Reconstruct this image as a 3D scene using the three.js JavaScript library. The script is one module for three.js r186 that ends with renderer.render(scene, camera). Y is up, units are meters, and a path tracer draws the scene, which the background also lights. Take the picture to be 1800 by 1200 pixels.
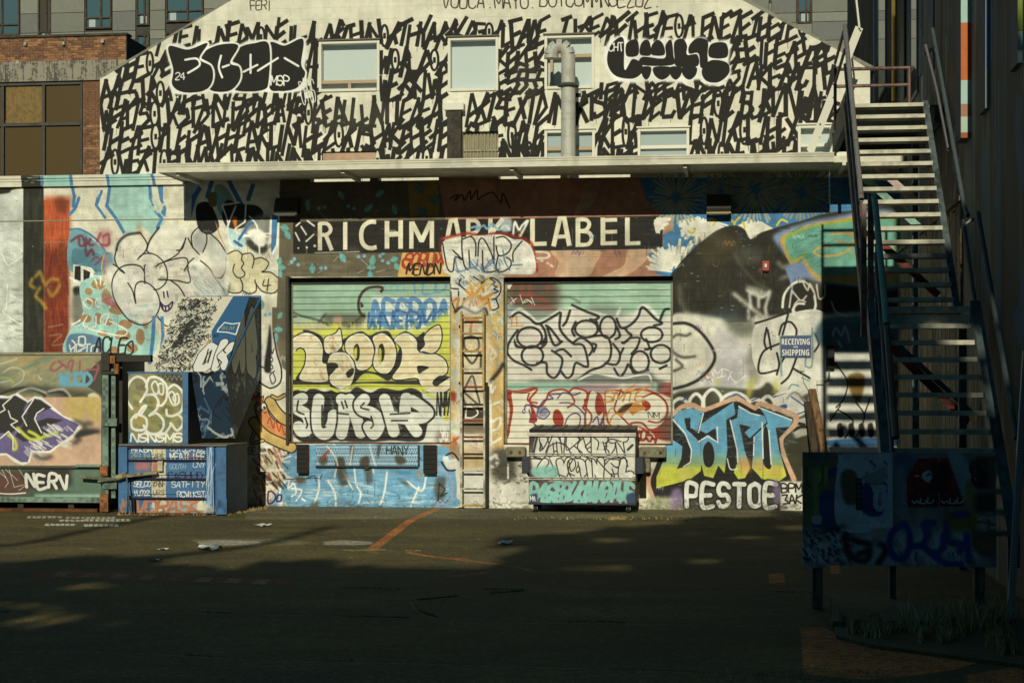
import * as THREE from 'three';
import { RoundedBoxGeometry } from 'three/addons/geometries/RoundedBoxGeometry.js';
import { mergeGeometries } from 'three/addons/utils/BufferGeometryUtils.js';

// ---------------------------------------------------------------- camera, sky, sun, exposure
const scene = new THREE.Scene();
const F = 3100, CX = 900, HY = 690, EYE = 2.03, DIST = 30.75, YAW = Math.atan(390 / F);   // focal length in photo pixels, horizon row, eye height, distance to the wall
const camera = new THREE.PerspectiveCamera(2 * Math.atan(600 / F) * 180 / Math.PI, 1.5, 0.1, 400);
camera.position.set(0, EYE, DIST);
camera.rotation.y = YAW;
camera.setViewOffset(1800, 1200, 0, -90, 1800, 1200);      // shifted lens: verticals stay vertical
const renderer = new THREE.WebGLRenderer({ antialias: true });
renderer.toneMapping = THREE.LinearToneMapping;
renderer.toneMappingExposure = 1.0;
renderer.shadowMap.enabled = true;
const TANEL = 0.479;                                       // tangent of the sun's height above the horizon
const SUNC = [1, 0.935, 0.68], SUNI = 3.5;
const sun = new THREE.DirectionalLight(new THREE.Color().setRGB(...SUNC), SUNI);
sun.name = 'sun';
sun.position.set(-4 - 0.3, TANEL * 60, 60); sun.target.position.set(-4, 0, 0);
sun.castShadow = true; sun.shadow.mapSize.set(4096, 4096);
Object.assign(sun.shadow.camera, { left: -22, right: 22, top: 26, bottom: -22, near: 1, far: 160 });
scene.add(sun, sun.target);
{
  const W = 128, H = 64, d = new Float32Array(W * H * 4);
  for (let j = 0; j < H; j++) for (let i = 0; i < W; i++) {
    const e = ((j + 0.5) / H - 0.5) * Math.PI, u = Math.max(0, Math.sin(e)), k = Math.pow(1 - u, 2.5), o = (j * W + i) * 4;
    const low = e < 0 ? 0.35 : 1;
    d[o] = (0.017 + 0.036 * k) * low; d[o + 1] = (0.060 + 0.082 * k) * low; d[o + 2] = (0.094 + 0.098 * k) * low; d[o + 3] = 1;
  }
  const t = new THREE.DataTexture(d, W, H, THREE.RGBAFormat, THREE.FloatType);
  t.mapping = THREE.EquirectangularReflectionMapping; t.magFilter = THREE.LinearFilter; t.needsUpdate = true;
  scene.background = t; scene.environment = t;
}

// ---------------------------------------------------------------- helpers
let seed = 7;
const rnd = (a = 1, b) => { seed = (seed + 0x6d2b79f5) | 0; let t = Math.imul(seed ^ (seed >>> 15), 1 | seed); t = (t + Math.imul(t ^ (t >>> 7), 61 | t)) ^ t; const r = ((t ^ (t >>> 14)) >>> 0) / 4294967296; return b === undefined ? r * a : a + r * (b - a); };
const SN = Math.sin(YAW), CS = Math.cos(YAW);
const ray = (px, py) => { const a = (px - CX) / F, b = (HY - py) / F; return [a * CS - SN, b, -a * SN - CS]; };
const at = (px, py, z = 0) => { const r = ray(px, py), t = (z - DIST) / r[2]; return [r[0] * t, EYE + r[1] * t, z]; };      // point of the upright plane at distance z from the wall
const gnd = (px, py, h = 0) => { const r = ray(px, py), t = (h - EYE) / r[1]; return [r[0] * t, h, DIST + r[2] * t]; };
const atX = (px, py, X) => { const r = ray(px, py), t = X / r[0]; return [X, EYE + r[1] * t, DIST + r[2] * t]; };
const Xa = (px, z = 0) => at(px, HY, z)[0];
const Ya = (py, px, z = 0) => at(px, py, z)[1];
const lin = (v) => (v <= 0.04045 ? v / 12.92 : Math.pow((v + 0.055) / 1.055, 2.4)), srgb = (v) => (v <= 0.0031308 ? v * 12.92 : 1.055 * Math.pow(v, 1 / 2.4) - 0.055);
const LIT = SUNC.map((c, i) => c * SUNI * 0.902 / Math.PI * [1.06, 1.10, 1.13][i]);     // sun on an upright wall, with a little sky
const hex = (h) => { h = h.replace('#', ''); if (h.length === 3) h = [...h].map((c) => c + c).join(''); return [0, 2, 4].map((i) => parseInt(h.slice(i, i + 2), 16) / 255); };
const Kc = {};
// the paint's own colour, from how it looks in full sun: divided by the sun's strength and tint
const Kl = (h) => { const c = hex(h), y = 0.3 * c[0] + 0.6 * c[1] + 0.1 * c[2]; return c.map((v, i) => Math.min(0.84, Math.max(0.012, (lin((v * 0.84 + y * 0.16) * [1, 1, 0.935][i]) - [0.022, 0.021, 0.017][i]) / LIT[i]))); };
const K = (h, a = 1) => Kc[h + a] ??= (() => { const c = Kl(h).map((v) => Math.round(srgb(v) * 255)); return a === 1 ? `rgb(${c})` : `rgba(${c},${a})`; })();
const C3 = (h) => new THREE.Color().setRGB(...Kl(h));

const nums = (s) => s.trim().split(/\s+/).map(Number);
const canvasOf = (w, h) => { const c = document.createElement('canvas'); c.width = w; c.height = h; return c; };
const texOf = (c, wrap) => { const t = new THREE.CanvasTexture(c); t.colorSpace = THREE.SRGBColorSpace; t.magFilter = THREE.LinearFilter; t.anisotropy = 8; if (wrap) t.wrapS = t.wrapT = THREE.RepeatWrapping; return t; };

const GLYPH = { A: '06 20 46|14 34', B: '06 00 30 41 42 33 03|33 44 45 36 06', C: '41 30 10 01 05 16 36 45', D: '06 00 20 42 44 26 06', E: '40 00 06 46|03 33', F: '40 00 06|03 33', G: '41 30 10 01 05 16 36 45 43 23', H: '00 06|40 46|03 43', I: '20 26', J: '30 35 26 16 05', K: '00 06|40 03 46', L: '00 06 46', M: '06 00 24 40 46', N: '06 00 46 40', O: '20 01 05 26 45 41 20', P: '06 00 30 41 42 33 03', Q: '20 01 05 26 45 41 20|35 47', R: '06 00 30 41 42 33 03|23 46', S: '41 30 10 01 02 13 33 44 45 36 16 05', T: '00 40|20 26', U: '00 05 16 36 45 40', V: '00 26 40', W: '00 16 22 36 40', X: '00 46|40 06', Y: '00 23 40|23 26', Z: '00 40 06 46', 0: '20 01 05 26 45 41 20', 1: '11 20 26', 2: '01 10 30 41 42 06 46', 3: '00 40 23 34 45 36 06', 4: '30 04 44|30 36', 6: '30 03 05 16 36 45 34 04', 9: '43 13 02 01 10 30 41 36', '*': '01 45|41 05|20 26', '!': '20 24|26 26', '.': '26 26', "'": '20 21', '-': '03 43' };

// A painted upright plane at distance z from the wall (or the ground when ground = true): strokes are given in photo pixels and laid on the plane in metres.
class Paint {
  constructor(z, L, R, T, B, ppm, ground) {
    this.z = z; this.ground = ground;
    if (ground) { [this.x0, this.x1, this.y0, this.y1] = [L, R, T, B]; }
    else { const a = at(L, B, z), b = at(R, B, z), c = at(L, T, z), e = at(R, T, z); this.x0 = a[0]; this.x1 = b[0]; this.y0 = Math.min(a[1], b[1]); this.y1 = Math.max(c[1], e[1]); }
    ppm = Math.min(ppm, 2040 / (this.x1 - this.x0), 2040 / (this.y1 - this.y0)); this.w = Math.round((this.x1 - this.x0) * ppm); this.h = Math.round((this.y1 - this.y0) * ppm); this.k = ppm / 100;
    this.c = canvasOf(this.w, this.h); this.g = this.c.getContext('2d');
  }
  m(px, py) { const p = this.ground ? gnd(px, py) : at(px, py, this.z); return this.xy(p[0], this.ground ? p[2] : p[1]); }
  xy(X, Y) { const u = (X - this.x0) / (this.x1 - this.x0) * this.w, v = (Y - this.y0) / (this.y1 - this.y0); return [u, (this.ground ? v : 1 - v) * this.h]; }
  path(str, close, smooth) {
    const g = this.g; g.beginPath();
    for (const part of String(str).split('|')) {
      const n = nums(part), p = [];
      for (let i = 0; i + 1 < n.length; i += 2) p.push(this.m(n[i], n[i + 1]));
      if (p.length < 2) { if (p.length) { g.moveTo(...p[0]); g.lineTo(p[0][0] + 0.01, p[0][1]); } continue; }
      g.moveTo(...p[0]);
      if (!smooth || p.length < 3) for (let i = 1; i < p.length; i++) g.lineTo(...p[i]);
      else {
        const N = p.length, q = (i) => (close ? p[(i + N) % N] : p[Math.max(0, Math.min(N - 1, i))]);
        for (let i = 0; i < (close ? N : N - 1); i++) {
          const [a, b, c, d] = [q(i - 1), q(i), q(i + 1), q(i + 2)];
          g.bezierCurveTo(b[0] + (c[0] - a[0]) / 6, b[1] + (c[1] - a[1]) / 6, c[0] - (d[0] - b[0]) / 6, c[1] - (d[1] - b[1]) / 6, c[0], c[1]);
        }
      }
      if (close) g.closePath();
    }
  }
  soft(b) { this.g.filter = b ? `blur(${b * this.k}px)` : 'none'; }
  f(col, str, b = 0, a = 1, smooth = true) { const g = this.g; g.globalAlpha = a; this.soft(b); g.fillStyle = K(col); this.path(str, true, smooth); g.fill(); this.soft(0); g.globalAlpha = 1; return this; }
  p(col, str, b = 0, a = 1) { return this.f(col, str, b, a, false); }
  l(col, w, str, b = 0, a = 1, smooth = true, cap = 'round') { const g = this.g; g.globalAlpha = a; this.soft(b); g.strokeStyle = K(col); g.lineWidth = w * this.k; g.lineCap = cap; g.lineJoin = cap === 'butt' ? 'miter' : 'round'; g.miterLimit = 2; this.path(str, false, smooth); g.stroke(); this.soft(0); g.globalAlpha = 1; return this; }
  r(col, x0, y0, x1, y1, b = 0, a = 1) { return this.p(col, `${x0} ${y0} ${x1} ${y0} ${x1} ${y1} ${x0} ${y1}`, b, a); }
  el(col, x, y, rx, ry, b = 0, a = 1) { let s = ''; for (let i = 0; i < 10; i++) s += `${x + rx * Math.cos(i * 0.6283)} ${y + ry * Math.sin(i * 0.6283)} `; return this.f(col, s, b, a); }
  // letters with a fat body and an outline: each string holds the strokes of one letter
  bub(list, w, fill, out, ow, b = 0) { for (const s of list) { this.l(out, w + 2 * ow, s, b); this.l(fill, w, s); } return this; }
  // a word in single strokes
  tag(text, x, y, w, h, col, lw, o = {}) {
    const { jit = 0.08, slant = 0, rise = 0, smooth = true, cap = 'round', a = 1, b = 0, dot, fill } = o, n = text.length, cw = w / n;
    [...text].forEach((ch, i) => {
      const gl = GLYPH[ch]; if (!gl) return;
      const ww = cw * (o.fit ?? 0.8) * (ch === 'I' ? 0.7 : ch === 'M' || ch === 'W' ? 1.1 : 1), sk = slant + (rnd() - 0.5) * jit * 3, oy = (rnd() - 0.5) * h * jit * 1.5 + rise * (i + 0.5) / n;
      const J = () => (rnd() - 0.5) * jit;
      const str = gl.split('|').map((s) => s.split(' ').map((q) => { const gx = +q[0] / 4 + J(), gy = +q[1] / 6 + J(); return `${x + i * cw + gx * ww + (0.5 - gy) * sk * h} ${y + gy * h + oy}`; }).join(' ')).join('|');
      if (fill) { this.l(col, lw + fill[1] * 2, str, b, a, smooth, cap); this.l(fill[0], lw, str, b, a, smooth, cap); } else this.l(col, lw, str, b, a, smooth, cap);
      if (dot && (ch === 'O' || ch === '0')) this.r(col, x + i * cw + ww * 0.38, y + h * 0.38 + oy, x + i * cw + ww * 0.66, y + h * 0.66 + oy);
    });
    return this;
  }
  // brush lettering: every stroke of a letter is its own straight dab with cut ends; cross strokes climb steeply; some run
  brush(text, x, y, w, h, col, rise = 0, lw = 7) {
    const fit = Math.round(w / 17); while (text.length < fit) text += text.slice(1, 1 + fit - text.length);
    const n = text.length, cw = w / n;
    [...text].forEach((ch, i) => {
      const gl = GLYPH[ch]; if (!gl) return;
      const ww = cw * rnd(1.0, 1.3), hh = h * rnd(0.88, 1.06), lean = rnd(-0.25, 0.5), tilt = rnd(0.2, 0.85), oy = rise * (i + 0.5) / n + rnd(-0.06, 0.06) * h - (hh - h) / 2, ox = x + i * cw;
      const pt = (q) => { const gx = +q[0] / 4 - 0.5, gy = +q[1] / 6 - 0.5; return [ox + ww * (0.45 + gx) - gy * lean * hh * 0.5 + rnd(-1, 1), y + hh * (0.5 + gy) - gx * ww * tilt + oy + rnd(-1.5, 1.5)]; };
      if (ch === 'O') { const [cx, cy] = pt('23'); const s = []; for (let k = 0; k <= 10; k++) s.push(cx + ww * 0.34 * Math.cos(k * 0.628 + 1.2), cy + hh * 0.46 * Math.sin(k * 0.628 + 1.2)); this.l(col, lw * 0.62, s.join(' '), 0, 1, true, 'butt'); this.r(col, cx - 2.4, cy - 5, cx + 2.4, cy + 5); return; }
      for (const sub of gl.split('|')) {
        let p = sub.split(' '); if (p.length > 6) p = p.filter((_, k) => k % 2 === 0 || k === p.length - 1);
        for (let k = 0; k < p.length - 1; k++) {
          const a = pt(p[k]), b = pt(p[k + 1]), L = Math.hypot(b[0] - a[0], b[1] - a[1]) || 1, e = rnd(0, 3) / L, f = rnd(0, 4) / L, W = lw * rnd(0.82, 1.15);
          this.l(col, W, `${a[0] - (b[0] - a[0]) * e} ${a[1] - (b[1] - a[1]) * e} ${b[0] + (b[0] - a[0]) * f} ${b[1] + (b[1] - a[1]) * f}`, 0, 1, false, 'butt');
          if (rnd() < 0.3) { const q = a[1] > b[1] ? a : b, dx = rnd(-2.5, 2.5); this.l(col, 0.8, `${q[0] + dx} ${q[1]} ${q[0] + dx} ${q[1] + rnd(5, 17)}`, 0, 0.75, false); }
        }
      }
    });
    return this;
  }
  // random hatch of short strokes in a box: streaky paint or worn paint
  hatch(col, x0, y0, x1, y1, n, len, w, a = 0.4, ang = 0, b = 0) { for (let i = 0; i < n; i++) { const x = rnd(x0, x1), y = rnd(y0, y1), t = ang + rnd(-0.15, 0.15), L = len * rnd(0.4, 1.2); this.l(col, w * rnd(0.5, 1.4), `${x} ${y} ${x + L * Math.cos(t)} ${y + L * Math.sin(t)}`, b, a * rnd(0.4, 1.2)); } return this; }
  // strokes kept inside a shape
  clip(str, fn, smooth = true) { const g = this.g; g.save(); this.path(str, true, smooth); g.clip(); fn(); g.restore(); return this; }
  // unreadable scrawl
  scrawl(x, y, w, h, col, lw, a = 0.75) { const n = 5 + Math.floor(rnd(5)), p = []; for (let i = 0; i < n; i++) p.push((x + w * (i + rnd(-0.4, 0.4)) / n).toFixed(1), (y + h * (i % 2 ? rnd(0, 0.35) : rnd(0.65, 1))).toFixed(1)); return this.l(col, lw, p.join(' '), 0, a, rnd() < 0.6); }
  // fine grain and stains of the paint itself
  grain(amp = 0.05, drip = 0.04) {
    const g = this.g, im = g.getImageData(0, 0, this.w, this.h), d = im.data, W = this.w, H = this.h;
    const n1 = valueNoise(64, 3), n2 = valueNoise(64, 5), col = new Float32Array(W); for (let x = 0; x < W; x++) col[x] = n1(x * 0.11, 3.3);
    for (let y = 0; y < H; y++) for (let x = 0; x < W; x++) {
      const o = (y * W + x) * 4, v = 1 + amp * ((rnd() - 0.5) * 1.3 + (n1(x * 0.09, y * 0.09) - 0.5) * 1.2 + (n2(x * 0.017, y * 0.021) - 0.5) * 1.6) + drip * (col[x] * n2(x * 0.03, y * 0.004) - 0.25);
      d[o] *= v; d[o + 1] *= v; d[o + 2] *= v * 0.998;
    }
    g.putImageData(im, 0, 0); return this;
  }
  get tex() { return this._t ??= texOf(this.c); }
  mat(rough = 0.85, o = {}) { return new THREE.MeshStandardMaterial({ map: this.tex, roughness: rough, ...o }); }
  uv(geo) { const p = geo.attributes.position, u = new Float32Array(p.count * 2); for (let i = 0; i < p.count; i++) { u[2 * i] = (p.getX(i) - this.x0) / (this.x1 - this.x0); const v = ((this.ground ? p.getZ(i) : p.getY(i)) - this.y0) / (this.y1 - this.y0); u[2 * i + 1] = this.ground ? 1 - v : v; } geo.setAttribute('uv', new THREE.BufferAttribute(u, 2)); return geo; }
}
function valueNoise(N, s) {
  const t = new Float32Array(N * N), keep = seed; seed = s * 7919; for (let i = 0; i < t.length; i++) t[i] = rnd(); seed = keep;
  return (x, y) => { const xi = Math.floor(x), yi = Math.floor(y); let a = x - xi, b = y - yi; a = a * a * (3 - 2 * a); b = b * b * (3 - 2 * b); const X = ((xi % N) + N) % N, X1 = (X + 1) % N, Y = ((yi % N) + N) % N, Y1 = (Y + 1) % N; return (t[Y * N + X] * (1 - a) + t[Y * N + X1] * a) * (1 - b) + (t[Y1 * N + X] * (1 - a) + t[Y1 * N + X1] * a) * b; };
}
// mottled tile: flat colour with grain, blotches and scratches; repeats every `size` metres
const tiles = {}, greys = {};
function greyTile(tone, streak, grain) {           // shared brightness tiles: mean near 1, darkest patches at `tone`
  const key = [tone, streak, grain].join(); if (greys[key]) return greys[key];
  const N = 256, c = canvasOf(N, N), g = c.getContext('2d'), im = g.createImageData(N, N), d = im.data, n1 = valueNoise(8, 11 + tone * 10), n2 = valueNoise(32, 13 + streak * 5), n3 = valueNoise(64, 17);
  for (let y = 0; y < N; y++) for (let x = 0; x < N; x++) {
    const s = streak ? n3(x * 64 / N, y * 64 / N * 0.06) - 0.5 : 0, m = Math.min(1, Math.max(0, (0.5 * n1(x * 8 / N, y * 8 / N) + 0.5 * n2(x * 32 / N, y * 32 / N) - 0.5) * 2.6 + 0.4 + s * streak * 1.6)), v = 255 * srgb(Math.min(1, (1 - m * (1 - tone)) * (1 + (rnd() - 0.5) * 2 * grain))), o4 = (y * N + x) * 4;
    d[o4] = d[o4 + 1] = d[o4 + 2] = v; d[o4 + 3] = 255;
  }
  g.putImageData(im, 0, 0); return (greys[key] = texOf(c, true));
}
function tileMat(name, cols, o = {}) {
  const { rough = 0.8, metal = 0, size = 1.6, grain = 0.1, blot = 0.25, streak = 0 } = o;
  if (tiles[name]) return tiles[name];
  const A = Kl(cols[0]), B = Kl(cols[1] || cols[0]), lum = (c) => c[0] + c[1] * 2 + c[2] * 0.5, r = lum(B) / lum(A);
  const tone = blot >= 0.45 ? (r < 0.6 ? 0.3 : 0.5) : r > 0.95 ? 0.9 : r > 0.72 ? 0.75 : r > 0.5 ? 0.6 : 0.4;
  const m = new THREE.MeshStandardMaterial({ map: greyTile(tone, streak ? 1 : 0, grain < 0.07 ? 0.03 : grain > 0.15 ? 0.2 : 0.09), color: new THREE.Color().setRGB(...A), roughness: rough, metalness: metal });
  m.userData.tile = size; return (tiles[name] = m);
}
const flat = (h, rough = 0.7, metal = 0) => new THREE.MeshStandardMaterial({ color: C3(h), roughness: rough, metalness: metal });

const taken = {};
const numbered = (n) => { const k = taken[n] = (taken[n] ?? -1) + 1; return k ? n + '_' + String(k).padStart(3, '0') : n; };
function thing(name, label, category, base, group) {
  const o = new THREE.Group(); o.name = numbered(name); o.position.set(...base); o.userData = { label, category }; if (group) o.userData.group = group; scene.add(o); return o;
}
function boxUV(geo, s) {
  const p = geo.attributes.position, n = geo.attributes.normal, u = new Float32Array(p.count * 2);
  for (let i = 0; i < p.count; i++) { const ax = Math.abs(n.getX(i)), ay = Math.abs(n.getY(i)), az = Math.abs(n.getZ(i)); const [a, b] = ax >= ay && ax >= az ? [p.getZ(i), p.getY(i)] : ay >= az ? [p.getX(i), p.getZ(i)] : [p.getX(i), p.getY(i)]; u[2 * i] = a / s; u[2 * i + 1] = b / s; }
  geo.setAttribute('uv', new THREE.BufferAttribute(u, 2)); return geo;
}
// a part: geometry comes in world metres and is moved into its thing
function part(parent, name, geo, mat, paint) {
  if (Array.isArray(geo)) geo = mergeGeometries(geo.map((x) => { x = x.index ? x.toNonIndexed() : x; for (const k of Object.keys(x.attributes)) if (!['position', 'normal', 'uv'].includes(k)) x.deleteAttribute(k); if (!x.attributes.uv) x.setAttribute('uv', new THREE.BufferAttribute(new Float32Array(x.attributes.position.count * 2), 2)); return x; }));
  if (paint) paint.uv(geo); else if (mat.userData.tile) boxUV(geo, mat.userData.tile);
  const off = new THREE.Vector3(); let q = parent; while (q && q !== scene) { off.add(q.position); q = q.parent; }
  geo.translate(-off.x, -off.y, -off.z);
  const m = new THREE.Mesh(geo, mat); m.name = name; m.castShadow = m.receiveShadow = true; parent.add(m); return m;
}
function structure(name, geo, mat, paint) { const m = part(scene, name, geo, mat, paint); m.userData = { kind: 'structure' }; return m; }
function solo(name, label, category, geo, mat, paint, group) { const m = part(scene, numbered(name), geo, mat, paint); m.userData = { label, category }; if (group) m.userData.group = group; geo = m.geometry; geo.computeBoundingBox(); const b = geo.boundingBox, c = [(b.min.x + b.max.x) / 2, b.min.y, (b.min.z + b.max.z) / 2]; geo.translate(-c[0], -c[1], -c[2]); m.position.set(...c); return m; }
const box = (x0, x1, y0, y1, z0, z1, r = 0) => { const w = Math.abs(x1 - x0), h = Math.abs(y1 - y0), d = Math.abs(z1 - z0); const g = r ? new RoundedBoxGeometry(w, h, d, 1, Math.min(r, w / 2.2, h / 2.2, d / 2.2)) : new THREE.BoxGeometry(w, h, d); return g.translate((x0 + x1) / 2, (y0 + y1) / 2, (z0 + z1) / 2); };
const tri = (verts) => { const g = new THREE.BufferGeometry(); g.setAttribute('position', new THREE.BufferAttribute(new Float32Array(verts.flat(2)), 3)); g.computeVertexNormals(); return g; };
const quad = (a, b, c, d) => [[a, b, c], [a, c, d]];                 // counter-clockwise
// a piece that stands proud of a wall facing the camera: chamfered front, four sides
function slab(x0, x1, y0, y1, zb, zf, c = 0.004) {
  const A = [[x0, y0, zb], [x1, y0, zb], [x1, y1, zb], [x0, y1, zb]], B = A.map((p) => [p[0], p[1], zf - c]), D = [[x0 + c, y0 + c, zf], [x1 - c, y0 + c, zf], [x1 - c, y1 - c, zf], [x0 + c, y1 - c, zf]], t = quad(...D);
  for (let i = 0; i < 4; i++) { const j = (i + 1) % 4; t.push(...quad(B[i], B[j], D[j], D[i]), ...quad(A[i], A[j], B[j], B[i])); }
  return tri(t);
}
const prism = (pts, z0, z1) => { const s = new THREE.Shape(pts.map((p) => new THREE.Vector2(p[0], p[1]))); return new THREE.ExtrudeGeometry(s, { depth: z1 - z0, bevelEnabled: false }).translate(0, 0, z0); };
// outline given in (z, y), swept along x
const prismX = (pts, x0, x1) => { const s = new THREE.Shape(pts.map((p) => new THREE.Vector2(-p[0], p[1]))); return new THREE.ExtrudeGeometry(s, { depth: x1 - x0, bevelEnabled: false }).rotateY(Math.PI / 2).translate(x0, 0, 0); };
const V = (p) => new THREE.Vector3(...p);
const tube = (pts, r, seg = 8, n) => new THREE.TubeGeometry(pts.length === 2 ? new THREE.LineCurve3(V(pts[0]), V(pts[1])) : new THREE.CatmullRomCurve3(pts.map(V), false, 'catmullrom', 0.15), n ?? (pts.length === 2 ? 1 : pts.length * 6), r, seg, false);
// rectangular bar from a to b
function bar(a, b, w, h, r = 0) {
  const A = V(a), B = V(b), L = A.distanceTo(B), g = r ? new RoundedBoxGeometry(w, h, L, 1, r) : new THREE.BoxGeometry(w, h, L), m = new THREE.Matrix4().lookAt(B, A, Math.abs(B.y - A.y) > 0.99 * L ? new THREE.Vector3(0, 0, 1) : new THREE.Vector3(0, 1, 0));
  return g.applyMatrix4(m.setPosition((a[0] + b[0]) / 2, (a[1] + b[1]) / 2, (a[2] + b[2]) / 2));
}
const cyl = (a, b, r, r2 = r, seg = 14) => { const A = V(a), B = V(b), g = new THREE.CylinderGeometry(r2, r, A.distanceTo(B), seg); const q = new THREE.Quaternion().setFromUnitVectors(new THREE.Vector3(0, 1, 0), B.clone().sub(A).normalize()); return g.applyQuaternion(q).translate(...A.add(B).multiplyScalar(0.5).toArray()); };

// ---------------------------------------------------------------- paint on the walls (flat print only)
const BLK = '#36342a', CRM = '#dcd6b8', WHT = '#e2dfc6', BRN = '#6f6650', TEAL = '#6fb3a8', PCH = '#cfa07a', SLM = '#b57f60', BLU = '#4d86b4', SKY = '#62a6c8', LIME = '#cdd43e', AQ = '#9fd0bf', RED = '#a8402c', ORG = '#d98a3a';
// --- the black and white lettered gable
const gab = new Paint(-0.3, 160, 1530, -275, 312, 140);
{
  const q = gab; q.r('#ded9bd', 100, -300, 1600, 400);
  q.hatch('#c9c4a8', 180, -20, 1500, 300, 500, 60, 2.5, 0.25); q.hatch('#b9b298', 400, -30, 1300, 45, 90, 26, 2, 0.25, 1.57);
  const row = (t, x0, x1, y, h, rise = 0, o = {}) => q.brush(t, x0, y, x1 - x0, h, '#37352b', rise, (o.lw ?? 7) + 0.1);
  row('TEILJNEDMON', 300, 552, 46, 36, -4); row('LARCHINORTHY', 552, 785, 42, 42, -4); row('RKDGOP', 785, 885, 40, 34, -2, { lw: 6.6 }); row('LEAD', 885, 962, 34, 44); row('TIRED', 985, 1075, 33, 30, -2, { lw: 6.6 });
  row('AFTHEPEOPLENEZ', 1068, 1420, 28, 42, -4); row('LB', 1414, 1456, 44, 34, 26); row('BE', 1282, 1330, 66, 42); row('THEPEC', 1330, 1470, 66, 46, 16); row('STAKEBACI', 1285, 1475, 108, 46, 2);
  row('BEFOR', 206, 305, 98, 42, -10); row('I', 270, 285, 76, 22); row('ARESTRO', 177, 306, 138, 48, -2); row('THEUNIS', 306, 552, 158, 34, 0, { lw: 6.6 });
  row('WORLD', 668, 790, 86, 42); row('WER*IW', 668, 790, 126, 46, -2); row('EEZE', 535, 562, 70, 90, 0, { lw: 6 });
  row('KEK', 876, 960, 84, 36); row('ESS', 876, 960, 122, 42); row('ISEAND', 1048, 1290, 146, 26, -4, { lw: 6.4 });
  row('WHATSOURSTDIVIDED', 177, 552, 178, 48, -4); row('KEALLUNITED', 552, 792, 172, 50, -3); row('ARTSEXTDING', 820, 1048, 166, 50, -4); row('SWALLDECIDEHOW2SURVIV', 1046, 1476, 160, 50, -8);
  row('THEPEOPLEHAVEHEARTINTHEPORTSHAKE', 177, 792, 220, 48, -8); row('SEPEOPL', 820, 960, 214, 50, -4); row('RKFOR', 1046, 1124, 208, 58, -4); row('CONTROLTHEX', 1212, 1420, 204, 52, -4); row('KLENC', 1410, 1472, 178, 40, -4);
  row('POWERTOHUMANKINDNTNINATEWAYS', 177, 792, 262, 46, -6); row('ANDNOWY', 876, 960, 246, 44); row('ANYONETHEKE', 1212, 1480, 246, 46, -4); row('INTHE', 1046, 1124, 256, 30);
  q.f('#8c886f', '556 186 680 182 674 222 620 232 552 226', 7, 0.18); q.f('#8c886f', '905 118 940 112 946 168 915 172', 5, 0.15);
  // two black throw-ups with white outlines
  const T = '#efeddc';
  q.f(T, '292 82 318 76 330 84 352 72 368 80 390 74 410 82 440 70 470 74 500 78 532 66 540 90 536 120 540 150 520 162 480 160 450 162 400 164 350 162 310 166 296 150 300 124', 1.5);
  for (const s of ['472 78 500 80 532 69 529 112 536 130 522 154 492 160 472 150', '420 84 446 76 472 78 472 140 462 158 420 160 408 150 424 132 420 114 408 106', '362 88 388 78 418 80 404 110 420 118 421 140 404 159 374 160 362 146 374 132 368 112 352 100', '296 82 330 87 364 76 350 103 370 116 374 136 366 154 346 162 318 161 302 148 304 122']) { q.l(T, 7, s + ' ' + s.split(' ').slice(0, 4).join(' '), 0.6); q.f('#33322a', s); }
  q.l(T, 4, '325 105 345 103 350 115 330 128'); q.l(T, 4, '388 98 384 118 390 136|391 118 402 114'); q.l(T, 4, '440 96 440 128|428 126 452 114'); q.l(T, 4, '453 124 488 102'); q.l(T, 4, '500 102 524 116');
  q.tag('24', 308, 128, 18, 12, T, 2); q.tag('MSP', 476, 134, 34, 16, T, 2.6); q.tag('CROS', 528, 140, 26, 40, T, 1.6, { slant: -0.2 });
  q.f(T, '1062 92 1072 70 1094 62 1110 72 1130 66 1150 72 1170 64 1192 72 1212 66 1240 66 1246 74 1282 72 1282 110 1286 130 1270 148 1244 150 1228 140 1200 146 1150 142 1110 146 1080 140 1066 120', 2);
  q.f('#33322a', '1068 96 1078 74 1096 68 1098 122 1112 104 1128 112 1128 128 1112 138 1084 134 1070 118'); q.f('#33322a', '1102 76 1120 70 1122 96 1102 98'); q.f('#33322a', '1126 80 1134 70 1142 74 1144 96 1126 96'); q.f('#33322a', '1146 80 1156 70 1166 78 1168 96 1146 96'); q.f('#33322a', '1170 80 1180 70 1184 96 1182 114 1128 114 1130 100 1168 102');
  q.f('#33322a', '1186 74 1200 68 1208 80 1208 96 1226 96 1226 116 1190 116 1186 100'); q.f('#33322a', '1212 80 1226 67 1244 72 1244 96 1244 118 1232 118 1228 94 1212 94'); q.f('#33322a', '1250 78 1276 76 1278 100 1248 100'); q.f('#33322a', '1234 124 1250 106 1278 110 1282 128 1264 144 1242 142');
  for (const [x, w] of [[1136, 8], [1164, 14], [1188, 10], [1212, 12]]) q.f('#33322a', `${x - w} 118 ${x + w} 118 ${x + w - 1} 132 ${x} 140 ${x - w + 1} 132`);
  q.tag('CHT', 1071, 76, 26, 14, T, 2);
  // thin brown tag along the top
  q.tag('VOUCA.MAYO.', 778, -10, 168, 24, '#4a3626', 2.2, { jit: 0.06 }); q.tag('BOTCOMMNSEZUZ.', 950, -14, 214, 26, '#4a3626', 2.2, { jit: 0.06 }); q.tag('FERI', 440, 1, 40, 16, '#55493a', 2);
  for (let y = -250; y < 40; y += 21) q.l('#a8a186', 0.8, `${rnd(300, 700)} ${y + 14} ${rnd(800, 1000)} ${y + 6} ${rnd(1050, 1300)} ${y}`, 0, 0.35);
  q.grain(0.06, 0.08);
}

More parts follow.
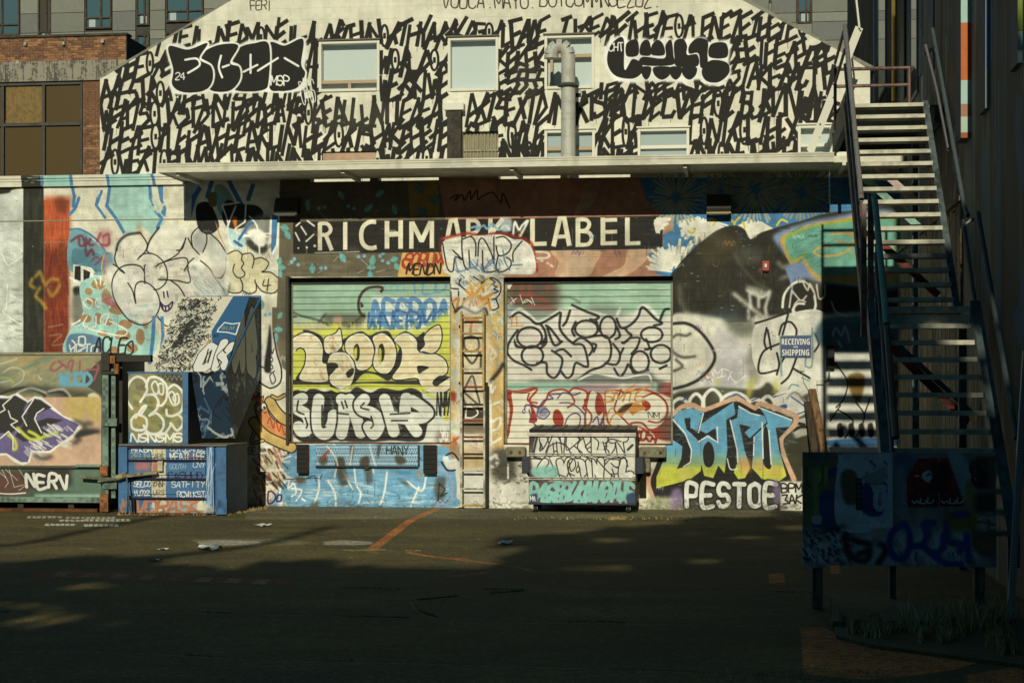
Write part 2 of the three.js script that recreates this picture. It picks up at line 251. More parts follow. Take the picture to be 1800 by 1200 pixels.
// --- the long painted wall below the canopy
const low = new Paint(0.006, -60, 1640, 312, 905, 122);
{
  const q = low; q.r(CRM, -120, 200, 1800, 1000);
  q.hatch('#c8c2a4', -40, 320, 1580, 890, 700, 40, 3, 0.3);
  // left end: whitewashed bay, black band, red band
  q.r('#ccd1c0', -90, 336, 41, 640); q.hatch('#aeb6a8', -60, 400, 40, 620, 120, 22, 4, 0.35); q.hatch('#e6e6d2', -60, 380, 40, 620, 100, 26, 3, 0.5, 0.5); q.hatch('#6c7064', 10, 500, 38, 600, 26, 12, 4, 0.3);
  q.f(BLK, '-60 322 42 325 20 334 8 340 -60 345', 1); q.l('#f0eed8', 2, '2 445 12 465 22 462 38 450|12 500 10 540 4 548 22 562 36 570'); 
  q.r('#e4dcc2', 75, 325, 124, 345); q.r('#c2562f', 75, 346, 122, 420, 5); q.r('#c2562f', 75, 352, 121, 424); q.r('#8a3f2a', 75, 424, 121, 640, 3); q.hatch('#a8492e', 78, 350, 118, 620, 160, 26, 3, 0.35, 1.57); q.hatch('#d6663c', 78, 350, 118, 430, 60, 30, 2, 0.5, 1.57); q.hatch('#6e2f22', 78, 430, 118, 620, 90, 24, 3, 0.4, 1.57);
  q.f('#6d3a2c', '96 350 112 348 118 366 108 378 98 368', 4, 0.7); q.l('#b9a58c', 2, '84 575 110 570|86 590 108 588 90 606 112 604', 0.6, 0.6);
  q.r('#393930', 40, 320, 76, 640); q.hatch('#4a493d', 42, 330, 74, 620, 80, 40, 4, 0.4, 1.57);
  q.l('#c49a34', 6, '62 486 70 478 78 500 90 490 102 492|56 490 52 500 60 506|70 505 62 520 72 530 80 542|84 508 90 520 100 510 104 500', 2, 0.85);
  // cartoon figures in aqua and blue
  q.f('#a5d2c0', '192 312 187 360 213 396 224 412 250 398 266 412 290 392 284 372 270 350 262 312', 0, 1, false);
  q.l(BLU, 6, '194 312 190 345 187 362 204 385 218 410', 0, 1, false, 'butt'); q.l(BLU, 5, '172 344 168 360 184 382|178 336 170 358', 0, 1, false); q.l(BLU, 6, '124 318 130 345 128 362', 0, 1, false); q.l(BLU, 6, '138 348 131 366 122 376');
  q.l(BLU, 6, '262 316 264 348 270 360|274 372 284 384 276 400', 0, 1, false); q.f(BLU, '276 326 286 322 286 352 292 366 290 382 282 374 286 362 280 350', 0, 1, false); q.l('#ddd8be', 4, '268 350 276 372 284 366|284 362 296 352 306 350', 1);
  for (const [x, y] of [[151, 336], [151, 346], [170, 335], [170, 344], [136, 376], [143, 376], [160, 400], [160, 406], [184, 376], [321, 332], [321, 342]]) q.el('#c4bea0', x, y, 2.4, 2.4).el('#e6e1c8', x - 0.5, y - 0.6, 1.5, 1.5);
  q.l(BLU, 4, '122 404 140 403 168 420 186 444'); q.f('#6fa3a6', '122 410 146 408 184 440 204 448 203 482 178 484 122 474'); q.f('#4f7f92', '130 436 180 450 178 476 132 470', 0, 0.8);
  q.l('#7d3540', 4, '124 424 142 414 150 434|138 418 140 432 152 428 150 418|158 420 156 430 164 430|176 410 170 424|180 416 190 412 190 430 178 430|150 438 152 450 160 438 164 448', 1.2, 0.9); q.f('#b3565a', '172 408 192 404 192 432 174 434', 5, 0.55); q.l('#8c4650', 3, '160 458 168 452 178 456|166 466 180 452', 0.6);
  q.p('#e8e4cc', '128 464 160 470 166 478 156 508 128 500'); q.p('#2f2e27', '131 468 141 467 141 494 130 490'); q.p('#2f2e27', '146 473 158 478 154 504 146 498'); q.f('#2c2b25', '128 506 140 504 140 516 130 518', 2); q.f('#55544a', '126 520 146 520 146 566 128 568', 4, 0.7); q.l('#f0eedb', 3, '122 488 142 502 150 530 142 560 126 570');
  // leopard spots
  q.f(AQ, '140 500 176 486 200 500 222 545 268 560 262 628 120 628 122 580 146 560'); 
  for (const [x, y, rx, ry] of [[172, 500, 12, 9], [155, 512, 7, 6], [160, 530, 9, 6], [186, 520, 8, 12], [205, 545, 14, 8], [150, 560, 10, 7], [172, 560, 7, 10], [190, 566, 8, 6], [220, 570, 12, 8], [238, 560, 9, 7], [215, 590, 14, 9], [246, 592, 8, 14], [232, 612, 10, 8], [180, 586, 9, 5], [255, 570, 5, 8], [200, 615, 10, 6], [160, 610, 8, 6], [178, 612, 5, 5], [224, 548, 8, 5]]) q.f('#a9835a', `${x - rx} ${y} ${x - rx * 0.5} ${y - ry} ${x + rx * 0.6} ${y - ry * 0.8} ${x + rx} ${y + ry * 0.2} ${x + rx * 0.3} ${y + ry} ${x - rx * 0.6} ${y + ry * 0.7}`);
  q.l('#ece9d2', 2.6, '152 524 146 532 156 542 162 530 152 524|170 524 166 536 178 540|182 532 196 526 192 540|200 522 208 536 214 530|152 556 146 572 166 574 168 556|176 566 178 556 190 552 184 570|192 564 208 572 222 580 216 590 180 584 156 578|166 490 170 498|176 486 176 500|182 500 188 486', 0.4); q.l('#e3d779', 2, '166 494 172 508|186 490 190 510', 0.5);
  q.f('#b3565a', '196 520 186 524 178 530 205 542 222 538 200 530', 1, 0.8); q.f('#c9808a', '186 440 182 470 190 500 196 506 192 470', 3, 0.7); q.l('#d9a84e', 2, '182 448 178 470 184 496');
  q.f('#5d7f98', '122 588 178 594 172 628 122 628', 1); q.l('#e2e0cc', 3, '126 598 132 606 124 614|138 592 148 592 148 606 138 606 138 592|150 610 134 620 148 624'); q.tag('VETO', 122, 606, 50, 22, '#dcdcca', 2.4);
  q.tag('ACLE', 166, 594, 58, 26, '#2b2d2c', 3.4, { slant: 0.15 }); q.l('#2b2d2c', 3, '222 606 232 600 232 620 220 622 222 606 230 612');
  // the big cream throw-up over it
  q.f('#e2ddc6', '200 462 196 440 206 424 224 412 250 408 262 424 280 402 310 392 330 402 352 398 372 410 396 436 404 462 400 500 392 515 352 520 330 530 318 556 300 572 282 566 262 568 238 564 214 545 200 520 188 494 186 472', 3);
  q.f('#e6e2cf', '192 480 206 470 250 474 268 504 280 524 274 552 250 566 224 556 204 530 196 508'); q.hatch('#d2a8a0', 205, 430, 330, 560, 70, 34, 2, 0.35); q.hatch('#c3c6b4', 340, 470, 395, 515, 60, 26, 5, 0.4, 0.8); q.hatch('#b8d6cc', 215, 535, 270, 562, 20, 30, 4, 0.4); q.hatch('#9a9a86', 330, 470, 400, 520, 40, 12, 2, 0.3, 0.9);
  q.f('#b5b7ab', '340 412 350 402 362 408 362 434 352 444 340 432', 2, 0.9); q.f('#c5c6b6', '362 410 380 420 398 444 398 470 384 486 366 450', 3, 0.7); q.f('#a67a4e', '238 398 246 392 252 420 246 416', 3, 0.5);
  const LN = '#302f28';
  q.l(LN, 4, '245 409 222 413 208 426 204 440', 1.4); q.l(LN, 2.2, '204 438 201 456 208 472 218 480|198 464 210 472 218 479|246 409 258 428 256 440 241 456|257 440 263 446|241 456 250 447 268 446 285 458 293 476 292 494 280 507 270 509|254 498 253 470 255 466|252 476 246 468 230 465 213 469 202 480 196 498 199 522 208 540 226 562 250 571 268 562 280 540 278 520 268 504 252 495 240 498 236 512 238 533|224 497 232 510 237 530', 0.25);
  q.l(LN, 3, '279 400 264 420 257 438', 0.6); q.l(LN, 2.2, '274 468 286 461 325 453 330 474 333 496 310 493 278 491|340 454 331 462 324 476|310 440 320 437 326 418|326 420 312 446 288 460|298 492 314 504 325 524 327 548|276 556 290 572 304 572|330 418 338 434 350 447|338 435 336 414 348 400 360 404 363 424 356 443|366 408 384 424 397 444 404 458|352 458 368 472 377 488 394 510|397 452 396 474 388 488 378 487', 0.25);
  q.l('#3c2458', 2.6, '287 513 288 523|293 512 295 522|281 530 285 543 292 547 300 541 303 530 295 537 287 537 281 530|285 538 286 544|290 539 291 546|296 538 297 544'); q.l('#7d8076', 2, '308 520 316 534 324 524|312 520 306 534', 1, 0.6);
  // the cream letters with a 4
  q.f('#e4dfc8', '396 440 416 434 432 438 448 440 464 448 478 460 480 474 496 486 500 504 488 520 460 524 430 520 398 520 394 480', 3); q.f('#dcd2a4', '402 444 416 440 428 447 442 445 450 455 462 453 472 462 468 474 478 478 491 490 491 504 480 515 462 513 448 514 430 517 402 514 404 480'); q.hatch('#c2b684', 404, 446, 488, 512, 60, 12, 2, 0.4); q.l('#3a3226', 2, '400 446 415 440 425 447 424 456 428 463 424 471 430 480 426 487 416 487 409 476 412 464|425 447 440 445 446 455 443 471|447 455 460 453 472 462 466 474 460 478 476 479 490 491 491 504 480 515 461 512 449 498 448 492|401 512 411 515 424 512 426 500 422 490|426 510 436 516 449 512 450 498|464 492 462 502 475 501|472 490 469 511', 0.3);
  q.f('#c4c8ba', '340 470 372 476 394 512 352 520 336 500', 5, 0.7); q.hatch('#8f9286', 338, 490, 400, 520, 70, 10, 1.6, 0.5, 0.8); q.l('#55554a', 3, '392 508 398 520 404 500', 1.5, 0.7);
  q.l(BLU, 7, '270 555 268 600 262 640', 0, 1, false, 'butt'); q.l(BLU, 6, '284 556 286 590 280 640', 0, 1, false, 'butt'); q.l('#d6a84e', 2, '286 580 294 578 298 584');
  // shadowed bay under the canopy, and scribbles below it
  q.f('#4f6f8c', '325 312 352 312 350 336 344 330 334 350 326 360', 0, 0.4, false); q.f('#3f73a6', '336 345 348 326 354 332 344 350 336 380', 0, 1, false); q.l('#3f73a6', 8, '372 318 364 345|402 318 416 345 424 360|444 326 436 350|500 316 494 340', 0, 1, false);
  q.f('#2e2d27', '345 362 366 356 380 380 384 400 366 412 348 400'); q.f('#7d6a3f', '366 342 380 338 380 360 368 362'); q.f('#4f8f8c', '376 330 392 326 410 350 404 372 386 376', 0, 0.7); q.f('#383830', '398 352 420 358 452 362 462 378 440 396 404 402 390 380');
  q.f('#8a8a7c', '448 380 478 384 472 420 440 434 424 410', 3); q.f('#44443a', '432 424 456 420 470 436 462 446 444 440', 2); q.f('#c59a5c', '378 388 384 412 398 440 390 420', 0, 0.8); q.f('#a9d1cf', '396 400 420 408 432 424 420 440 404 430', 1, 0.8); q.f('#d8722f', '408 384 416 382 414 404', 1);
  q.l('#e8e6d8', 3, '390 362 400 390 396 410|414 362 400 400 406 430 424 436|432 356 430 390|392 360 420 356|430 390 412 404 424 412 446 414 420 416|438 380 452 400 456 446|480 410 460 412 476 418', 0.5); q.f('#ecead8', '434 408 452 402 466 412 464 432 450 430', 1.5); q.l('#3f73a6', 5, '420 420 436 396 444 392|424 432 412 424');
  q.p(BLU, '478 378 492 378 488 430 480 452 476 440'); q.l('#f0eedd', 4, '490 378 487 430 476 452|476 380 474 430', 0, 1, false); q.l('#cfd6cf', 5, '480 450 494 440 500 452', 2, 0.7);
  // brown leafy mural round the left door
  q.p(BRN, '492 312 800 312 800 500 760 500 700 486 512 486 512 790 486 790 486 640 478 640 478 540 486 540 490 450'); q.hatch('#5e5643', 490, 320, 780, 490, 160, 50, 4, 0.3); q.hatch('#7e745c', 490, 440, 700, 490, 60, 50, 4, 0.3);
  const leaf = (x, y, a, L, w) => { const c = Math.cos(a), s = Math.sin(a), pt = (u, v) => `${x + c * u * L - s * v * w} ${y + s * u * L + c * v * w} `; q.f('#64aaa2', pt(0, 0) + pt(0.4, 1) + pt(0.8, 0.7) + pt(1, 0) + pt(0.8, -0.7) + pt(0.4, -1)); q.l('#a8cdbf', 0.7, pt(0.05, 0) + pt(0.9, 0)); };
  const stem = (s) => q.l('#c2c4a8', 1, s, 0, 0.8), berry = (x, y) => q.el('#7ab8c0', x, y, 3.2, 3.2);
  for (const [x, y, a, L, w] of [[598, 445, 1.1, 18, 5.5], [548, 463, 1.5, 18, 5.5], [656, 448, 1.7, 20, 5.5], [645, 470, 0, 15, 5], [650, 476, 1.5, 12, 5], [686, 458, -0.3, 15, 5], [692, 440, 0, 14, 4], [695, 462, 1.2, 14, 5], [492, 398, 0.3, 16, 6], [500, 405, 1.0, 18, 5], [492, 452, 1.7, 14, 4.5], [488, 470, 0, 14, 5], [492, 474, 1.5, 14, 4], [459, 526, 1.5, 18, 5], [488, 560, -1, 14, 4], [482, 578, 0.1, 15, 5], [486, 585, 1.8, 18, 5], [462, 605, 1.4, 14, 4], [540, 350, 1.5, 20, 5], [594, 335, 1, 18, 5], [640, 372, -0.7, 20, 5], [690, 360, 1.2, 18, 5], [718, 348, -0.8, 18, 5], [660, 345, -0.6, 18, 5]]) leaf(x, y, a, L, w);
  for (const [x, y] of [[564, 471], [572, 471], [630, 451], [640, 450], [668, 450], [673, 445], [672, 458], [682, 462], [512, 460], [517, 455], [524, 465], [466, 553], [474, 552], [560, 366], [570, 364], [612, 362], [622, 366]]) berry(x, y);
  stem('586 460 594 450|558 480 566 475|634 455 646 466|628 480 640 474|660 478 676 474|506 465 516 462|560 372 575 385'); 
  // yellow corner with red and black tags, salmon and peach waves
  q.p('#d9ab5c', '708 440 800 440 800 500 698 488'); q.p('#a3823f', '716 312 770 312 772 380 720 380'); q.p(SLM, '770 312 1180 312 1180 500 880 500 790 460 782 380'); q.hatch('#a8755a', 800, 320, 1160, 480, 100, 50, 3, 0.25);
  q.f('#cfa680', '972 438 1052 438 1046 466 1030 486 978 486 982 460'); q.f('#cfa680', '1106 438 1146 438 1132 462 1100 484 1060 486 1096 466'); q.f('#c29474', '1030 320 1056 318 1040 360 1010 380 1020 350'); q.f('#a87e6e', '820 378 850 362 880 378', 0, 0.8);
  for (const [x, y] of [[737, 330], [765, 350], [742, 372]]) for (let i = 0; i < 7; i++) q.l('#4f7f8c', 4, `${x + 4 * Math.cos(i * 0.9)} ${y + 4 * Math.sin(i * 0.9)} ${x + 9 * Math.cos(i * 0.9)} ${y + 9 * Math.sin(i * 0.9)}`);
  q.l('#4a2a24', 2.5, '792 348 805 342 800 352 812 342 816 352 826 336 828 350 838 334 840 350 846 346 866 338 880 356 884 340 896 366'); q.tag('SORUM', 712, 446, 66, 22, '#b1452c', 4, { slant: 0.2 }); q.l('#b1452c', 4, '722 456 710 456 708 468 720 474'); q.tag('MENDN', 716, 464, 60, 18, '#3c2f24', 3, { slant: 0.2 }); q.l('#b1452c', 3, '772 444 786 480|778 440 800 480');
  // lettering board
  q.p('#36342b', '515 390 775 386 1165 379 1165 437 775 443 515 446'); q.hatch('#45433a', 520, 390, 1160, 440, 140, 40, 3, 0.25);
  const LT = '#ddd6b4', LL = (w, s) => q.l(LT, w, s, 0, 1, false, 'butt'), LC = (w, s) => q.l(LT, w, s, 0, 1, true, 'butt');
  LL(8, '562 391 562 440|606.5 390 606.5 439'); LC(7, '560 393 574 393 581 402 576 411 562 413'); LL(7.5, '572 412 583 440'); LC(8, '661 390 650 390 640 396 635 408 636 424 642 433 652 436 662 434'); LL(8.5, '680 388 680 437|704 387 704 437'); LL(9, '680 412 704 411'); LL(8, '723 437 723 389'); LL(8.5, '724 390 741 424 757 389'); LL(8, '759 436 759 388');
  LL(8, '783 436 792 388 801 387 810 434|786 418 808 417'); LL(8, '823 384 823 436'); LC(7, '820 388 836 388 842 398 836 408 822 411'); LL(7, '832 410 844 434'); LL(8, '862 384 862 432|884 384 864 410 884 432');
  LL(8.5, '936 384 936 432'); LL(7.5, '933 429 961 428'); LL(8.5, '973 433 984 384 992 384 1001 432'); LL(7, '978 416 998 415'); LL(8.5, '1016 383 1016 434'); LC(7, '1014 386 1030 386 1036 394 1030 404 1016 406'); LC(7, '1016 406 1034 408 1040 418 1034 429 1014 430'); LL(8.5, '1060 382 1060 431'); LL(7, '1058 387 1085 386|1058 408 1085 407|1058 428 1085 427'); LL(8.5, '1103 382 1103 431'); LL(7, '1100 428 1126 427');
  q.l('#e6e2ca', 3, '520 397 527 391|540 388 552 397|529 398 538 412|519 409 526 423|551 412 538 424', 0, 1, false); q.el(WHT, 524, 436, 1.6, 1.6).el(WHT, 539, 435, 2.2, 2.2).el(WHT, 553, 432, 2.6, 2.6); q.l('#e0dcc6', 1.2, '553 444 605 443 632 442');
  // throw-up over the middle of the board
  q.l('#7fb0c8', 4, '828 400 840 398 838 404 850 396 856 402 866 394 876 404 888 396 896 404', 0.6); q.f('#c9d3cf', '880 384 898 384 898 404 882 406', 2, 0.8); q.l('#e8e6d8', 4, '902 412 905 390 912 404 918 396 928 388 914 416', 0.8);
  q.l('#a0352a', 5, '776 420 800 414 820 410 834 412 850 414 876 410 900 414 930 424 938 440 944 476', 1.2, 0.85); q.l('#9b3a30', 8, '776 420 776 440 788 470', 2, 0.5);
  q.f('#dcd8c4', '778 426 806 418 840 414 880 412 902 420 920 422 936 438 940 478 900 482 790 482 780 460'); q.hatch('#a9a89a', 782, 420, 900, 442, 60, 18, 3, 0.5); q.hatch('#f0eee0', 782, 425, 936, 478, 40, 20, 3, 0.5);
  q.l(LN, 2.4, '778 428 786 470 796 476 800 452 812 456 796 440|812 418 812 440 816 466 822 474|814 420 828 416 836 428 836 450|840 450 842 424 850 420 864 446 868 462 868 416|872 418 886 416 898 428 896 440 886 448 876 448 872 432|876 448 872 470 880 478 896 470 898 458 890 452|848 440 850 474 862 478 876 474|902 460 902 444 912 430 918 424|824 440 826 470', 0.3); q.l('#5b7a9c', 2.6, '800 450 806 476 830 470 842 476|846 464 850 474 870 456|826 458 836 470 840 456|852 470 866 456 872 478|884 440 888 460 896 474|900 466 918 465', 0.4, 0.85); q.hatch('#4f78a8', 800, 455, 880, 478, 30, 14, 2, 0.6, 1);
  q.l('#e8e3d6', 3, '942 442 962 444 964 452 944 454|950 458 954 458|962 462 964 463|968 466 972 468', 1);
  // pillar between the doors
  q.r('#d8b66e', 790, 484, 886, 790); q.hatch('#c59a54', 790, 540, 886, 780, 120, 30, 4, 0.4, 1.57); q.hatch('#a9c4c4', 790, 540, 808, 780, 70, 8, 4, 0.7, 1); q.hatch('#e6dfc4', 790, 540, 886, 790, 90, 9, 3, 0.6, 0.7); q.hatch('#7fb0b4', 858, 540, 884, 640, 30, 8, 3, 0.7, 1.2);
  q.f('#d9d7c6', '790 484 884 484 880 520 872 548 840 552 806 546 792 530'); q.hatch('#a9b0ae', 792, 486, 880, 540, 70, 14, 3, 0.5); q.hatch('#4e5c70', 800, 482, 850, 500, 24, 12, 2, 0.6, 0.8); q.l(LN, 2.4, '792 500 792 506 806 508|810 490 808 500 830 520|832 486 850 498|806 512 806 520|792 512 794 530 800 546|846 498 862 488 878 496 880 512 872 524 864 526|862 490 870 496 864 500|868 502 874 504 868 508 876 512 866 516|858 526 864 544 876 540 872 526|816 524 812 540|858 524 860 532'); q.l('#d88a34', 5, '796 530 806 524 802 544|812 534 828 520 824 544|826 528 844 520 838 536 858 520|820 512 832 520 828 506|834 520 846 504 850 512|846 526 866 516|842 540 858 532 862 544', 0.5); q.hatch('#d3a238', 815, 498, 860, 540, 26, 16, 3, 0.8, -0.9);
  q.l('#3a3a32', 5, '800 548 812 540 836 550 852 542 856 552', 1); q.f('#d6d3c2', '806 560 856 560 856 892 806 892', 3, 0.6); q.tag('T', 818, 562, 26, 22, '#c8713a', 5, { a: 0.7 }); q.tag('O', 818, 590, 28, 26, '#3a3a33', 3.6, { a: 0.7 }); q.tag('M', 814, 620, 34, 26, '#34342d', 4, { a: 0.7 }); q.tag('A', 816, 660, 30, 28, '#34342d', 3.6, { a: 0.7 }); q.tag('N', 816, 690, 30, 22, '#34342d', 3.6, { a: 0.7 }); q.r('#4a4436', 812, 716, 854, 736, 2); q.tag('D', 820, 716, 24, 18, '#e6e2d0', 2.6); q.tag('E', 816, 746, 30, 18, '#e6e2d0', 2.6); q.tag('N', 814, 770, 32, 16, '#e6e2d0', 3); q.r('#5a4a3a', 812, 738, 854, 762, 3, 0.7); q.r('#b4823c', 808, 790, 856, 824, 4, 0.5); q.r('#d9d5c4', 808, 828, 856, 856, 3); q.r('#c8c4b2', 812, 866, 854, 888, 2);
  q.el('#b8402c', 796, 696, 6, 9, 1.4, 0.9); q.l('#b8402c', 4, '798 770 802 780|794 778 806 768', 1, 0.8); q.l('#ece8d8', 4, '862 672 864 690 870 680|862 704 864 780|862 712 878 706|864 742 880 734 876 752 866 756|864 780 880 770', 0.5); q.l('#ddd6c2', 3, '866 612 872 624 862 632 866 612', 0.4); q.l('#35332c', 6, '862 670 876 654 884 640', 2);
  q.f('#454239', '866 792 890 788 905 800 905 840 886 858 864 830', 5, 0.85); q.r('#d8d3c0', 858, 846, 930, 900, 4); q.l('#e6e2d2', 3, '893 816 893 840', 0.6); q.l('#dcd8c6', 6, '862 806 872 800 874 814 864 820', 1.5); q.f('#8b5a3a', '776 780 808 780 808 805 790 815 774 800', 3, 0.6); q.hatch('#4a463a', 866, 790, 925, 850, 120, 3, 3, 0.5);
  // blue throw-up under the left door
  q.f('#35332b', '492 800 505 782 520 782 520 892 494 892', 4, 0.8); q.p('#d6cfae', '440 780 498 780 496 896 440 896'); 
  q.f('#6fa9c9', '496 812 510 796 530 782 760 782 790 800 800 830 802 870 786 892 494 892 490 860 500 836 492 820'); q.hatch('#8fc0d8', 500, 800, 780, 890, 160, 30, 3, 0.4); q.hatch('#4f8fb8', 500, 790, 780, 890, 160, 34, 3, 0.4); q.hatch('#e0e6dc', 500, 840, 770, 885, 70, 26, 2.2, 0.5);
  q.l('#e6e6d6', 3.4, '510 802 496 808 494 824 506 838 520 842 536 838|506 838 494 852 492 876 500 892|560 838 560 860 552 884|576 844 588 866 590 888|620 800 626 850 634 866 630 884|680 830 676 862 668 888|736 856 722 890|716 846 742 862 750 826|536 794 520 804|586 780 594 800 588 838|598 790 604 830 620 860|650 782 656 830', 0.5); q.l('#f0eee0', 3, '500 848 508 842 506 858 516 850 520 866 512 872|512 858 530 862 520 880|530 876 536 880', 0.3);
  for (const s of ['590 812 604 806 612 850 600 856 592 836', '636 808 652 806 656 848 644 852', '518 838 536 836 538 848 522 850', '698 840 716 848 722 856 712 854', '768 836 784 838 782 876 768 880 762 858', '548 882 560 880 558 896 540 896', '626 886 634 890 624 898', '664 888 672 890 664 900', '618 782 624 782 618 812', '664 782 672 782 666 806', '696 806 712 804 710 818 698 816']) q.f('#4b4334', s, 2.4, 0.7, false); q.l('#b6a4c4', 3, '768 822 786 832 796 850 794 876 780 886 766 884', 1.5, 0.9); q.l('#34332b', 2, '772 850 782 860 774 872 786 866|772 848 770 880', 0.4); q.l('#2f3d4c', 1.6, '540 840 552 836 556 846|562 842 566 834|500 842 560 840', 0.4); q.f('#e2dfcf', '778 806 786 800 790 808 802 806 804 822 790 826', 1); q.l('#34332b', 3, '776 812 786 826 800 826|784 800 796 796 806 808'); q.f('#c98a3a', '736 826 742 832 734 840', 2, 0.8);
  // clutter and hot dog between the bin and the left door
  q.f('#dcd6ba', '404 700 430 660 470 650 506 660 506 790 470 792 436 776 400 790', 0); q.hatch('#b8a070', 440, 780, 496, 890, 60, 14, 4, 0.5, 1.3); q.hatch('#a84834', 444, 784, 494, 880, 30, 18, 3, 0.7, 1.3); q.hatch('#403a30', 444, 780, 494, 850, 40, 16, 3, 0.7, 0.9); q.hatch('#f0ecd8', 440, 782, 496, 890, 30, 14, 4, 0.6); q.l('#4b3560', 3, '471 864 471 884 480 882 484 872 478 864 471 864|488 870 486 880 493 880 494 870 488 870'); q.tag('GE', 436, 786, 14, 12, '#3f5a80', 1.6);
  const OL = '#2d2a22', BUN = '#c9a85c';
  q.bub(['446 742 462 762 488 776 512 786'], 17, BUN, OL, 2.2); q.bub(['474 706 484 722 498 736 516 744'], 17, BUN, OL, 2.2); q.bub(['458 716 464 734 480 750 512 764'], 21, '#d88a52', OL, 2); q.l('#b8482c', 2.2, '470 744 474 734 480 752 484 740 490 758 494 746 500 764 506 752'); q.f('#d88a52', '442 702 443 694 450 698 454 690 457 698 463 696 461 706 450 706'); q.l(OL, 1.6, '442 702 443 694 450 698 454 690 457 698 463 696 461 706'); q.el(OL, 456, 718, 6.2, 7).el('#e8e5d4', 456, 718, 5, 6).el(OL, 463, 714, 5.2, 6.2).el('#e8e5d4', 463, 714, 4.2, 5.2).el(OL, 458, 720, 2, 2.5).el(OL, 464, 716, 2, 2.5); q.l(OL, 1.4, '463 724 466 726 468 723'); q.l(OL, 7.5, '478 696 488 700 500 694'); q.l(BUN, 4, '478 696 488 700 500 694'); q.l(OL, 7, '446 760 442 778 462 774'); q.l(BUN, 4, '446 760 442 778 462 774');
  q.f('#d4d2c4', '462 604 474 590 480 582 488 620 496 650 490 676 472 680 456 672 440 690 430 676 452 650', 2); q.f('#24251f', '472 655 464 648 470 600 474 570 477 600 476 650', 1.2); q.l(LN, 2.6, '480 584 486 620 494 648 492 672 476 682 462 676 452 668|452 640 466 646 472 630'); q.tag('W', 471, 612, 12, 9, LN, 1.8); q.el(LN, 477, 632, 3, 4).el('#d4d2c4', 477, 632, 1.6, 2.6).el(LN, 477, 645, 3, 4).el('#d4d2c4', 477, 645, 1.6, 2.6); q.l(LN, 1.8, '482 652 474 660 478 674 484 668 480 656');
  // blue burst mural
  q.p('#4a82b0', '1124 312 1660 312 1660 420 1300 470 1186 492 1152 480 1140 446 1166 438 1166 372 1136 352'); q.p('#c08a66', '1165 379 1186 379 1184 404 1166 412'); q.hatch('#3f74a2', 1130, 320, 1460, 470, 120, 40, 4, 0.3);
  const burst = (x, y, r, n, a0, a1, col = '#e2dec8', w = 5) => { for (let i = 0; i < n; i++) { const t = a0 + (a1 - a0) * (i + rnd(0.2, 0.8)) / n, r0 = r * rnd(0.12, 0.35), r1 = r * rnd(0.75, 1.05); q.l(col, w * rnd(0.6, 1.1), `${x + r0 * Math.cos(t)} ${y + r0 * Math.sin(t)} ${x + r1 * Math.cos(t)} ${y + r1 * Math.sin(t)}`); } };
  burst(1190, 478, 56, 22, -3.1, -0.9); burst(1235, 382, 46, 34, 0.3, 3.0); burst(1226, 402, 20, 9, 0, 6.3, '#e2dec8', 5); burst(1326, 384, 52, 40, 0.5, 2.7); burst(1322, 404, 24, 9, 0, 6.3, '#e2dec8', 5); burst(1190, 348, 52, 34, 0, 6.3, '#9fa68c', 4); burst(1268, 340, 40, 28, 0, 6.3, '#8d9680', 4); burst(1328, 334, 60, 44, 0, 6.3, '#9fa68c', 4); burst(1410, 338, 60, 40, 0, 6.3, '#8d9680', 4); burst(1430, 388, 34, 18, 0.4, 2.8); burst(1150, 384, 26, 10, 0, 1.4); q.l('#d3c234', 3.6, '1250 384 1258 388 1254 396|1284 386 1292 390 1300 382|1292 390 1290 400|1366 396 1374 386 1384 390|1210 406 1218 410 1222 402|1306 390 1310 400');
  // black roller-painted mass
  q.f('#3b3930', '1178 492 1190 470 1206 450 1232 426 1262 404 1288 396 1308 402 1320 420 1340 408 1380 396 1410 388 1480 372 1660 372 1660 560 1420 600 1340 572 1300 566 1260 570 1178 566', 0.6); q.hatch('#55523f', 1190, 410, 1400, 560, 240, 10, 4, 0.25, 1.57); q.hatch('#2c2b24', 1190, 410, 1400, 560, 200, 14, 4, 0.3, 1.57); q.hatch('#b8b49c', 1195, 420, 1330, 540, 26, 5, 1, 0.6); q.f('#5a5136', '1230 425 1280 410 1296 440 1262 462 1236 470', 8, 0.5);
  q.l('#9a9884', 5, '1195 500 1196 526 1206 548 1222 558', 3.5, 0.8); q.l('#b9b7a4', 2, '1290 446 1306 470 1330 496 1356 510', 2.5, 0.55); q.l('#d8d6c4', 6, '1290 516 1320 540 1346 560', 2.6, 0.9); q.l('#d8d6c4', 5, '1314 510 1340 522 1354 512 1346 540 1350 562|1318 516 1320 540|1334 522 1334 540|1316 545 1316 562|1330 556 1330 564', 1.8, 0.95); q.f('#cfcdbc', '1312 502 1334 506 1350 514 1338 522 1318 514', 3, 0.7); q.l('#d2d0be', 4, '1368 460 1378 470 1388 464|1372 490 1388 484', 3, 0.8); q.f('#5f7f94', '1240 552 1300 544 1300 570 1236 568', 8, 0.4);
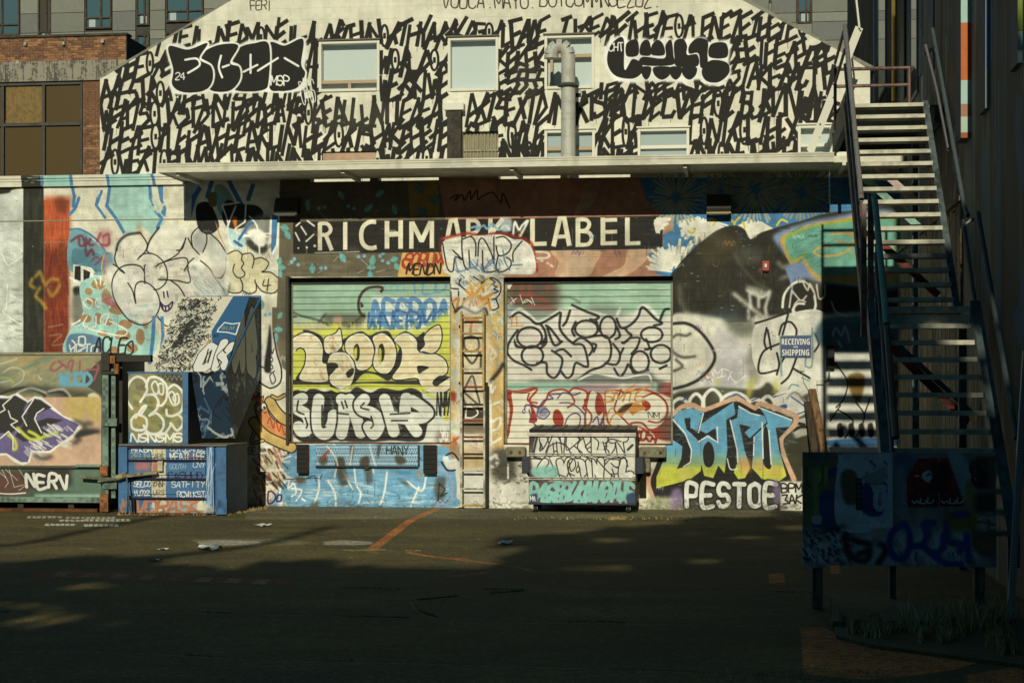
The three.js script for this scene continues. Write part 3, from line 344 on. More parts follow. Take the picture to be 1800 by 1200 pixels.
  // teal creature
  q.f('#7d97bd', '1362 412 1400 396 1460 382 1580 376 1590 500 1470 500 1420 490 1394 492 1384 470 1392 462 1366 430', 2.5); q.f('#c4a054', '1372 418 1400 402 1456 388 1586 380 1586 492 1456 496 1426 482 1410 460 1392 466 1376 436', 0.8); q.f('#86b04a', '1380 420 1402 406 1456 392 1584 386 1584 470 1456 480 1430 474 1412 452 1392 458', 0.8); q.f('#6aa890', '1382 424 1404 410 1456 396 1580 390 1582 466 1456 484 1434 478 1420 462 1416 444 1394 454', 0.6); q.hatch('#4f8f7c', 1384, 404, 1455, 470, 70, 24, 2, 0.5, -0.4); q.l('#c4a054', 4, '1456 432 1438 436 1432 444 1446 450 1480 446 1500 430 1500 410 1462 412|1540 400 1520 440 1560 470'); q.f('#7d97bd', '1382 470 1406 462 1412 480 1396 490 1394 520 1388 490', 1.2); q.l('#7d97bd', 3, '1392 480 1393 516'); q.hatch('#b98f48', 1460, 390, 1570, 450, 20, 16, 3, 0.7, 0.4);
  // pale throw-up right of the door
  q.f('#d5d2bd', '1178 562 1260 558 1290 572 1320 566 1350 556 1660 560 1660 700 1178 700', 3); q.f('#cfcab4', '1180 560 1226 566 1252 596 1262 630 1246 656 1216 676 1180 690', 2); q.f('#a9a0ac', '1262 580 1300 600 1318 640 1300 672 1256 680 1260 640', 9, 0.6); q.f('#a9a0ac', '1186 690 1230 676 1300 672 1280 690', 6, 0.5); q.f('#6c6d5c', '1278 560 1326 566 1318 590 1298 590 1282 576', 5, 0.8); q.f('#7a7868', '1312 630 1326 606 1336 660 1330 676 1316 660', 4, 0.6);
  q.l(LN, 5, '1180 569 1206 568 1228 580 1248 604 1257 624 1252 642 1232 664 1210 676 1180 684', 0.9); q.l('#3a3830', 4, '1180 596 1190 588 1206 590 1214 586|1180 612 1188 622 1202 628 1222 626|1188 632 1200 644 1184 652', 1.5, 0.85);
  q.f('#dcd8c4', '1330 570 1380 552 1450 552 1450 660 1400 690 1372 676 1340 660 1326 640 1322 610'); q.hatch('#b9b5a2', 1330, 560, 1450, 670, 90, 8, 2, 0.35, 1.2); q.l(LN, 3.4, '1328 568 1348 562 1384 550|1386 552 1376 588|1370 588 1376 570 1390 566 1400 578 1400 590|1348 576 1344 600 1348 614|1350 580 1356 614|1370 604 1344 616 1334 640 1338 656 1368 650|1366 620 1370 640 1366 658|1372 640 1384 620|1400 630 1388 660 1374 674|1396 648 1430 668|1432 664 1446 636|1434 588 1440 604 1432 618', 0.4); q.l('#7a9c96', 3, '1372 592 1428 590|1428 576 1428 640 1416 642 1418 626|1428 586 1460 582|1372 592 1374 660|1410 664 1434 672 1450 668|1384 690 1392 676 1404 678|1448 624 1446 672', 0.6); q.l('#cfc7b4', 3, '1392 510 1388 540|1376 540 1378 520 1394 498 1412 494 1430 510 1434 536 1424 556 1404 560 1396 540 1404 528 1416 530|1394 512 1408 528 1418 520|1412 496 1420 510 1424 498 1430 510|1436 500 1440 524 1450 520 1450 500', 0.5); q.l('#e4e2d2', 4, '1376 540 1380 516 1396 498 1414 494|1432 520 1434 540 1422 556 1402 558 1394 546 1402 534 1414 534', 0.6);
  q.l('#ebe7da', 1.8, '1244 664 1252 656 1252 670|1256 650 1262 656 1270 648 1268 662|1272 648 1284 654 1280 668|1288 652 1284 660 1294 672 1304 666 1310 660|1262 664 1276 660');
  // row of dark domes, then the blue piece and its subtitle
  q.f('#4b4a3c', '1180 696 1220 684 1260 680 1330 684 1350 672 1372 690 1400 700 1430 690 1440 720 1440 905 1180 905 1180 730', 2); for (const [x, y, w, h] of [[1196, 700, 13, 22], [1224, 692, 11, 26], [1253, 684, 15, 34], [1292, 690, 22, 26], [1330, 702, 18, 20], [1350, 696, 11, 24]]) { q.l('#dedac8', 6, `${x - w} ${y + h} ${x - w} ${y + h * 0.4} ${x} ${y} ${x + w} ${y + h * 0.4} ${x + w} ${y + h}`, 0.6); } q.l('#4a5f9a', 2.4, '1198 706 1208 698|1276 704 1294 692 1310 702|1322 704 1332 700'); q.f('#d6d2c0', '1358 698 1386 684 1420 716 1400 734 1370 720', 1); q.l('#4a5f9a', 2.4, '1360 698 1382 690|1390 696 1418 718 1402 728'); q.f('#4a5f9a', '1364 718 1380 710 1384 716 1370 722'); q.l('#e2dfce', 2.6, '1390 690 1386 722|1366 694 1392 686'); q.f('#c4bf4c', '1316 672 1326 664 1322 694 1312 698', 3, 0.8); q.f('#c4bf4c', '1362 670 1370 672 1366 690 1360 692', 3, 0.8); q.f('#c4bf4c', '1256 666 1266 672 1262 680', 3, 0.7);
  q.l('#8a8c7c', 3, '1400 740 1440 730|1384 700 1400 690 1430 720', 1); q.f('#d6d0b8', '1398 740 1440 734 1440 770 1400 770', 2, 0.7); q.l('#35342b', 5, '1396 756 1410 750 1440 752|1404 744 1414 746'); q.f('#474332', '1392 776 1440 770 1440 860 1404 856 1386 810', 1);
  q.l('#cfa07a', 9, '1182 732 1198 716 1218 712 1240 720 1288 702 1300 702 1328 718 1338 710 1394 728 1400 736 1396 748 1374 770 1378 800 1396 842', 0.4); q.f('#353128', '1182 734 1200 718 1240 724 1286 706 1300 706 1328 722 1338 714 1392 734 1390 748 1370 770 1374 800 1390 840 1374 852 1212 862 1146 890 1142 846 1160 800 1182 772', 0.3, 1, false); q.hatch('#7d6f50', 1190, 730, 1385, 850, 260, 2, 1, 0.7);
  const SG = q.g.createLinearGradient(0, q.m(1280, 790)[1], 0, q.m(1280, 846)[1]); SG.addColorStop(0, K('#5fa0bf')); SG.addColorStop(0.45, K('#8fb07a')); SG.addColorStop(0.6, K('#c6cc3e')); SG.addColorStop(1, K('#bfc23a'));
  for (const s of ['1182 738 1192 722 1214 717 1238 724 1230 744 1226 758 1214 752 1214 734 1203 735 1207 754 1226 772 1235 800 1232 828 1214 842 1186 850 1154 858 1154 838 1168 806 1172 782 1182 772 1200 784 1198 806 1190 824 1206 820 1216 810 1214 790 1205 766 1190 748', '1230 756 1234 744 1290 706 1293 728 1277 738 1279 790 1274 832 1263 818 1254 840 1238 836 1230 802 1228 776 1246 764 1261 778 1258 752 1242 762', '1283 740 1296 734 1299 712 1320 726 1344 730 1348 742 1318 770 1309 760 1320 750 1300 745 1309 790 1319 822 1310 840 1298 842 1290 830 1297 812 1295 790', '1334 714 1394 738 1389 750 1364 752 1370 790 1383 836 1370 846 1340 842 1322 822 1325 790 1326 766 1350 744 1344 728']) { q.path(s, true, false); q.g.fillStyle = SG; q.g.fill(); }
  q.hatch('#7fb8d0', 1184, 716, 1390, 810, 120, 14, 2, 0.3); q.f('#e0a05c', '1300 806 1316 806 1320 826 1304 830', 4, 0.8); q.f('#e0a05c', '1328 806 1344 812 1340 826 1326 820', 4, 0.7); q.f('#dca060', '1346 822 1376 820 1370 836 1344 832', 5, 0.5); q.f('#353128', '1238 784 1246 776 1254 786 1256 806 1250 820 1240 818 1236 800'); q.f('#353128', '1343 756 1350 756 1356 820 1342 812'); q.l('#e6e3d4', 2, '1182 736 1204 760 1216 790 1214 812 1202 820|1237 726 1228 760|1261 750 1262 778|1228 776 1244 766 1260 776|1284 738 1296 790 1297 812|1334 716 1392 738|1299 714 1320 726 1336 730|1326 768 1325 800|1352 756 1356 816|1340 742 1342 806', 0, 1, false); q.l('#e6e3d4', 2, '1279 806 1284 824 1296 824'); q.l('#cfa07a', 8, '1144 826 1140 850 1150 880', 0.5); q.r('#b9b49a', 1140, 874, 1200, 905, 3); q.hatch('#8f9a5c', 1140, 870, 1190, 898, 20, 14, 5, 0.5, 1.3); q.f('#8d77a0', '1180 866 1196 858 1202 890 1182 898', 3, 0.8);
  q.tag('PESTOE', 1208, 851, 166, 39, '#33322a', 8, { jit: 0.03, fill: ['#d6d7c8', 2.6], fit: 0.64 }); q.r('#dcd7c2', 1372, 846, 1450, 905, 1); q.tag('BPM', 1374, 850, 38, 15, '#37352b', 2.8); q.tag('3AK', 1376, 870, 36, 15, '#37352b', 2.8); q.f('#8d77a0', '1360 846 1368 846 1372 880 1362 884', 2, 0.7);
  // wall behind the stair
  q.f('#d8d5c2', '1448 612 1660 612 1660 800 1448 800', 1); q.l('#2f2e28', 2.2, '1470 640 1490 670 1484 700 1470 716|1474 720 1500 740 1486 770|1504 706 1520 730 1510 760 1500 772|1530 700 1520 728|1460 740 1478 712|1560 720 1570 745 1556 770|1470 640 1460 630'); q.f('#7d5f30', '1545 640 1575 630 1584 700 1560 720 1545 690', 2); q.f('#7d5f30', '1492 660 1520 660 1512 706 1496 690', 2); q.tag('IA', 1548, 632, 24, 18, '#e8e5d6', 3); q.l('#dcdacb', 3, '1566 664 1556 700'); q.f('#35628c', '1470 772 1660 768 1660 780 1470 784', 1.2); for (const x of [1472, 1492, 1510, 1526, 1556]) { q.f('#35332b', `${x} 748 ${x + 8} 744 ${x + 11} 764 ${x + 3} 768`, 0.8); } q.f('#4b6a70', '1452 560 1600 560 1600 612 1452 612', 3, 0.9); q.l('#c9cbbd', 3, '1462 530 1470 548 1490 556|1464 590 1470 576 1480 590 1486 574 1494 600|1474 600 1480 610', 1); q.l('#4d8f88', 2.5, '1452 568 1480 562 1530 566');
  // worn base and small tags everywhere
  q.hatch('#6e6650', 440, 880, 1420, 895, 160, 10, 3, 0.4); for (let i = 0; i < 110; i++) { const x = rnd(500, 1430), y = rnd(395, x > 1170 ? 690 : 880); const c = [WHT, '#2f2e28', '#3f6ea0', '#a8402c', '#5a3f70', '#d98a3a'][Math.floor(rnd(6))]; q.scrawl(x, y, rnd(12, 28), rnd(6, 13), c, rnd(0.8, 1.6), 0.5); }
  // spray haze and half-buffed patches
  for (let i = 0; i < 34; i++) q.el(['#d8d4c0', '#8f8f80', '#a9b4ae', '#c9a890', '#6f6c5c', '#b8c4b8'][Math.floor(rnd(6))], rnd(140, 1440), rnd(400, 870), rnd(8, 34), rnd(5, 18), 5, rnd(0.12, 0.34));
  for (let i = 0; i < 60; i++) { const x = rnd(130, 500), y = rnd(400, 640); q.scrawl(x, y, rnd(10, 30), rnd(6, 14), ['#3a3930', '#8c4650', '#e6e2d0', '#5b7a9c', '#a08c5c'][Math.floor(rnd(5))], rnd(0.7, 1.5), 0.4); }
  // runs of paint, chips along the block joints, grime near the ground
  for (let i = 0; i < 260; i++) { const x = rnd(130, 1450), y = rnd(400, 860), c = ['#e2dfc6', '#2f2e28', '#5b86a8', '#35332c', '#8f8a72'][Math.floor(rnd(5))]; q.l(c, rnd(0.5, 1.1), `${x} ${y} ${x + rnd(-0.6, 0.6)} ${y + rnd(6, 34)}`, 0, rnd(0.25, 0.65), false); }
  for (let i = 0; i < 420; i++) { const x = rnd(0, 1450), y = rnd(330, 890), w = rnd(1, 5); q.l(rnd() < 0.6 ? '#d8d3bb' : '#4a4638', rnd(0.6, 1.6), `${x} ${y} ${x + w} ${y + rnd(-0.8, 0.8)}`, 0, rnd(0.3, 0.7), false); }
  for (let i = 0; i < 500; i++) { const x = rnd(430, 1430), y = 893 - Math.abs(rnd(-1, 1) * rnd(0, 1)) * 46; q.l('#5a5340', rnd(0.8, 3), `${x} ${y} ${x + rnd(-4, 4)} ${y + rnd(0, 5)}`, 0, rnd(0.15, 0.45), false); }
  q.grain(0.12, 0.1);
}
// --- the two roll-up doors
const drs = new Paint(-0.19, 490, 1200, 474, 792, 124);
{
  const q = drs, LN = '#2f2e26';
  q.r('#98bd9e', 480, 470, 1220, 800);
  // left door
  q.hatch('#8ab094', 508, 492, 790, 560, 60, 60, 3, 0.3); q.r('#bfb694', 505, 566, 800, 600, 5); q.f('#5a5744', '568 560 575 552 604 551 640 552 646 562 630 572 600 575 576 570', 4, 0.75); q.l('#3f3d30', 3, '508 546 530 555 560 563 578 572|508 556 520 556|560 566 572 552|612 574 630 560 640 552', 1.2, 0.9); q.f('#b3937c', '586 558 600 556 600 568 586 568', 2); q.l('#4a3a26', 5, '670 512 672 506 662 504 645 507 634 518 630 532 632 548 640 556', 0.4); q.f('#4a3a26', '634 530 639 538 634 540');
  q.f('#dde0d0', '655 520 690 522 720 524 790 524 790 578 650 580 644 560 656 545', 3, 0.9); q.tag('AEEBOA', 652, 528, 142, 42, '#5e93c0', 8, { jit: 0.05, fit: 0.7 }); q.tag('WNFRMO', 646, 548, 140, 30, '#3f70a8', 4.5, { slant: 0.2 }); q.tag('ILD', 722, 494, 66, 20, '#6fa6bc', 4); q.tag('COO', 676, 500, 36, 14, '#7db3b6', 2.4); q.hatch('#5e93c0', 650, 530, 790, 576, 50, 10, 3, 0.6, 1);
  q.f('#cfd24a', '506 584 520 578 560 582 590 570 612 582 650 578 700 580 740 580 762 566 792 560 792 706 700 690 620 694 506 690', 4); q.hatch('#cfd24a', 510, 560, 790, 590, 60, 12, 3, 0.7, 1.3); q.hatch('#c0c43c', 510, 585, 790, 685, 90, 24, 5, 0.5);
  // drop shadow of the letters
  q.f('#2c2a22', '507 592 515 590 512 630 518 616 528 609 536 616 536 640 520 668 560 668 578 674 582 684 612 690 624 672 640 656 660 658 672 664 684 668 700 650 706 620 704 608 690 640 668 654 640 650 612 640 600 612 572 608 566 592 548 582 532 580 536 590', 0.6); q.f('#2c2a22', '600 606 610 592 634 582 650 590 662 584 682 582 694 596 712 582 732 592 746 584 742 616 726 618 700 600', 0.6); q.p('#2c2a22', '508 668 580 668 600 672 740 668 740 676 508 676'); q.f('#2c2a22', '740 676 752 694 772 690 792 676 792 664 776 660 764 670', 0.6);
  const CR = '#dfd2a4';
  for (const s of ['513 600 522 590 536 585 550 588 562 598 567 614 566 636 574 642 577 668 540 670 526 664 536 640 537 618 528 610 519 616 514 634', '571 594 590 586 597 578 600 594 600 608 590 618 576 621 570 612', '582 622 600 619 616 624 623 642 622 660 614 678 598 682 584 676 579 662 590 647 576 640', '607 602 616 591 630 586 645 591 655 606 657 626 651 643 640 650 628 648 622 632 608 616', '655 594 668 586 680 589 692 603 696 622 692 642 682 655 671 656 660 649 656 636 660 614', '693 598 705 587 720 587 732 599 734 616 750 622 764 622 780 631 786 644 784 656 772 662 762 670 770 676 792 664 792 680 772 692 752 688 740 676 732 664 700 667 690 662 704 640 706 614', '745 594 752 583 766 573 773 574 776 592 771 611 760 620 745 617 738 617 747 606']) { q.l('#25231b', 4.6, s + ' ' + s.split(' ').slice(0, 2).join(' ')); q.f(CR, s); q.clip(s, () => { const n = nums(s), xs = n.filter((_, k) => k % 2 === 0), ys = n.filter((_, k) => k % 2), b = [Math.min(...xs), Math.min(...ys), Math.max(...xs), Math.max(...ys)]; q.hatch('#f0ead0', ...b, 24, 16, 3, 0.6, -0.3); if (b[0] > 600) q.hatch('#d9b45c', ...b, 26, 18, 4, 0.4, -0.2); else q.hatch('#a8805a', ...b, 18, 8, 4, 0.4, 1); q.l('#efecd8', 3, s, 0.6, 0.8); }); }
  q.l('#efecd8', 2, '534 587 552 590 564 604|609 600 620 590 640 588 652 604|660 590 678 590 692 608|700 590 716 589 730 602|590 622 612 624 620 646');
  q.f('#24231c', '622 610 628 604 632 614 631 630 626 634 622 626'); q.f('#c3c842', '622 616 627 610 627 628 623 630'); q.f('#24231c', '666 608 672 604 676 616 674 632 668 636 665 622'); q.f('#c3c842', '666 614 670 614 670 636 666 640'); q.f('#24231c', '608 656 616 648 622 648 620 658 612 664'); q.f('#24231c', '574 640 590 638 594 646 582 650 578 664'); q.f('#24231c', '734 643 754 645 744 652 736 656'); q.f('#24231c', '760 672 766 664 776 660 772 676 764 678'); q.f('#cfd24a', '516 620 522 618 526 624 524 640 512 668 508 672 508 650'); 
  // white letters below
  q.f('#d6d8c6', '506 690 770 690 792 700 792 782 506 782', 1); q.f('#2e2d25', '508 700 520 684 534 690 548 682 570 688 590 684 610 692 626 680 650 690 670 682 700 686 724 682 740 690 744 700 758 712 764 732 752 745 744 772 720 776 690 774 660 776 620 776 590 774 560 778 530 776 512 758 508 730', 0.5);
  q.l('#cfd24a', 5, '508 684 560 680 580 682 600 690 614 680 640 676 700 678 740 680 752 694 772 698 788 690', 0.6); q.r('#c8cd44', 780, 690, 788, 740, 1.5); q.r('#8a7a6a', 766, 756, 790, 780, 4, 0.8); q.tag('SAS', 774, 744, 14, 30, '#e3e1d2', 2.4); q.tag('NMM', 768, 690, 22, 40, '#35352c', 2.4);
  const W = '#d8d9c8', O = '#2e2d25';
  q.bub(['531 700 521 706 522 718 536 727 543 738 540 754 530 758 524 750', '560 702 557 730 560 756 573 762 584 744 586 730', '600 702 612 706|604 714 604 740 600 762|614 702 624 728 634 760', '640 702 632 710 636 720 654 726 666 738 664 754 656 762 648 750', '676 702 684 728 692 758|714 700 712 724 722 744 732 758|690 732 712 736|724 704 744 716 752 726 740 734 720 734'], 21, W, O, 3.2);
  q.l(O, 3, '524 704 522 722 534 728|536 734 540 746 538 752|566 712 566 748 572 750|592 726 612 728|600 706 604 718|606 704 610 716|640 708 634 716 648 720|652 732 656 746 652 752|686 728 720 726|688 739 716 739|700 704 700 724|740 700 760 716 764 730 754 740'); q.hatch('#b8bdb0', 515, 696, 750, 768, 90, 8, 3, 0.35, 0.8); q.hatch('#dfb8a4', 520, 740, 740, 768, 20, 10, 3, 0.4);
  // right door
  q.r('#9cc2a2', 884, 474, 1200, 560); q.hatch('#8db397', 960, 490, 1180, 545, 50, 60, 3, 0.35); q.hatch('#dfe4d0', 960, 496, 1170, 530, 14, 30, 1, 0.8); q.f('#5a4c3c', '896 486 965 486 980 500 985 520 975 545 930 548 890 530', 7, 0.95); q.l('#9a4434', 6, '902 490 900 506|918 490 917 518|932 488 931 524|965 494 962 510|900 530 920 520 948 524 962 530|930 537 975 543', 1.6, 0.8); q.p('#d9d2b8', '886 490 906 490 896 508 886 506'); q.l('#d8d4c4', 1.4, '898 522 904 532 896 534 908 524|914 518 920 532 930 528 936 534 926 526 918 534|934 522 940 536', 0.2);
  q.f('#d3cfbc', '886 560 905 548 916 545 932 556 950 566 985 545 1005 540 1040 552 1058 556 1080 555 1100 552 1120 545 1136 536 1160 560 1190 556 1190 672 886 672', 3); q.f('#82827a', '925 540 960 545 985 540 950 562 930 552', 5, 0.8); q.f('#7c8078', '1030 540 1070 536 1100 548 1084 558 1060 556', 6, 0.7); q.f('#7d8592', '886 545 900 540 904 556 886 566', 4, 0.7); q.hatch('#d9b3a6', 900, 580, 1170, 665, 120, 30, 3, 0.32); q.hatch('#b9c4c4', 920, 560, 1170, 650, 60, 12, 5, 0.4, 0.7); q.l('#4d4b40', 3, '985 522 1004 523 1020 532', 1.5, 0.7);
  q.l('#efece0', 4, '900 552 914 543 932 555 948 566 986 545|1008 538 1036 548 1056 552 1068 556|1084 556 1090 542|1112 556 1122 552 1128 538 1142 541 1158 558', 1.6, 0.9);
  q.l(LN, 4.4, '898 558 912 549 930 559 948 569 984 549|986 550 984 576 996 594 1008 604|960 572 968 578 985 600|962 576 974 606 988 600|950 569 958 582 960 602 950 612|1002 546 996 564 990 572|1006 536 1030 547 1052 556 1046 562 1038 561|1012 566 1006 580 1010 590|1048 564 1054 582|1084 560 1090 574 1098 576 1112 568 1122 556 1130 540 1152 560 1164 568 1150 572|1084 574 1090 590 1082 596|1098 576 1104 584 1110 590 1098 602 1094 602|1160 564 1168 545 1176 543', 0.5);
  const ell = (x, y, rx, ry, w = 4) => { let s = ''; for (let i = 0; i <= 12; i++) s += `${x + rx * Math.cos(i * 0.5236)} ${y + ry * Math.sin(i * 0.5236)} `; q.l(LN, w, s, 0.3); };
  ell(931, 593, 22, 18); ell(936, 625, 19, 17); ell(1031, 578, 20, 15); ell(1069, 575, 14, 19); ell(1146, 588, 19, 13); ell(1162, 622, 18, 16); ell(1125, 636, 16, 19);
  q.l(LN, 4, '910 580 896 600 892 620 904 634 922 642 934 650|1008 602 1020 594 1034 600 1042 612 1036 624|1010 605 1026 608 1034 640 1028 644 1012 638 1006 658 996 664 986 652|944 638 960 638 962 656 974 664 984 652 988 630 970 616|1036 592 1064 590 1074 606 1072 630 1058 644 1036 652 1014 670|1040 604 1048 606 1044 618|1078 604 1090 622 1084 640 1064 638|1108 594 1124 594 1120 610 1110 622 1120 612|1136 596 1142 612 1134 614 1146 612|1080 648 1090 662 1100 650 1104 640 1110 648 1116 656 1132 652 1140 650|1160 648 1172 642|1096 612 1090 624|976 618 990 614 1004 626', 0.4); q.f(LN, '904 594 910 606 926 612 906 610', 0.3); q.f(LN, '950 606 960 586 956 576 962 600', 0.3);
  q.f('#6d7466', '946 668 1000 668 1040 655 1076 662 1108 660 1140 652 1160 672 1180 676 946 678', 3, 0.9); q.l('#edeada', 3, '1016 668 1044 656 1070 660 1096 664 1118 660 1140 658 1146 672', 0.8); q.tag('11', 896, 558, 18, 14, '#d98f3c', 2.4); q.l('#d98f3c', 2, '896 574 920 572');
  q.r('#d9d2b6', 884, 674, 1196, 790); q.l('#a53a28', 12, '894 690 902 720 896 770 902 784 930 782', 0.6); q.f('#a53a28', '1150 676 1190 674 1190 700 1160 690', 1); q.f('#a53a28', '1148 752 1190 730 1190 770 1160 772', 1.5); q.f('#8fb79e', '890 674 960 672 1030 674 1024 684 900 686', 2); q.f('#9c7c86', '1020 676 1090 676 1060 692 1010 690', 4, 0.8); q.f('#9c7c86', '1100 678 1180 674 1170 690 1110 690', 4, 0.5); q.f('#5d5a48', '1146 668 1170 672 1160 690 1150 686', 3, 0.8); q.f('#86b69c', '1148 672 1156 676 1150 696', 2);
  for (const s of ['900 690 920 688 942 684 930 700 934 712 950 716 962 702 968 690 988 686 1000 690 1010 684 1030 690 1028 706 1024 718 1038 730 1040 742 1028 756 1040 780 900 786 896 760 902 720', '1038 690 1054 696 1060 720 1056 744 1040 756 1030 742', '1066 690 1088 688 1100 692 1124 686 1150 692 1168 706 1172 724 1164 744 1144 754 1130 742 1110 742 1096 752 1076 748 1068 730', '1112 752 1132 756 1150 780 1110 784']) { q.l('#a53a28', 7, s + ' ' + s.split(' ').slice(0, 2).join(' '), 0.4); q.f('#dcd6ba', s); }
  q.f('#a53a28', '974 722 982 720 990 732 990 746 980 750 972 738'); q.f('#a53a28', '1050 692 1058 706 1060 722 1052 730 1046 716'); q.f('#a53a28', '1128 704 1140 706 1144 716 1134 722'); q.f('#a53a28', '930 706 940 722 944 740 930 742 934 724'); q.l('#a53a28', 3, '892 686 920 690 944 682|930 692 928 704 944 708|1000 688 1010 706 998 716|1028 702 1030 716 1040 730 1036 746 1022 748|1130 698 1150 692 1170 706 1172 728 1158 742 1140 740|1084 704 1080 720 1090 730 1104 744|1092 684 1086 700');
  q.f('#6d6a8a', '944 716 960 714 962 730 948 732', 1, 0.7); q.l('#5f4f78', 2.4, '922 722 924 712 932 712 946 716 956 704 972 700 966 694 984 692|980 700 990 690 1008 694 1020 690|948 716 944 730 956 736 966 726 958 718 950 724|984 708 1002 708 1016 716 1028 730 1030 748|992 750 998 734 1010 726 1020 732 1018 752|930 720 936 740 946 752|1042 742 1050 732 1054 748 1060 734 1062 750|1096 720 1110 708 1132 716', 0.3); q.el('#5f4f78', 921, 723, 3, 4).el('#dcd6ba', 921, 723, 1.6, 2.4);
  q.f('#c98634', '1084 724 1098 710 1120 708 1136 718 1120 724 1112 730 1104 722 1092 732'); q.f('#4a3a34', '1086 724 1098 712 1112 710 1100 722'); q.tag('SMTE', 1062, 688, 76, 18, '#cc8a34', 3, { slant: 0.25 }); q.l('#cc8a34', 2.6, '1066 736 1072 720 1082 716|1070 748 1078 730 1090 726|1098 688 1116 676|1120 690 1140 680'); q.tag('NM', 1140, 724, 20, 10, LN, 1.2); q.tag('XOSY', 1116, 756, 44, 18, '#a53a28', 4); q.f('#5a5444', '1164 738 1184 728 1190 772 1166 772', 4, 0.7);
  q.grain(0.07, 0.03);
}

// ---------------------------------------------------------------- the warehouse
const wh = thing('warehouse', 'white graffiti covered warehouse with lettered gable, canopy and two roll-up doors', 'building', [Xa(850), 0, -5]);
const XL = -14.5, XR = 2.95, WT = Ya(300, 850);            // wall ends and top
const DL = [Xa(506), Xa(792), Ya(780, 640), Ya(487, 640)], DR = [Xa(885), Xa(1183), Ya(782, 1030), Ya(486, 1030)];   // door openings: x0 x1 y0 y1
{
  
  // open slots at the head of the wall, below the canopy, through which the sunlit gable shows
  const SLOT = [[545, 650], [664, 771], [876, 985], [998, 1108]].map(([a, b]) => [Xa(a), Xa(b), 5.786, WT + 1]), rim = [[XL, -0.1], [XR, -0.1], [XR, WT]];
  for (const n of [...SLOT].reverse()) rim.push([n[1], WT], [n[1], n[2]], [n[0], n[2]], [n[0], WT]);
  const sh = new THREE.Shape([...rim, [XL, WT]].map((p) => new THREE.Vector2(...p)));
  for (const d of [DL, DR]) sh.holes.push(new THREE.Path([[d[0], d[2]], [d[1], d[2]], [d[1], d[3]], [d[0], d[3]]].map((p) => new THREE.Vector2(...p))));
  const wall = part(wh, 'wall', new THREE.ExtrudeGeometry(sh, { depth: 0.26, bevelEnabled: false }).translate(0, 0, -0.2575), low.mat(0.88), low);
  wall.userData.label = 'long concrete block wall under layers of graffiti';
  // concrete blocks, laid in running bond, each with its own edges
  const bw = 0.4, bh = 0.2, j = 0.005, cells = [];
  const cut = (x0, x1, y0, y1) => { for (const d of [DL, DR, ...SLOT]) { if (y1 > d[2] + 0.01 && y0 < d[3] - 0.01 && x1 > d[0] && x0 < d[1]) { if (x0 < d[0] - 0.05) cut(x0, d[0] - 0.004, y0, y1); if (x1 > d[1] + 0.05) cut(d[1] + 0.004, x1, y0, y1); if (y0 < d[2] - 0.03) cut(Math.max(x0, d[0]), Math.min(x1, d[1]), y0, d[2] - 0.004); return; } } cells.push([x0, x1, y0, y1]); };
  for (let r = 0; r * bh < WT - 0.02; r++) for (let x = XL + (r % 2) * 0.2 - 0.2; x < XR; x += bw) { const x0 = Math.max(XL, x + j / 2), x1 = Math.min(XR, x + bw - j / 2); if (x1 - x0 > 0.03) cut(x0, x1, Math.max(0, r * bh + j / 2), Math.min(WT - 0.01, (r + 1) * bh - j / 2)); }
  const bmat = low.mat(0.86), score = (c) => { const X = (c[0] + c[1]) / 2, Y = (c[2] + c[3]) / 2; return Y < 0.2 ? 9 : X < Xa(40) ? 0.5 : X > Xa(1185) && X < Xa(1460) ? 0 : X < Xa(1200) && Y > 4.3 ? 3 : 2; };
  cells.sort((a, b) => score(a) - score(b));
  const rest = [];
  cells.forEach((c, i) => { const dz = rnd(-0.0012, 0.0012), g = slab(c[0], c[1], c[2], c[3], -0.003, 0.006 + dz, 0.003); if (i < 300) part(wall, 'block', g, bmat, low); else rest.push(g); });
  const st = part(wall, 'blockwork', rest, bmat, low); st.userData.kind = 'stuff';
}
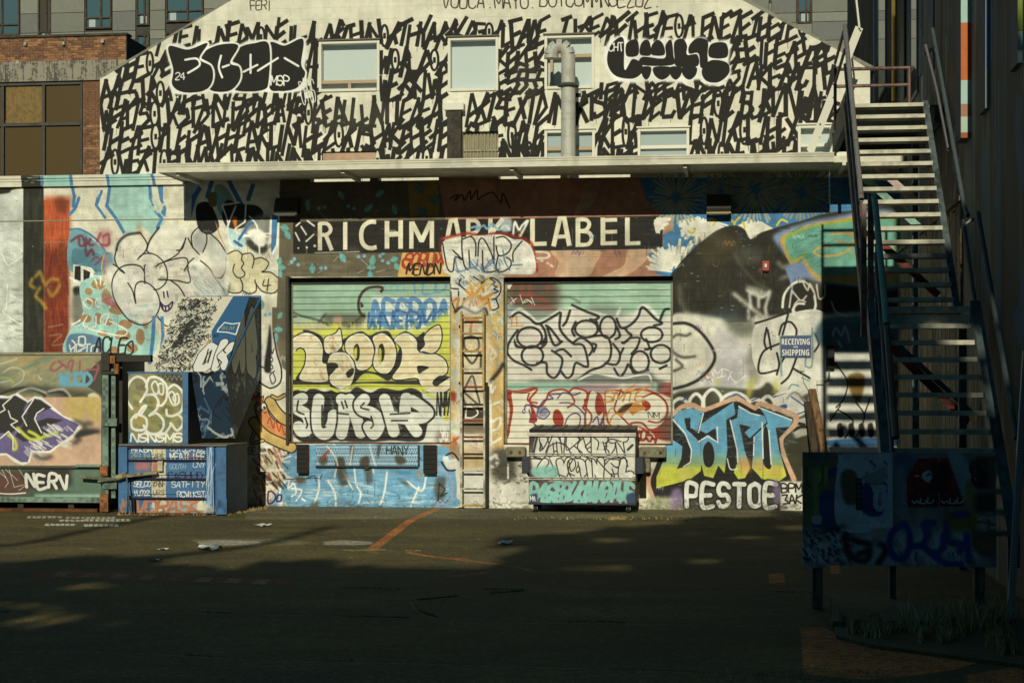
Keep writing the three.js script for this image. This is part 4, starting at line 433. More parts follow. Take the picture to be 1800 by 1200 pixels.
// reveals, lintels and roll-up doors
const dark = tileMat('dark steel', ['#3a3a32', '#2b2b26'], { rough: 0.6 }), rustm = tileMat('rust', ['#7a4a2a', '#4a3222'], { rough: 0.85, blot: 0.5 });
const floorM = tileMat('dock concrete', ['#8a846c', '#6d6853'], { rough: 0.9 });
for (const [d, label] of [[DL, 'left roll-up door painted with yellow bubble letters above white ones'], [DR, 'right roll-up door painted with pale outlined letters above red ones']]) {
  const door = part(wh, 'roll_up_door', box(d[0] - 0.2, d[1] + 0.2, d[2] - 0.1, d[3] + 0.1, -0.32, -0.272), dark); door.userData.label = label;
  const n = 26, h = (d[3] - d[2]) / n, sm = drs.mat(0.62, { metalness: 0.15 });
  for (let i = 0; i < n; i++) {
    const y0 = d[2] + i * h, y1 = y0 + h, zf = -0.19, t = [];     // curtain slat: flat face with a rolled bead at the joint
    const prof = [[y0 + 0.002, -0.206], [y0 + 0.003, zf - 0.004], [y0 + 0.010, zf], [y1 - 0.014, zf], [y1 - 0.009, zf + 0.0025], [y1 - 0.004, zf - 0.001], [y1 - 0.003, -0.206]];
    for (let k = 0; k < prof.length - 1; k++) { const [ya, za] = prof[k], [yb, zb] = prof[k + 1]; t.push(...quad([d[0] + 0.045, ya, za], [d[1] - 0.045, ya, za], [d[1] - 0.045, yb, zb], [d[0] + 0.045, yb, zb])); }
    part(door, 'slat', tri(t), sm, drs);
  }
  for (const x of [d[0] + 0.002, d[1] - 0.042]) part(door, 'guide_rail', box(x, x + 0.04, d[2], d[3], -0.26, -0.175, 0.006), tileMat('guide rail', ['#8f8c74', '#6f6c58']));
  part(door, 'hood', box(d[0] + 0.004, d[1] - 0.004, d[3] - 0.1, d[3] - 0.004, -0.262, -0.16), dark);
  part(door, 'sill', box(d[0] + 0.004, d[1] - 0.004, d[2] - 0.02, d[2] + 0.028, -0.262, -0.012, 0.006), rustm);
}
{ // the left door's steel jamb is proud of the wall
  part(wh, 'door_jamb', box(Xa(503), Xa(508), DL[2] - 0.02, DL[3] + 0.03, 0.009, 0.05, 0.004), dark);
}
// coping of the low wing on the left, with three mouldings, painted across
const cop = new Paint(0.1, -80, 360, 300, 330, 130);
{
  const q = cop; q.r(CRM, -120, 280, 420, 340); q.r('#37372e', 36, 280, 73, 340); q.r('#9cd0bd', 74, 280, 122, 340); q.l(BLU, 6, '73 300 72 326|123 300 124 326|187 300 190 328|263 300 268 312 270 328', 0, 1, false, 'butt'); q.r('#a5d2c0', 191, 280, 262, 340); q.hatch('#e8e4cc', 40, 308, 72, 322, 12, 12, 1.4, 0.7); q.grain(0.06, 0.1);
}
{
  const x0 = XL, x1 = Xa(326), y1 = Ya(307, 150, 0.1), y0 = Ya(326, 150, 0.1), cm = cop.mat(0.75), h = y1 - y0, prof = [[0.008, 0], [0.07, 0.0], [0.075, 0.42], [0.062, 0.45], [0.085, 0.48], [0.085, 0.66], [0.07, 0.69], [0.1, 0.72], [0.1, 1], [-0.3, 1.02]];
  const t = []; for (let k = 0; k < prof.length - 1; k++) { const [za, ya] = prof[k], [zb, yb] = prof[k + 1]; t.push(...quad([x0, y0 + ya * h, za], [x1, y0 + ya * h, za], [x1, y0 + yb * h, zb], [x0, y0 + yb * h, zb])); }
  part(wh, 'coping', tri(t), cm, cop);
  part(wh, 'flashing_strip', box(XL, Xa(326), Ya(388, 150), Ya(386.2, 150), 0.008, 0.014), flat('#8f8a70', 0.7));
  part(wh, 'roof_deck', box(XL, 3, y1 - 0.06, y1 - 0.02, -12, -0.29), floorM);
}
// gable
const GZ = -0.3;
{
  const g = ([x, y]) => at(x, y, GZ), pts = [[175, 330], [175, 138], [184, 134], [290, 70], [400, 4], [835, -252], [1350, 24], [1468, 85], [1530, 122], [1530, 330]].map(g).map((p) => new THREE.Vector2(p[0], p[1]));
  const sh = new THREE.Shape(pts); sh.autoClose = true;
  const WIN = [[560, 70, 667, 162], [787, 64, 876, 161], [957, 60, 1045, 157], [566, 265, 660, 290], [813, 230, 876, 290], [957, 227, 1046, 285], [1121, 224, 1212, 282], [1403, 219, 1464, 280]].map(([a, b, c, e]) => [...g([a, e]).slice(0, 2), ...g([c, b]).slice(0, 2)]);
  for (const w of WIN) sh.holes.push(new THREE.Path([[w[0], w[1]], [w[2], w[1]], [w[2], w[3]], [w[0], w[3]]].map((p) => new THREE.Vector2(...p))));
  const gw = part(wh, 'gable_wall', new THREE.ExtrudeGeometry(sh, { depth: 0.24, bevelEnabled: false }).translate(0, 0, GZ - 0.24), gab.mat(0.9), gab);
  gw.userData.label = 'white gable wall covered in black brush lettering';
  part(wh, 'roof', [bar([pts[1].x - 0.05, pts[1].y + 0.02, -6.4], [pts[5].x, pts[5].y + 0.05, -6.4], 12, 0.06), bar([pts[5].x, pts[5].y + 0.05, -6.4], [pts[8].x + 0.1, pts[8].y + 0.02, -6.4], 12, 0.06)], tileMat('roof felt', ['#8d8a78', '#767362']));
  const vinyl = flat('#d9d5bb', 0.5), tan = flat('#b39a72', 0.6), blind = flat('#cbd8cc', 0.85);
  const glass = new THREE.MeshPhysicalMaterial({ color: 0xffffff, transmission: 1, thickness: 0, roughness: 0.02, ior: 1.5 });
  const darkGlass = new THREE.MeshPhysicalMaterial({ color: C3('#a9bab2'), roughness: 0.08, metalness: 0.0, clearcoat: 1, clearcoatRoughness: 0.02 });
  const inner = flat('#9fb3ae', 0.8);
  WIN.forEach((w, i) => {
    const [x0, y0, x1, y1] = w, zf = GZ + 0.012, f = 0.05;
    if (i === 3) { const b = part(wh, 'boarded_window', box(x0 + 0.002, x1 - 0.002, y0, y1 - 0.01, GZ - 0.1, GZ - 0.05), tileMat('tan board', ['#c19d7c', '#b08e6e'])); b.userData.label = 'window boarded over with a tan panel'; return; }
    if (i === 4) { const b = part(wh, 'corrugated_panel', box(x0 + 0.002, x1 - 0.002, y0, y1 - 0.01, GZ - 0.12, GZ - 0.1), tileMat('corr', ['#a39a76', '#8a8262'])); for (let k = 0; k < 9; k++) { const x = x0 + 0.04 + k * (x1 - x0 - 0.06) / 9; part(b, 'ridge', cyl([x + 0.02, y0, GZ - 0.095], [x + 0.02, y1 - 0.02, GZ - 0.095], 0.022, 0.022, 8), tiles.corr); } part(b, 'rail', box(x0 + 0.01, x1 - 0.01, y0 + (y1 - y0) * 0.42, y0 + (y1 - y0) * 0.46, GZ - 0.08, GZ - 0.06), tiles.corr); return; }
    const win = part(wh, 'window', [box(x0 + 0.001, x0 + f, y0 + 0.001, y1 - 0.001, GZ - 0.16, zf, 0.004), box(x1 - f, x1 - 0.001, y0 + 0.001, y1 - 0.001, GZ - 0.16, zf, 0.004), box(x0 + f, x1 - f, y1 - f, y1 - 0.001, GZ - 0.16, zf - 0.003, 0.004), box(x0 + f, x1 - f, y0 + 0.001, y0 + f, GZ - 0.16, zf + 0.02, 0.004)], vinyl);
    const lowRow = i >= 5 && i < 7;
    part(win, 'glass_pane', box(x0 + f, x1 - f, y0 + f, y1 - f, GZ - 0.1, GZ - 0.096), lowRow ? darkGlass : glass);
    part(win, 'blind', box(x0 + 0.01, x1 - 0.01, y0 + 0.01, y1 - 0.01, GZ - 0.18, GZ - 0.17), lowRow ? inner : blind);
    part(win, 'head_trim', box(x0 - 0.02, x1 + 0.02, y1 + 0.002, y1 + 0.03, GZ + 0.002, zf + 0.03, 0.004), i < 3 ? flat('#6b6555', 0.7) : vinyl);
    if (i === 0 || i === 2) { const ym = y0 + (y1 - y0) * (i ? 0.62 : 0.2); part(win, 'transom', box(x0 + f, x1 - f, ym - 0.03, ym + 0.03, GZ - 0.14, GZ - 0.03, 0.004), tan); part(win, 'mullion', i ? box(x0 + 0.1, x0 + 0.15, y0 + f, ym - 0.031, GZ - 0.14, GZ - 0.03, 0.004) : box((x0 + x1) / 2 - 0.03, (x0 + x1) / 2 + 0.03, y0 + f, ym - 0.031, GZ - 0.14, GZ - 0.03, 0.004), tan); }
    if (i > 4) { const ym = y0 + (y1 - y0) * 0.42; part(win, 'transom', box(x0 + f, x1 - f, ym - 0.03, ym + 0.03, GZ - 0.14, GZ - 0.02, 0.004), i === 5 ? tan : vinyl); }
  });
  part(wh, 'wall_box', [box(Xa(788, GZ), Xa(813, GZ), Ya(300, 800, GZ), Ya(196, 800, GZ), GZ + 0.002, GZ + 0.16, 0.01)], tileMat('painted box', ['#4a473a', '#2f2d25'], { blot: 0.5, size: 0.6 }));
  part(wh, 'wall_box_cap', [box(Xa(783, GZ), Xa(818, GZ), Ya(196, 800, GZ), Ya(184, 800, GZ), GZ + 0.002, GZ + 0.2, 0.01)], vinyl);
}
// canopy
const CP = 1.46;
{
  const y0 = Ya(303, 276, CP), y1 = Ya(287, 276, CP), x0 = Xa(276, CP), x1 = Xa(1467, CP), fm = tileMat('canopy paint', ['#dcd6b8', '#d2ccae'], { rough: 0.75, grain: 0.03, blot: 0.12, size: 3 });
  const can = part(wh, 'canopy', box(x0 + 0.02, x1 - 0.02, y0 + 0.02, y1 - 0.015, 0.012, CP - 0.045), fm); can.userData.label = 'flat cream canopy over the loading doors';
  const h = y1 - y0, prof = [[CP - 0.06, 0], [CP - 0.012, 0], [CP - 0.01, 0.55], [CP - 0.022, 0.57], [CP - 0.004, 0.6], [CP - 0.004, 0.78], [CP - 0.018, 0.8], [CP, 0.83], [CP, 1], [CP - 0.12, 1.02]], t = [];
  for (let k = 0; k < prof.length - 1; k++) { const [za, ya] = prof[k], [zb, yb] = prof[k + 1]; t.push(...quad([x0, y0 + ya * h, za], [x1, y0 + ya * h, za], [x1, y0 + yb * h, zb], [x0, y0 + yb * h, zb])); }
  part(can, 'fascia', tri(t), fm); part(can, 'added_shade_box', box(x1 + 0.004, 2.79, y0 + 0.02, y1 - 0.03, 0.012, 1.2), fm);  // box beyond the canopy end, added to shade the wall behind the stair
  part(can, 'end_board', [box(x0, x0 + 0.018, y0, y1, 0.012, CP - 0.062), box(x1 - 0.018, x1, y0, y1, 0.012, CP - 0.062)], fm);
  for (const x of [x0 + 0.3, x0 + 3.2, x0 + 6.1, x0 + 9, x0 + 11.6]) part(can, 'soffit_beam', box(x, x + 0.06, y0 - 0.05, y0 + 0.019, 0.02, CP - 0.09), fm);
}

// ---------------------------------------------------------------- fittings on the wall
const black = tileMat('black rubber', ['#33322c', '#26251f'], { rough: 0.85 }), steel = tileMat('grey steel', ['#8c8a78', '#6f6d5e'], { rough: 0.5, metal: 0.5 });
// dock plate and bumpers of the left door
{
  const X0 = Xa(556), X1 = Xa(735), Y0 = Ya(820, 640), Y1 = Ya(782, 640), q = new Paint(0.03, 550, 740, 776, 826, 300);
  q.r('#6a9cb8', 540, 770, 750, 830); for (let r = 0, y = 782; y < 822; y += 2.4, r++) for (let x = 556 + (r % 2) * 2.2; x < 736; x += 4.4) q.l(r % 3 ? '#cfd6cf' : '#2f4a58', 1.1, `${x} ${y} ${x + 1.8} ${y + (r % 2 ? 1.4 : -1.4)}`); q.f('#4a4034', '560 806 572 800 576 812 566 818', 2, 0.8); q.l('#a8452f', 4, '566 806 574 796 580 790', 0.8); for (const s of ['592 806 604 804 606 822 590 822', '634 806 648 802 648 822 634 822', '694 802 708 802 714 812 700 816', '616 782 622 782 618 816', '664 782 670 782 664 808']) q.f('#463c2e', s, 1.6, 0.85); q.l('#e6e4d4', 2, '575 784 590 804 594 820|620 784 616 816|650 784 658 812 662 820', 0.8); q.tag('HANY.', 680, 784, 50, 14, '#33322a', 2);
  q.grain(0.08, 0);
  const t = thing('dock_leveler', 'blue diamond-plate dock leveller under the left roll-up door', 'dock leveller', [(X0 + X1) / 2, Y0, 0.02]);
  part(t, 'lip_plate', slab(X0, X1, Y0 + 0.012, Y1, 0.008, 0.05, 0.004), q.mat(0.5, { metalness: 0.3 }), q);
  part(t, 'lip_edge', box(X0 - 0.01, X1 + 0.01, Y0 - 0.012, Y0 + 0.01, 0.009, 0.065, 0.005), dark); part(t, 'side_rib', box(X1 + 0.004, X1 + 0.03, Y0 + 0.02, Y1, 0.009, 0.05, 0.003), dark); part(t, 'latch', box((X0 + X1) / 2 - 0.04, (X0 + X1) / 2 + 0.04, Y0 - 0.05, Y0 - 0.014, 0.009, 0.05, 0.006), dark);
  for (const [a, b, w] of [[524, 543, 'left'], [746, 768, 'right']]) {
    const x0 = Xa(a), x1 = Xa(b), y0 = Ya(832, 640), y1 = Ya(781, 640), s = thing('dock_bumper', w === 'left' ? 'tall black laminated rubber bumper left of the blue dock plate' : 'tall black laminated rubber bumper right of the blue dock plate, beside the ladder', 'bumper', [(x0 + x1) / 2, y0, 0.05], 'rubber dock bumpers');
    for (let k = 0; k < 6; k++) part(s, 'rubber_pad', box(x0, x1, y0 + k * (y1 - y0) / 6 + 0.002, y0 + (k + 1) * (y1 - y0) / 6 - 0.002, 0.008, 0.115 + rnd(0.01), 0.006), black);
    for (const x of [x0 - 0.008, x1 - 0.004]) part(s, 'side_angle', box(x, x + 0.012, y0 + 0.04, y1 - 0.02, 0.009, 0.09), rustm);
  }
  const q2 = tileMat('grimy bumper', ['#8a8468', '#3f3b30'], { blot: 0.6, rough: 0.9 });
  for (const [a, b, yb, label] of [[1124, 1172, 804, 'angled grimy bumper block at the right end of the right door sill'], [891, 926, 803, 'angled grimy bumper block left of the dumpster, below the right door']]) {
    const x0 = Xa(a), x1 = Xa(b), y1 = Ya(785, a), y0 = Ya(yb, a), s = thing('corner_bumper', label, 'bumper', [(x0 + x1) / 2, y0 - 0.2, 0.08]), L = a > 1000;
    part(s, 'block', box(x0, x1, y0, y1, 0.009, 0.2, 0.03), q2); if (L) part(s, 'block', box(x0 + 0.02, x0 + 0.2, y0 - 0.26, y0 - 0.003, 0.009, 0.18, 0.03), q2);
    for (const x of [x0 + 0.1, x1 - 0.1]) part(s, 'bolt', cyl([x, (y0 + y1) / 2, 0.19], [x, (y0 + y1) / 2, 0.215], 0.03, 0.03, 10), rustm);
  }
}
// flood lights under the canopy, strobe, sign, boxes
for (const [a, b, y0, y1, label] of [[487, 527, 379, 349, 'dark wedge shaped wall light beside the start of the lettering'], [1243, 1285, 377, 343, 'dark wedge shaped wall light with a yellow edge above the black paint']]) {
  const x0 = Xa(a), x1 = Xa(b), Y0 = Ya(y0, a), Y1 = Ya(y1, a), t = thing('wall_light', label, 'wall light', [(x0 + x1) / 2, Y0, 0.1], 'wall lights over the doors');
  part(t, 'housing', prismX([[0.008, Y0 + 0.02], [0.24, Y0 + 0.02], [0.26, Y0 + 0.08], [0.12, Y1], [0.008, Y1]], x0, x1), dark); part(t, 'lens_rim', box(x0 - 0.006, x1 + 0.006, Y0 - 0.006, Y0 + 0.018, 0.05, 0.255, 0.006), flat(a > 1000 ? '#b8a050' : '#57564c', 0.5)); part(t, 'lens', box(x0 + 0.03, x1 - 0.03, Y0 - 0.02, Y0 - 0.007, 0.08, 0.235, 0.006), new THREE.MeshPhysicalMaterial({ color: C3('#a8ac9c'), roughness: 0.2 }));
}
{
  const x0 = Xa(1340), x1 = Xa(1352.5), y0 = Ya(476, 1346), y1 = Ya(459, 1346), t = thing('alarm_strobe', 'small red fire alarm strobe on the black painted wall', 'fire alarm', [(x0 + x1) / 2, y0, 0.03]);
  part(t, 'body', box(x0, x1, y0, y1, 0.009, 0.06, 0.008), flat('#a83a28', 0.4)); part(t, 'strobe_lens', box(x0 + 0.04, x1 - 0.04, y0 + 0.05, y1 - 0.05, 0.061, 0.085, 0.01), flat('#e2dccb', 0.2)); part(t, 'back_box', box(x0 + 0.01, x1 - 0.01, y0 - 0.02, y0 - 0.002, 0.009, 0.05), black);
}
{
  const q = new Paint(0.03, 1366, 1432, 582, 634, 700); q.r('#3b4d78', 1360, 570, 1440, 640);
  const g = q.g; g.fillStyle = K('#e6e2cc'); g.textAlign = 'center'; const put = (s, y, h, w) => { const [cx, cy] = q.m(1399.2, y); g.save(); g.translate(cx, cy); g.font = `bold ${h * q.k}px sans-serif`; const m = g.measureText(s).width; g.scale(w * q.k * 0.985 / m, 1); g.fillText(s, 0, 0); g.restore(); }; put('RECEIVING', 605.5, 14, 50); put('AND', 611, 4.4, 8); put('SHIPPING', 624.5, 14, 48); q.grain(0.05, 0.02);
  const x0 = Xa(1373), x1 = Xa(1426), y0 = Ya(628, 1399), y1 = Ya(590, 1399), t = thing('wall_sign', 'blue sign with white letters RECEIVING AND SHIPPING', 'sign', [(x0 + x1) / 2, y0, 0.02]);
  part(t, 'panel', slab(x0, x1, y0, y1, 0.009, 0.03, 0.003), q.mat(0.5), q); for (const [x, y] of [[x0 + 0.03, y0 + 0.03], [x1 - 0.03, y0 + 0.03], [x0 + 0.03, y1 - 0.03], [x1 - 0.03, y1 - 0.03]]) part(t, 'screw', cyl([x, y, 0.03], [x, y, 0.034], 0.008, 0.008, 8), steel);
}
{
  const x0 = Xa(1452), x1 = Xa(1467), y0 = Ya(648, 1455), y1 = Ya(608, 1455), t = thing('junction_box', 'tall dark electrical box on the wall beside the stair', 'electrical box', [(x0 + x1) / 2, y0, 0.05]);
  part(t, 'case', box(x0, x1, y0, y1, 0.009, 0.12, 0.01), black); part(t, 'conduit', tube([[x0 + 0.06, y0, 0.04], [x0 + 0.05, y0 - 0.18, 0.04], [x0 - 0.02, y0 - 0.22, 0.03], [x0 - 0.12, y0 - 0.22, 0.025]], 0.016), steel); part(t, 'conduit_box', box(x0 - 0.16, x0 - 0.02, y0 - 0.27, y0 - 0.19, 0.009, 0.05, 0.008), flat('#d2cfbb', 0.5));
  const bx = Xa(1411), by = Ya(646, 1411), s = thing('wall_switch', 'small pale switch box below the blue sign with a hanging cord', 'switch', [bx, by - 0.1, 0.03]); part(s, 'plate', box(bx - 0.035, bx + 0.035, by - 0.06, by + 0.06, 0.009, 0.035, 0.006), flat('#cfcab2', 0.5)); part(s, 'cord', tube([[bx, by - 0.06, 0.03], [bx + 0.02, by - 0.25, 0.025], [bx + 0.1, by - 0.4, 0.02], [bx + 0.13, by - 0.8, 0.02], [bx + 0.12, by - 1.2, 0.02]], 0.006, 5), flat('#8b8d80'));
}
solo('leaning_plank', 'brown timber plank leaning on the wall beside the stair', 'plank', bar(at(1428, 684, 0.07), at(1452, 806, 0.5), 0.13, 0.05), tileMat('old wood', ['#8f6a44', '#5f452c'], { streak: 0.8 }));
solo('leaning_plank', 'dark weathered plank leaning left of the brown plank', 'plank', bar(at(1420, 706, 0.06), at(1434, 806, 0.4), 0.12, 0.05), tileMat('dark wood', ['#4f4232', '#352c22'], { streak: 0.8 }));

// ladder on the pillar between the doors
{
  const z = 0.16, x0 = Xa(809, z), x1 = Xa(856, z), yT = Ya(546, 830, z), yM = Ya(676, 830, z), t = thing('ladder', 'tall paint-splashed extension ladder standing on the pillar between the roll-up doors', 'ladder', [(x0 + x1) / 2, 0, z]);
  const yel = tileMat('ladder ochre', ['#c79f4e', '#a07a38'], { blot: 0.4 }), wht = tileMat('ladder pale', ['#d6cfae', '#8a7550'], { blot: 0.5 }), blk = tileMat('ladder dark', ['#3a372e', '#25231d'], { blot: 0.4 }), redm = tileMat('ladder red', ['#9a4430', '#6a5a44'], { blot: 0.5 });
  part(t, 'rail', bar([x0 + 0.02, yM, z], [x0 + 0.02, yT, z], 0.035, 0.06, 0.005), yel); part(t, 'rail', bar([x1 - 0.06, yM - 0.1, z], [x1 - 0.06, yT, z], 0.035, 0.06, 0.005), yel);
  part(t, 'rail', bar([x0 + 0.02, 0.02, z], [x0 + 0.02, yM - 0.004, z], 0.04, 0.07, 0.005), wht); part(t, 'rail', bar([x1, 0.02, z + 0.02], [x1, yM + 0.04, z + 0.02], 0.035, 0.08, 0.005), blk); part(t, 'rail', bar([x1 - 0.045, 0.02, z], [x1 - 0.045, yM - 0.12, z], 0.035, 0.06, 0.005), wht);
  [558, 586, 617, 648, 680, 711, 739, 768, 798, 827, 859, 888].forEach((y, i) => { const Y = Ya(y, 830, z); part(t, 'rung', cyl([x0 + 0.04, Y, z], [x1 - 0.06, Y, z], 0.019, 0.019, 10), [yel, yel, yel, wht, redm, blk, redm, redm, blk, wht, wht, yel][i]); });
  for (const x of [x0 + 0.02, x1 - 0.03]) part(t, 'foot', box(x - 0.05, x + 0.05, 0.0, 0.019, z - 0.05, z + 0.08, 0.006), blk);
  for (const y of [yT - 0.3, yM]) part(t, 'wall_bracket', box(x0 - 0.03, x0 + 0.0, y, y + 0.05, 0.01, z - 0.01), blk);
}

// dumpster
{
  const zf = 1.05, zb = 0.16, q = new Paint(zf + 0.01, 920, 1130, 745, 890, 240);
  q.r('#2c3a52', 900, 730, 1150, 900); q.f('#5a5044', '930 752 1118 752 1118 860 940 864', 1); q.f('#3e3428', '930 760 1118 756 1118 850 930 850', 0.6);
  q.f('#d5d3bf', '934 790 950 764 980 762 1010 760 1060 758 1112 762 1118 800 1112 846 1080 852 1040 844 1000 850 960 846 938 830', 2); q.hatch('#b9b8a4', 940, 764, 1112, 845, 60, 14, 4, 0.4, -0.3);
  const LN = '#3a3228'; q.bub(['946 772 942 792 950 800 962 790|954 768 962 790', '976 772 966 796|976 772 988 796|970 786 986 786', '1000 770 998 796|1000 772 1012 774 1010 784 1000 786|1004 786 1016 798', '1032 772 1022 784 1030 796 1040 792', '1046 770 1046 796|1048 772 1062 772|1048 784 1060 784|1048 796 1064 796', '1076 772 1098 770|1088 772 1092 798'], 11, '#d5d3bf', LN, 2); q.bub(['958 812 950 826 960 838 974 830', '984 812 990 836|1000 810 990 836', '1012 812 1006 826 1014 838 1026 828 1022 814 1012 812', '1036 812 1040 838|1040 812 1054 836|1056 810 1056 838', '1070 812 1068 838|1070 814 1084 814|1070 826 1082 826', '1096 812 1094 836 1108 834'], 11, '#d5d3bf', LN, 2); q.l(LN, 2, '948 770 952 790 960 780 966 766|960 800 966 784 984 778 998 786 1004 800|966 806 978 830 994 838|972 778 974 798|978 776 980 800|984 764 988 796|996 764 996 790 1010 782 1020 770 1008 762|1010 784 1024 796|1024 764 1032 790 1040 796|1040 766 1052 776 1050 790|1060 776 1068 800 1080 790 1084 776 1100 800|1062 790 1072 772 1092 776|1000 810 1004 828 1012 818 1008 806 998 812 1000 830 1010 836|1016 812 1022 840|1040 806 1042 838|1048 806 1066 826 1080 838 1076 824|1064 816 1074 806 1090 806 1086 822 1074 814|1098 800 1104 820|930 806 950 806|1028 800 1040 812'); q.l(LN, 4, '944 768 938 800 950 806|1104 790 1112 782', 0.5); q.l('#e2dfd0', 4, '1100 832 1116 836|1096 848 1112 836', 0.6); q.f('#7fbfae', '936 822 976 820 978 838 940 838', 1.6, 0.9);
  q.f('#6a4a48', '930 850 1118 848 1118 884 932 886', 2); q.tag('PASTRUKNVOTUS', 932, 850, 184, 30, '#7cc0b0', 6.5, { slant: 0.3, jit: 0.16 }); q.tag('IVEMLNTYM', 940, 864, 170, 18, '#7cc0b0', 5, { slant: 0.3, jit: 0.2 }); q.f('#2f4668', '930 872 944 868 942 886 930 886', 1); q.f('#2f4668', '1102 870 1118 866 1118 886 1104 886', 1); q.tag('MA', 932, 872, 10, 8, '#e2e0d0', 1.4); q.grain(0.08, 0.04);
  const x0 = Xa(930, zf), x1 = Xa(1117, zf), y0 = Ya(884, 1024, zf), yt = Ya(760, 1024, zf), d = thing('dumpster', 'graffitied front-load dumpster on castors in front of the right door', 'dumpster', [(x0 + x1) / 2, 0, 0.6]);
  const navy = tileMat('navy steel', ['#2b3648', '#1f2833'], { rough: 0.55, blot: 0.4 }), lid = tileMat('lid plastic', ['#2b2a25', '#211f1b'], { rough: 0.5 });
  const body = part(d, 'body', prismX([[zf, y0], [zf, yt], [zb, yt + 0.025], [zb, y0]], x0, x1), navy);
  part(body, 'front_panel', slab(x0, x1, y0, yt - 0.075, zf + 0.001, zf + 0.01, 0.003), q.mat(0.5, { metalness: 0.1 }), q);
  for (const y of [798, 840]) for (const o of [0, 0.034]) part(body, 'rib', box(x0 - 0.005, x1 + 0.005, Ya(y, 1024, zf) - o, Ya(y, 1024, zf) - o + 0.016, zf + 0.0105, zf + 0.035, 0.006), tileMat('rib paint', ['#c4c0aa', '#9a967f']));
  part(body, 'top_channel', box(x0 - 0.02, x1 + 0.015, yt - 0.07, yt - 0.002, zf + 0.002, zf + 0.05, 0.008), tileMat('bright edge', ['#d8c8b8', '#b8a696'], { rough: 0.4, metal: 0.3 })); part(body, 'bottom_channel', box(x0 - 0.01, x1 + 0.01, y0 - 0.03, y0 - 0.002, zf - 0.3, zf + 0.03, 0.006), navy);
  for (const [a, b] of [[x0 + 0.01, (x0 + x1) / 2 - 0.01], [(x0 + x1) / 2 + 0.01, x1 - 0.01]]) { const l = part(d, 'lid', prismX([[zf + 0.05, yt + 0.004], [zf + 0.06, yt + 0.055], [zb, yt + 0.1], [zb, yt + 0.03]], a, b), lid); for (let k = 0; k < 4; k++) part(l, 'ridge', bar([a + 0.12 + k * (b - a - 0.24) / 3, yt + 0.062, zf], [a + 0.12 + k * (b - a - 0.24) / 3, yt + 0.108, zb + 0.02], 0.05, 0.02), lid); }
  for (const x of [x0 - 0.13, x1 + 0.004]) { part(d, 'fork_pocket', [box(x, x + 0.126, Ya(832, 930, zf), Ya(804, 930, zf), zb + 0.25, zf - 0.05, 0.01)], navy); part(d, 'pocket_gusset', prism([[x, Ya(832, 930, zf) - 0.003], [x + 0.126, Ya(832, 930, zf) - 0.003], [x > 0 - 3 ? x : x + 0.126, Ya(832, 930, zf) - 0.2]], 0.4, 0.45), navy); }
  for (const x of [x0 + 0.1, x1 - 0.12]) for (const z of [zb + 0.15, zf - 0.1]) { const c = part(d, 'castor', [box(x - 0.04, x + 0.04, 0.13, y0 - 0.003, z - 0.05, z + 0.05, 0.006)], navy); part(c, 'fork', [box(x - 0.036, x - 0.028, 0.05, 0.129, z - 0.03, z + 0.03), box(x + 0.028, x + 0.036, 0.05, 0.129, z - 0.03, z + 0.03)], steel); part(c, 'wheel', cyl([x - 0.026, 0.072, z], [x + 0.026, 0.072, z], 0.072, 0.072, 20), black); part(c, 'hub', cyl([x - 0.03, 0.072, z], [x + 0.03, 0.072, z], 0.03, 0.03, 12), steel); }
}

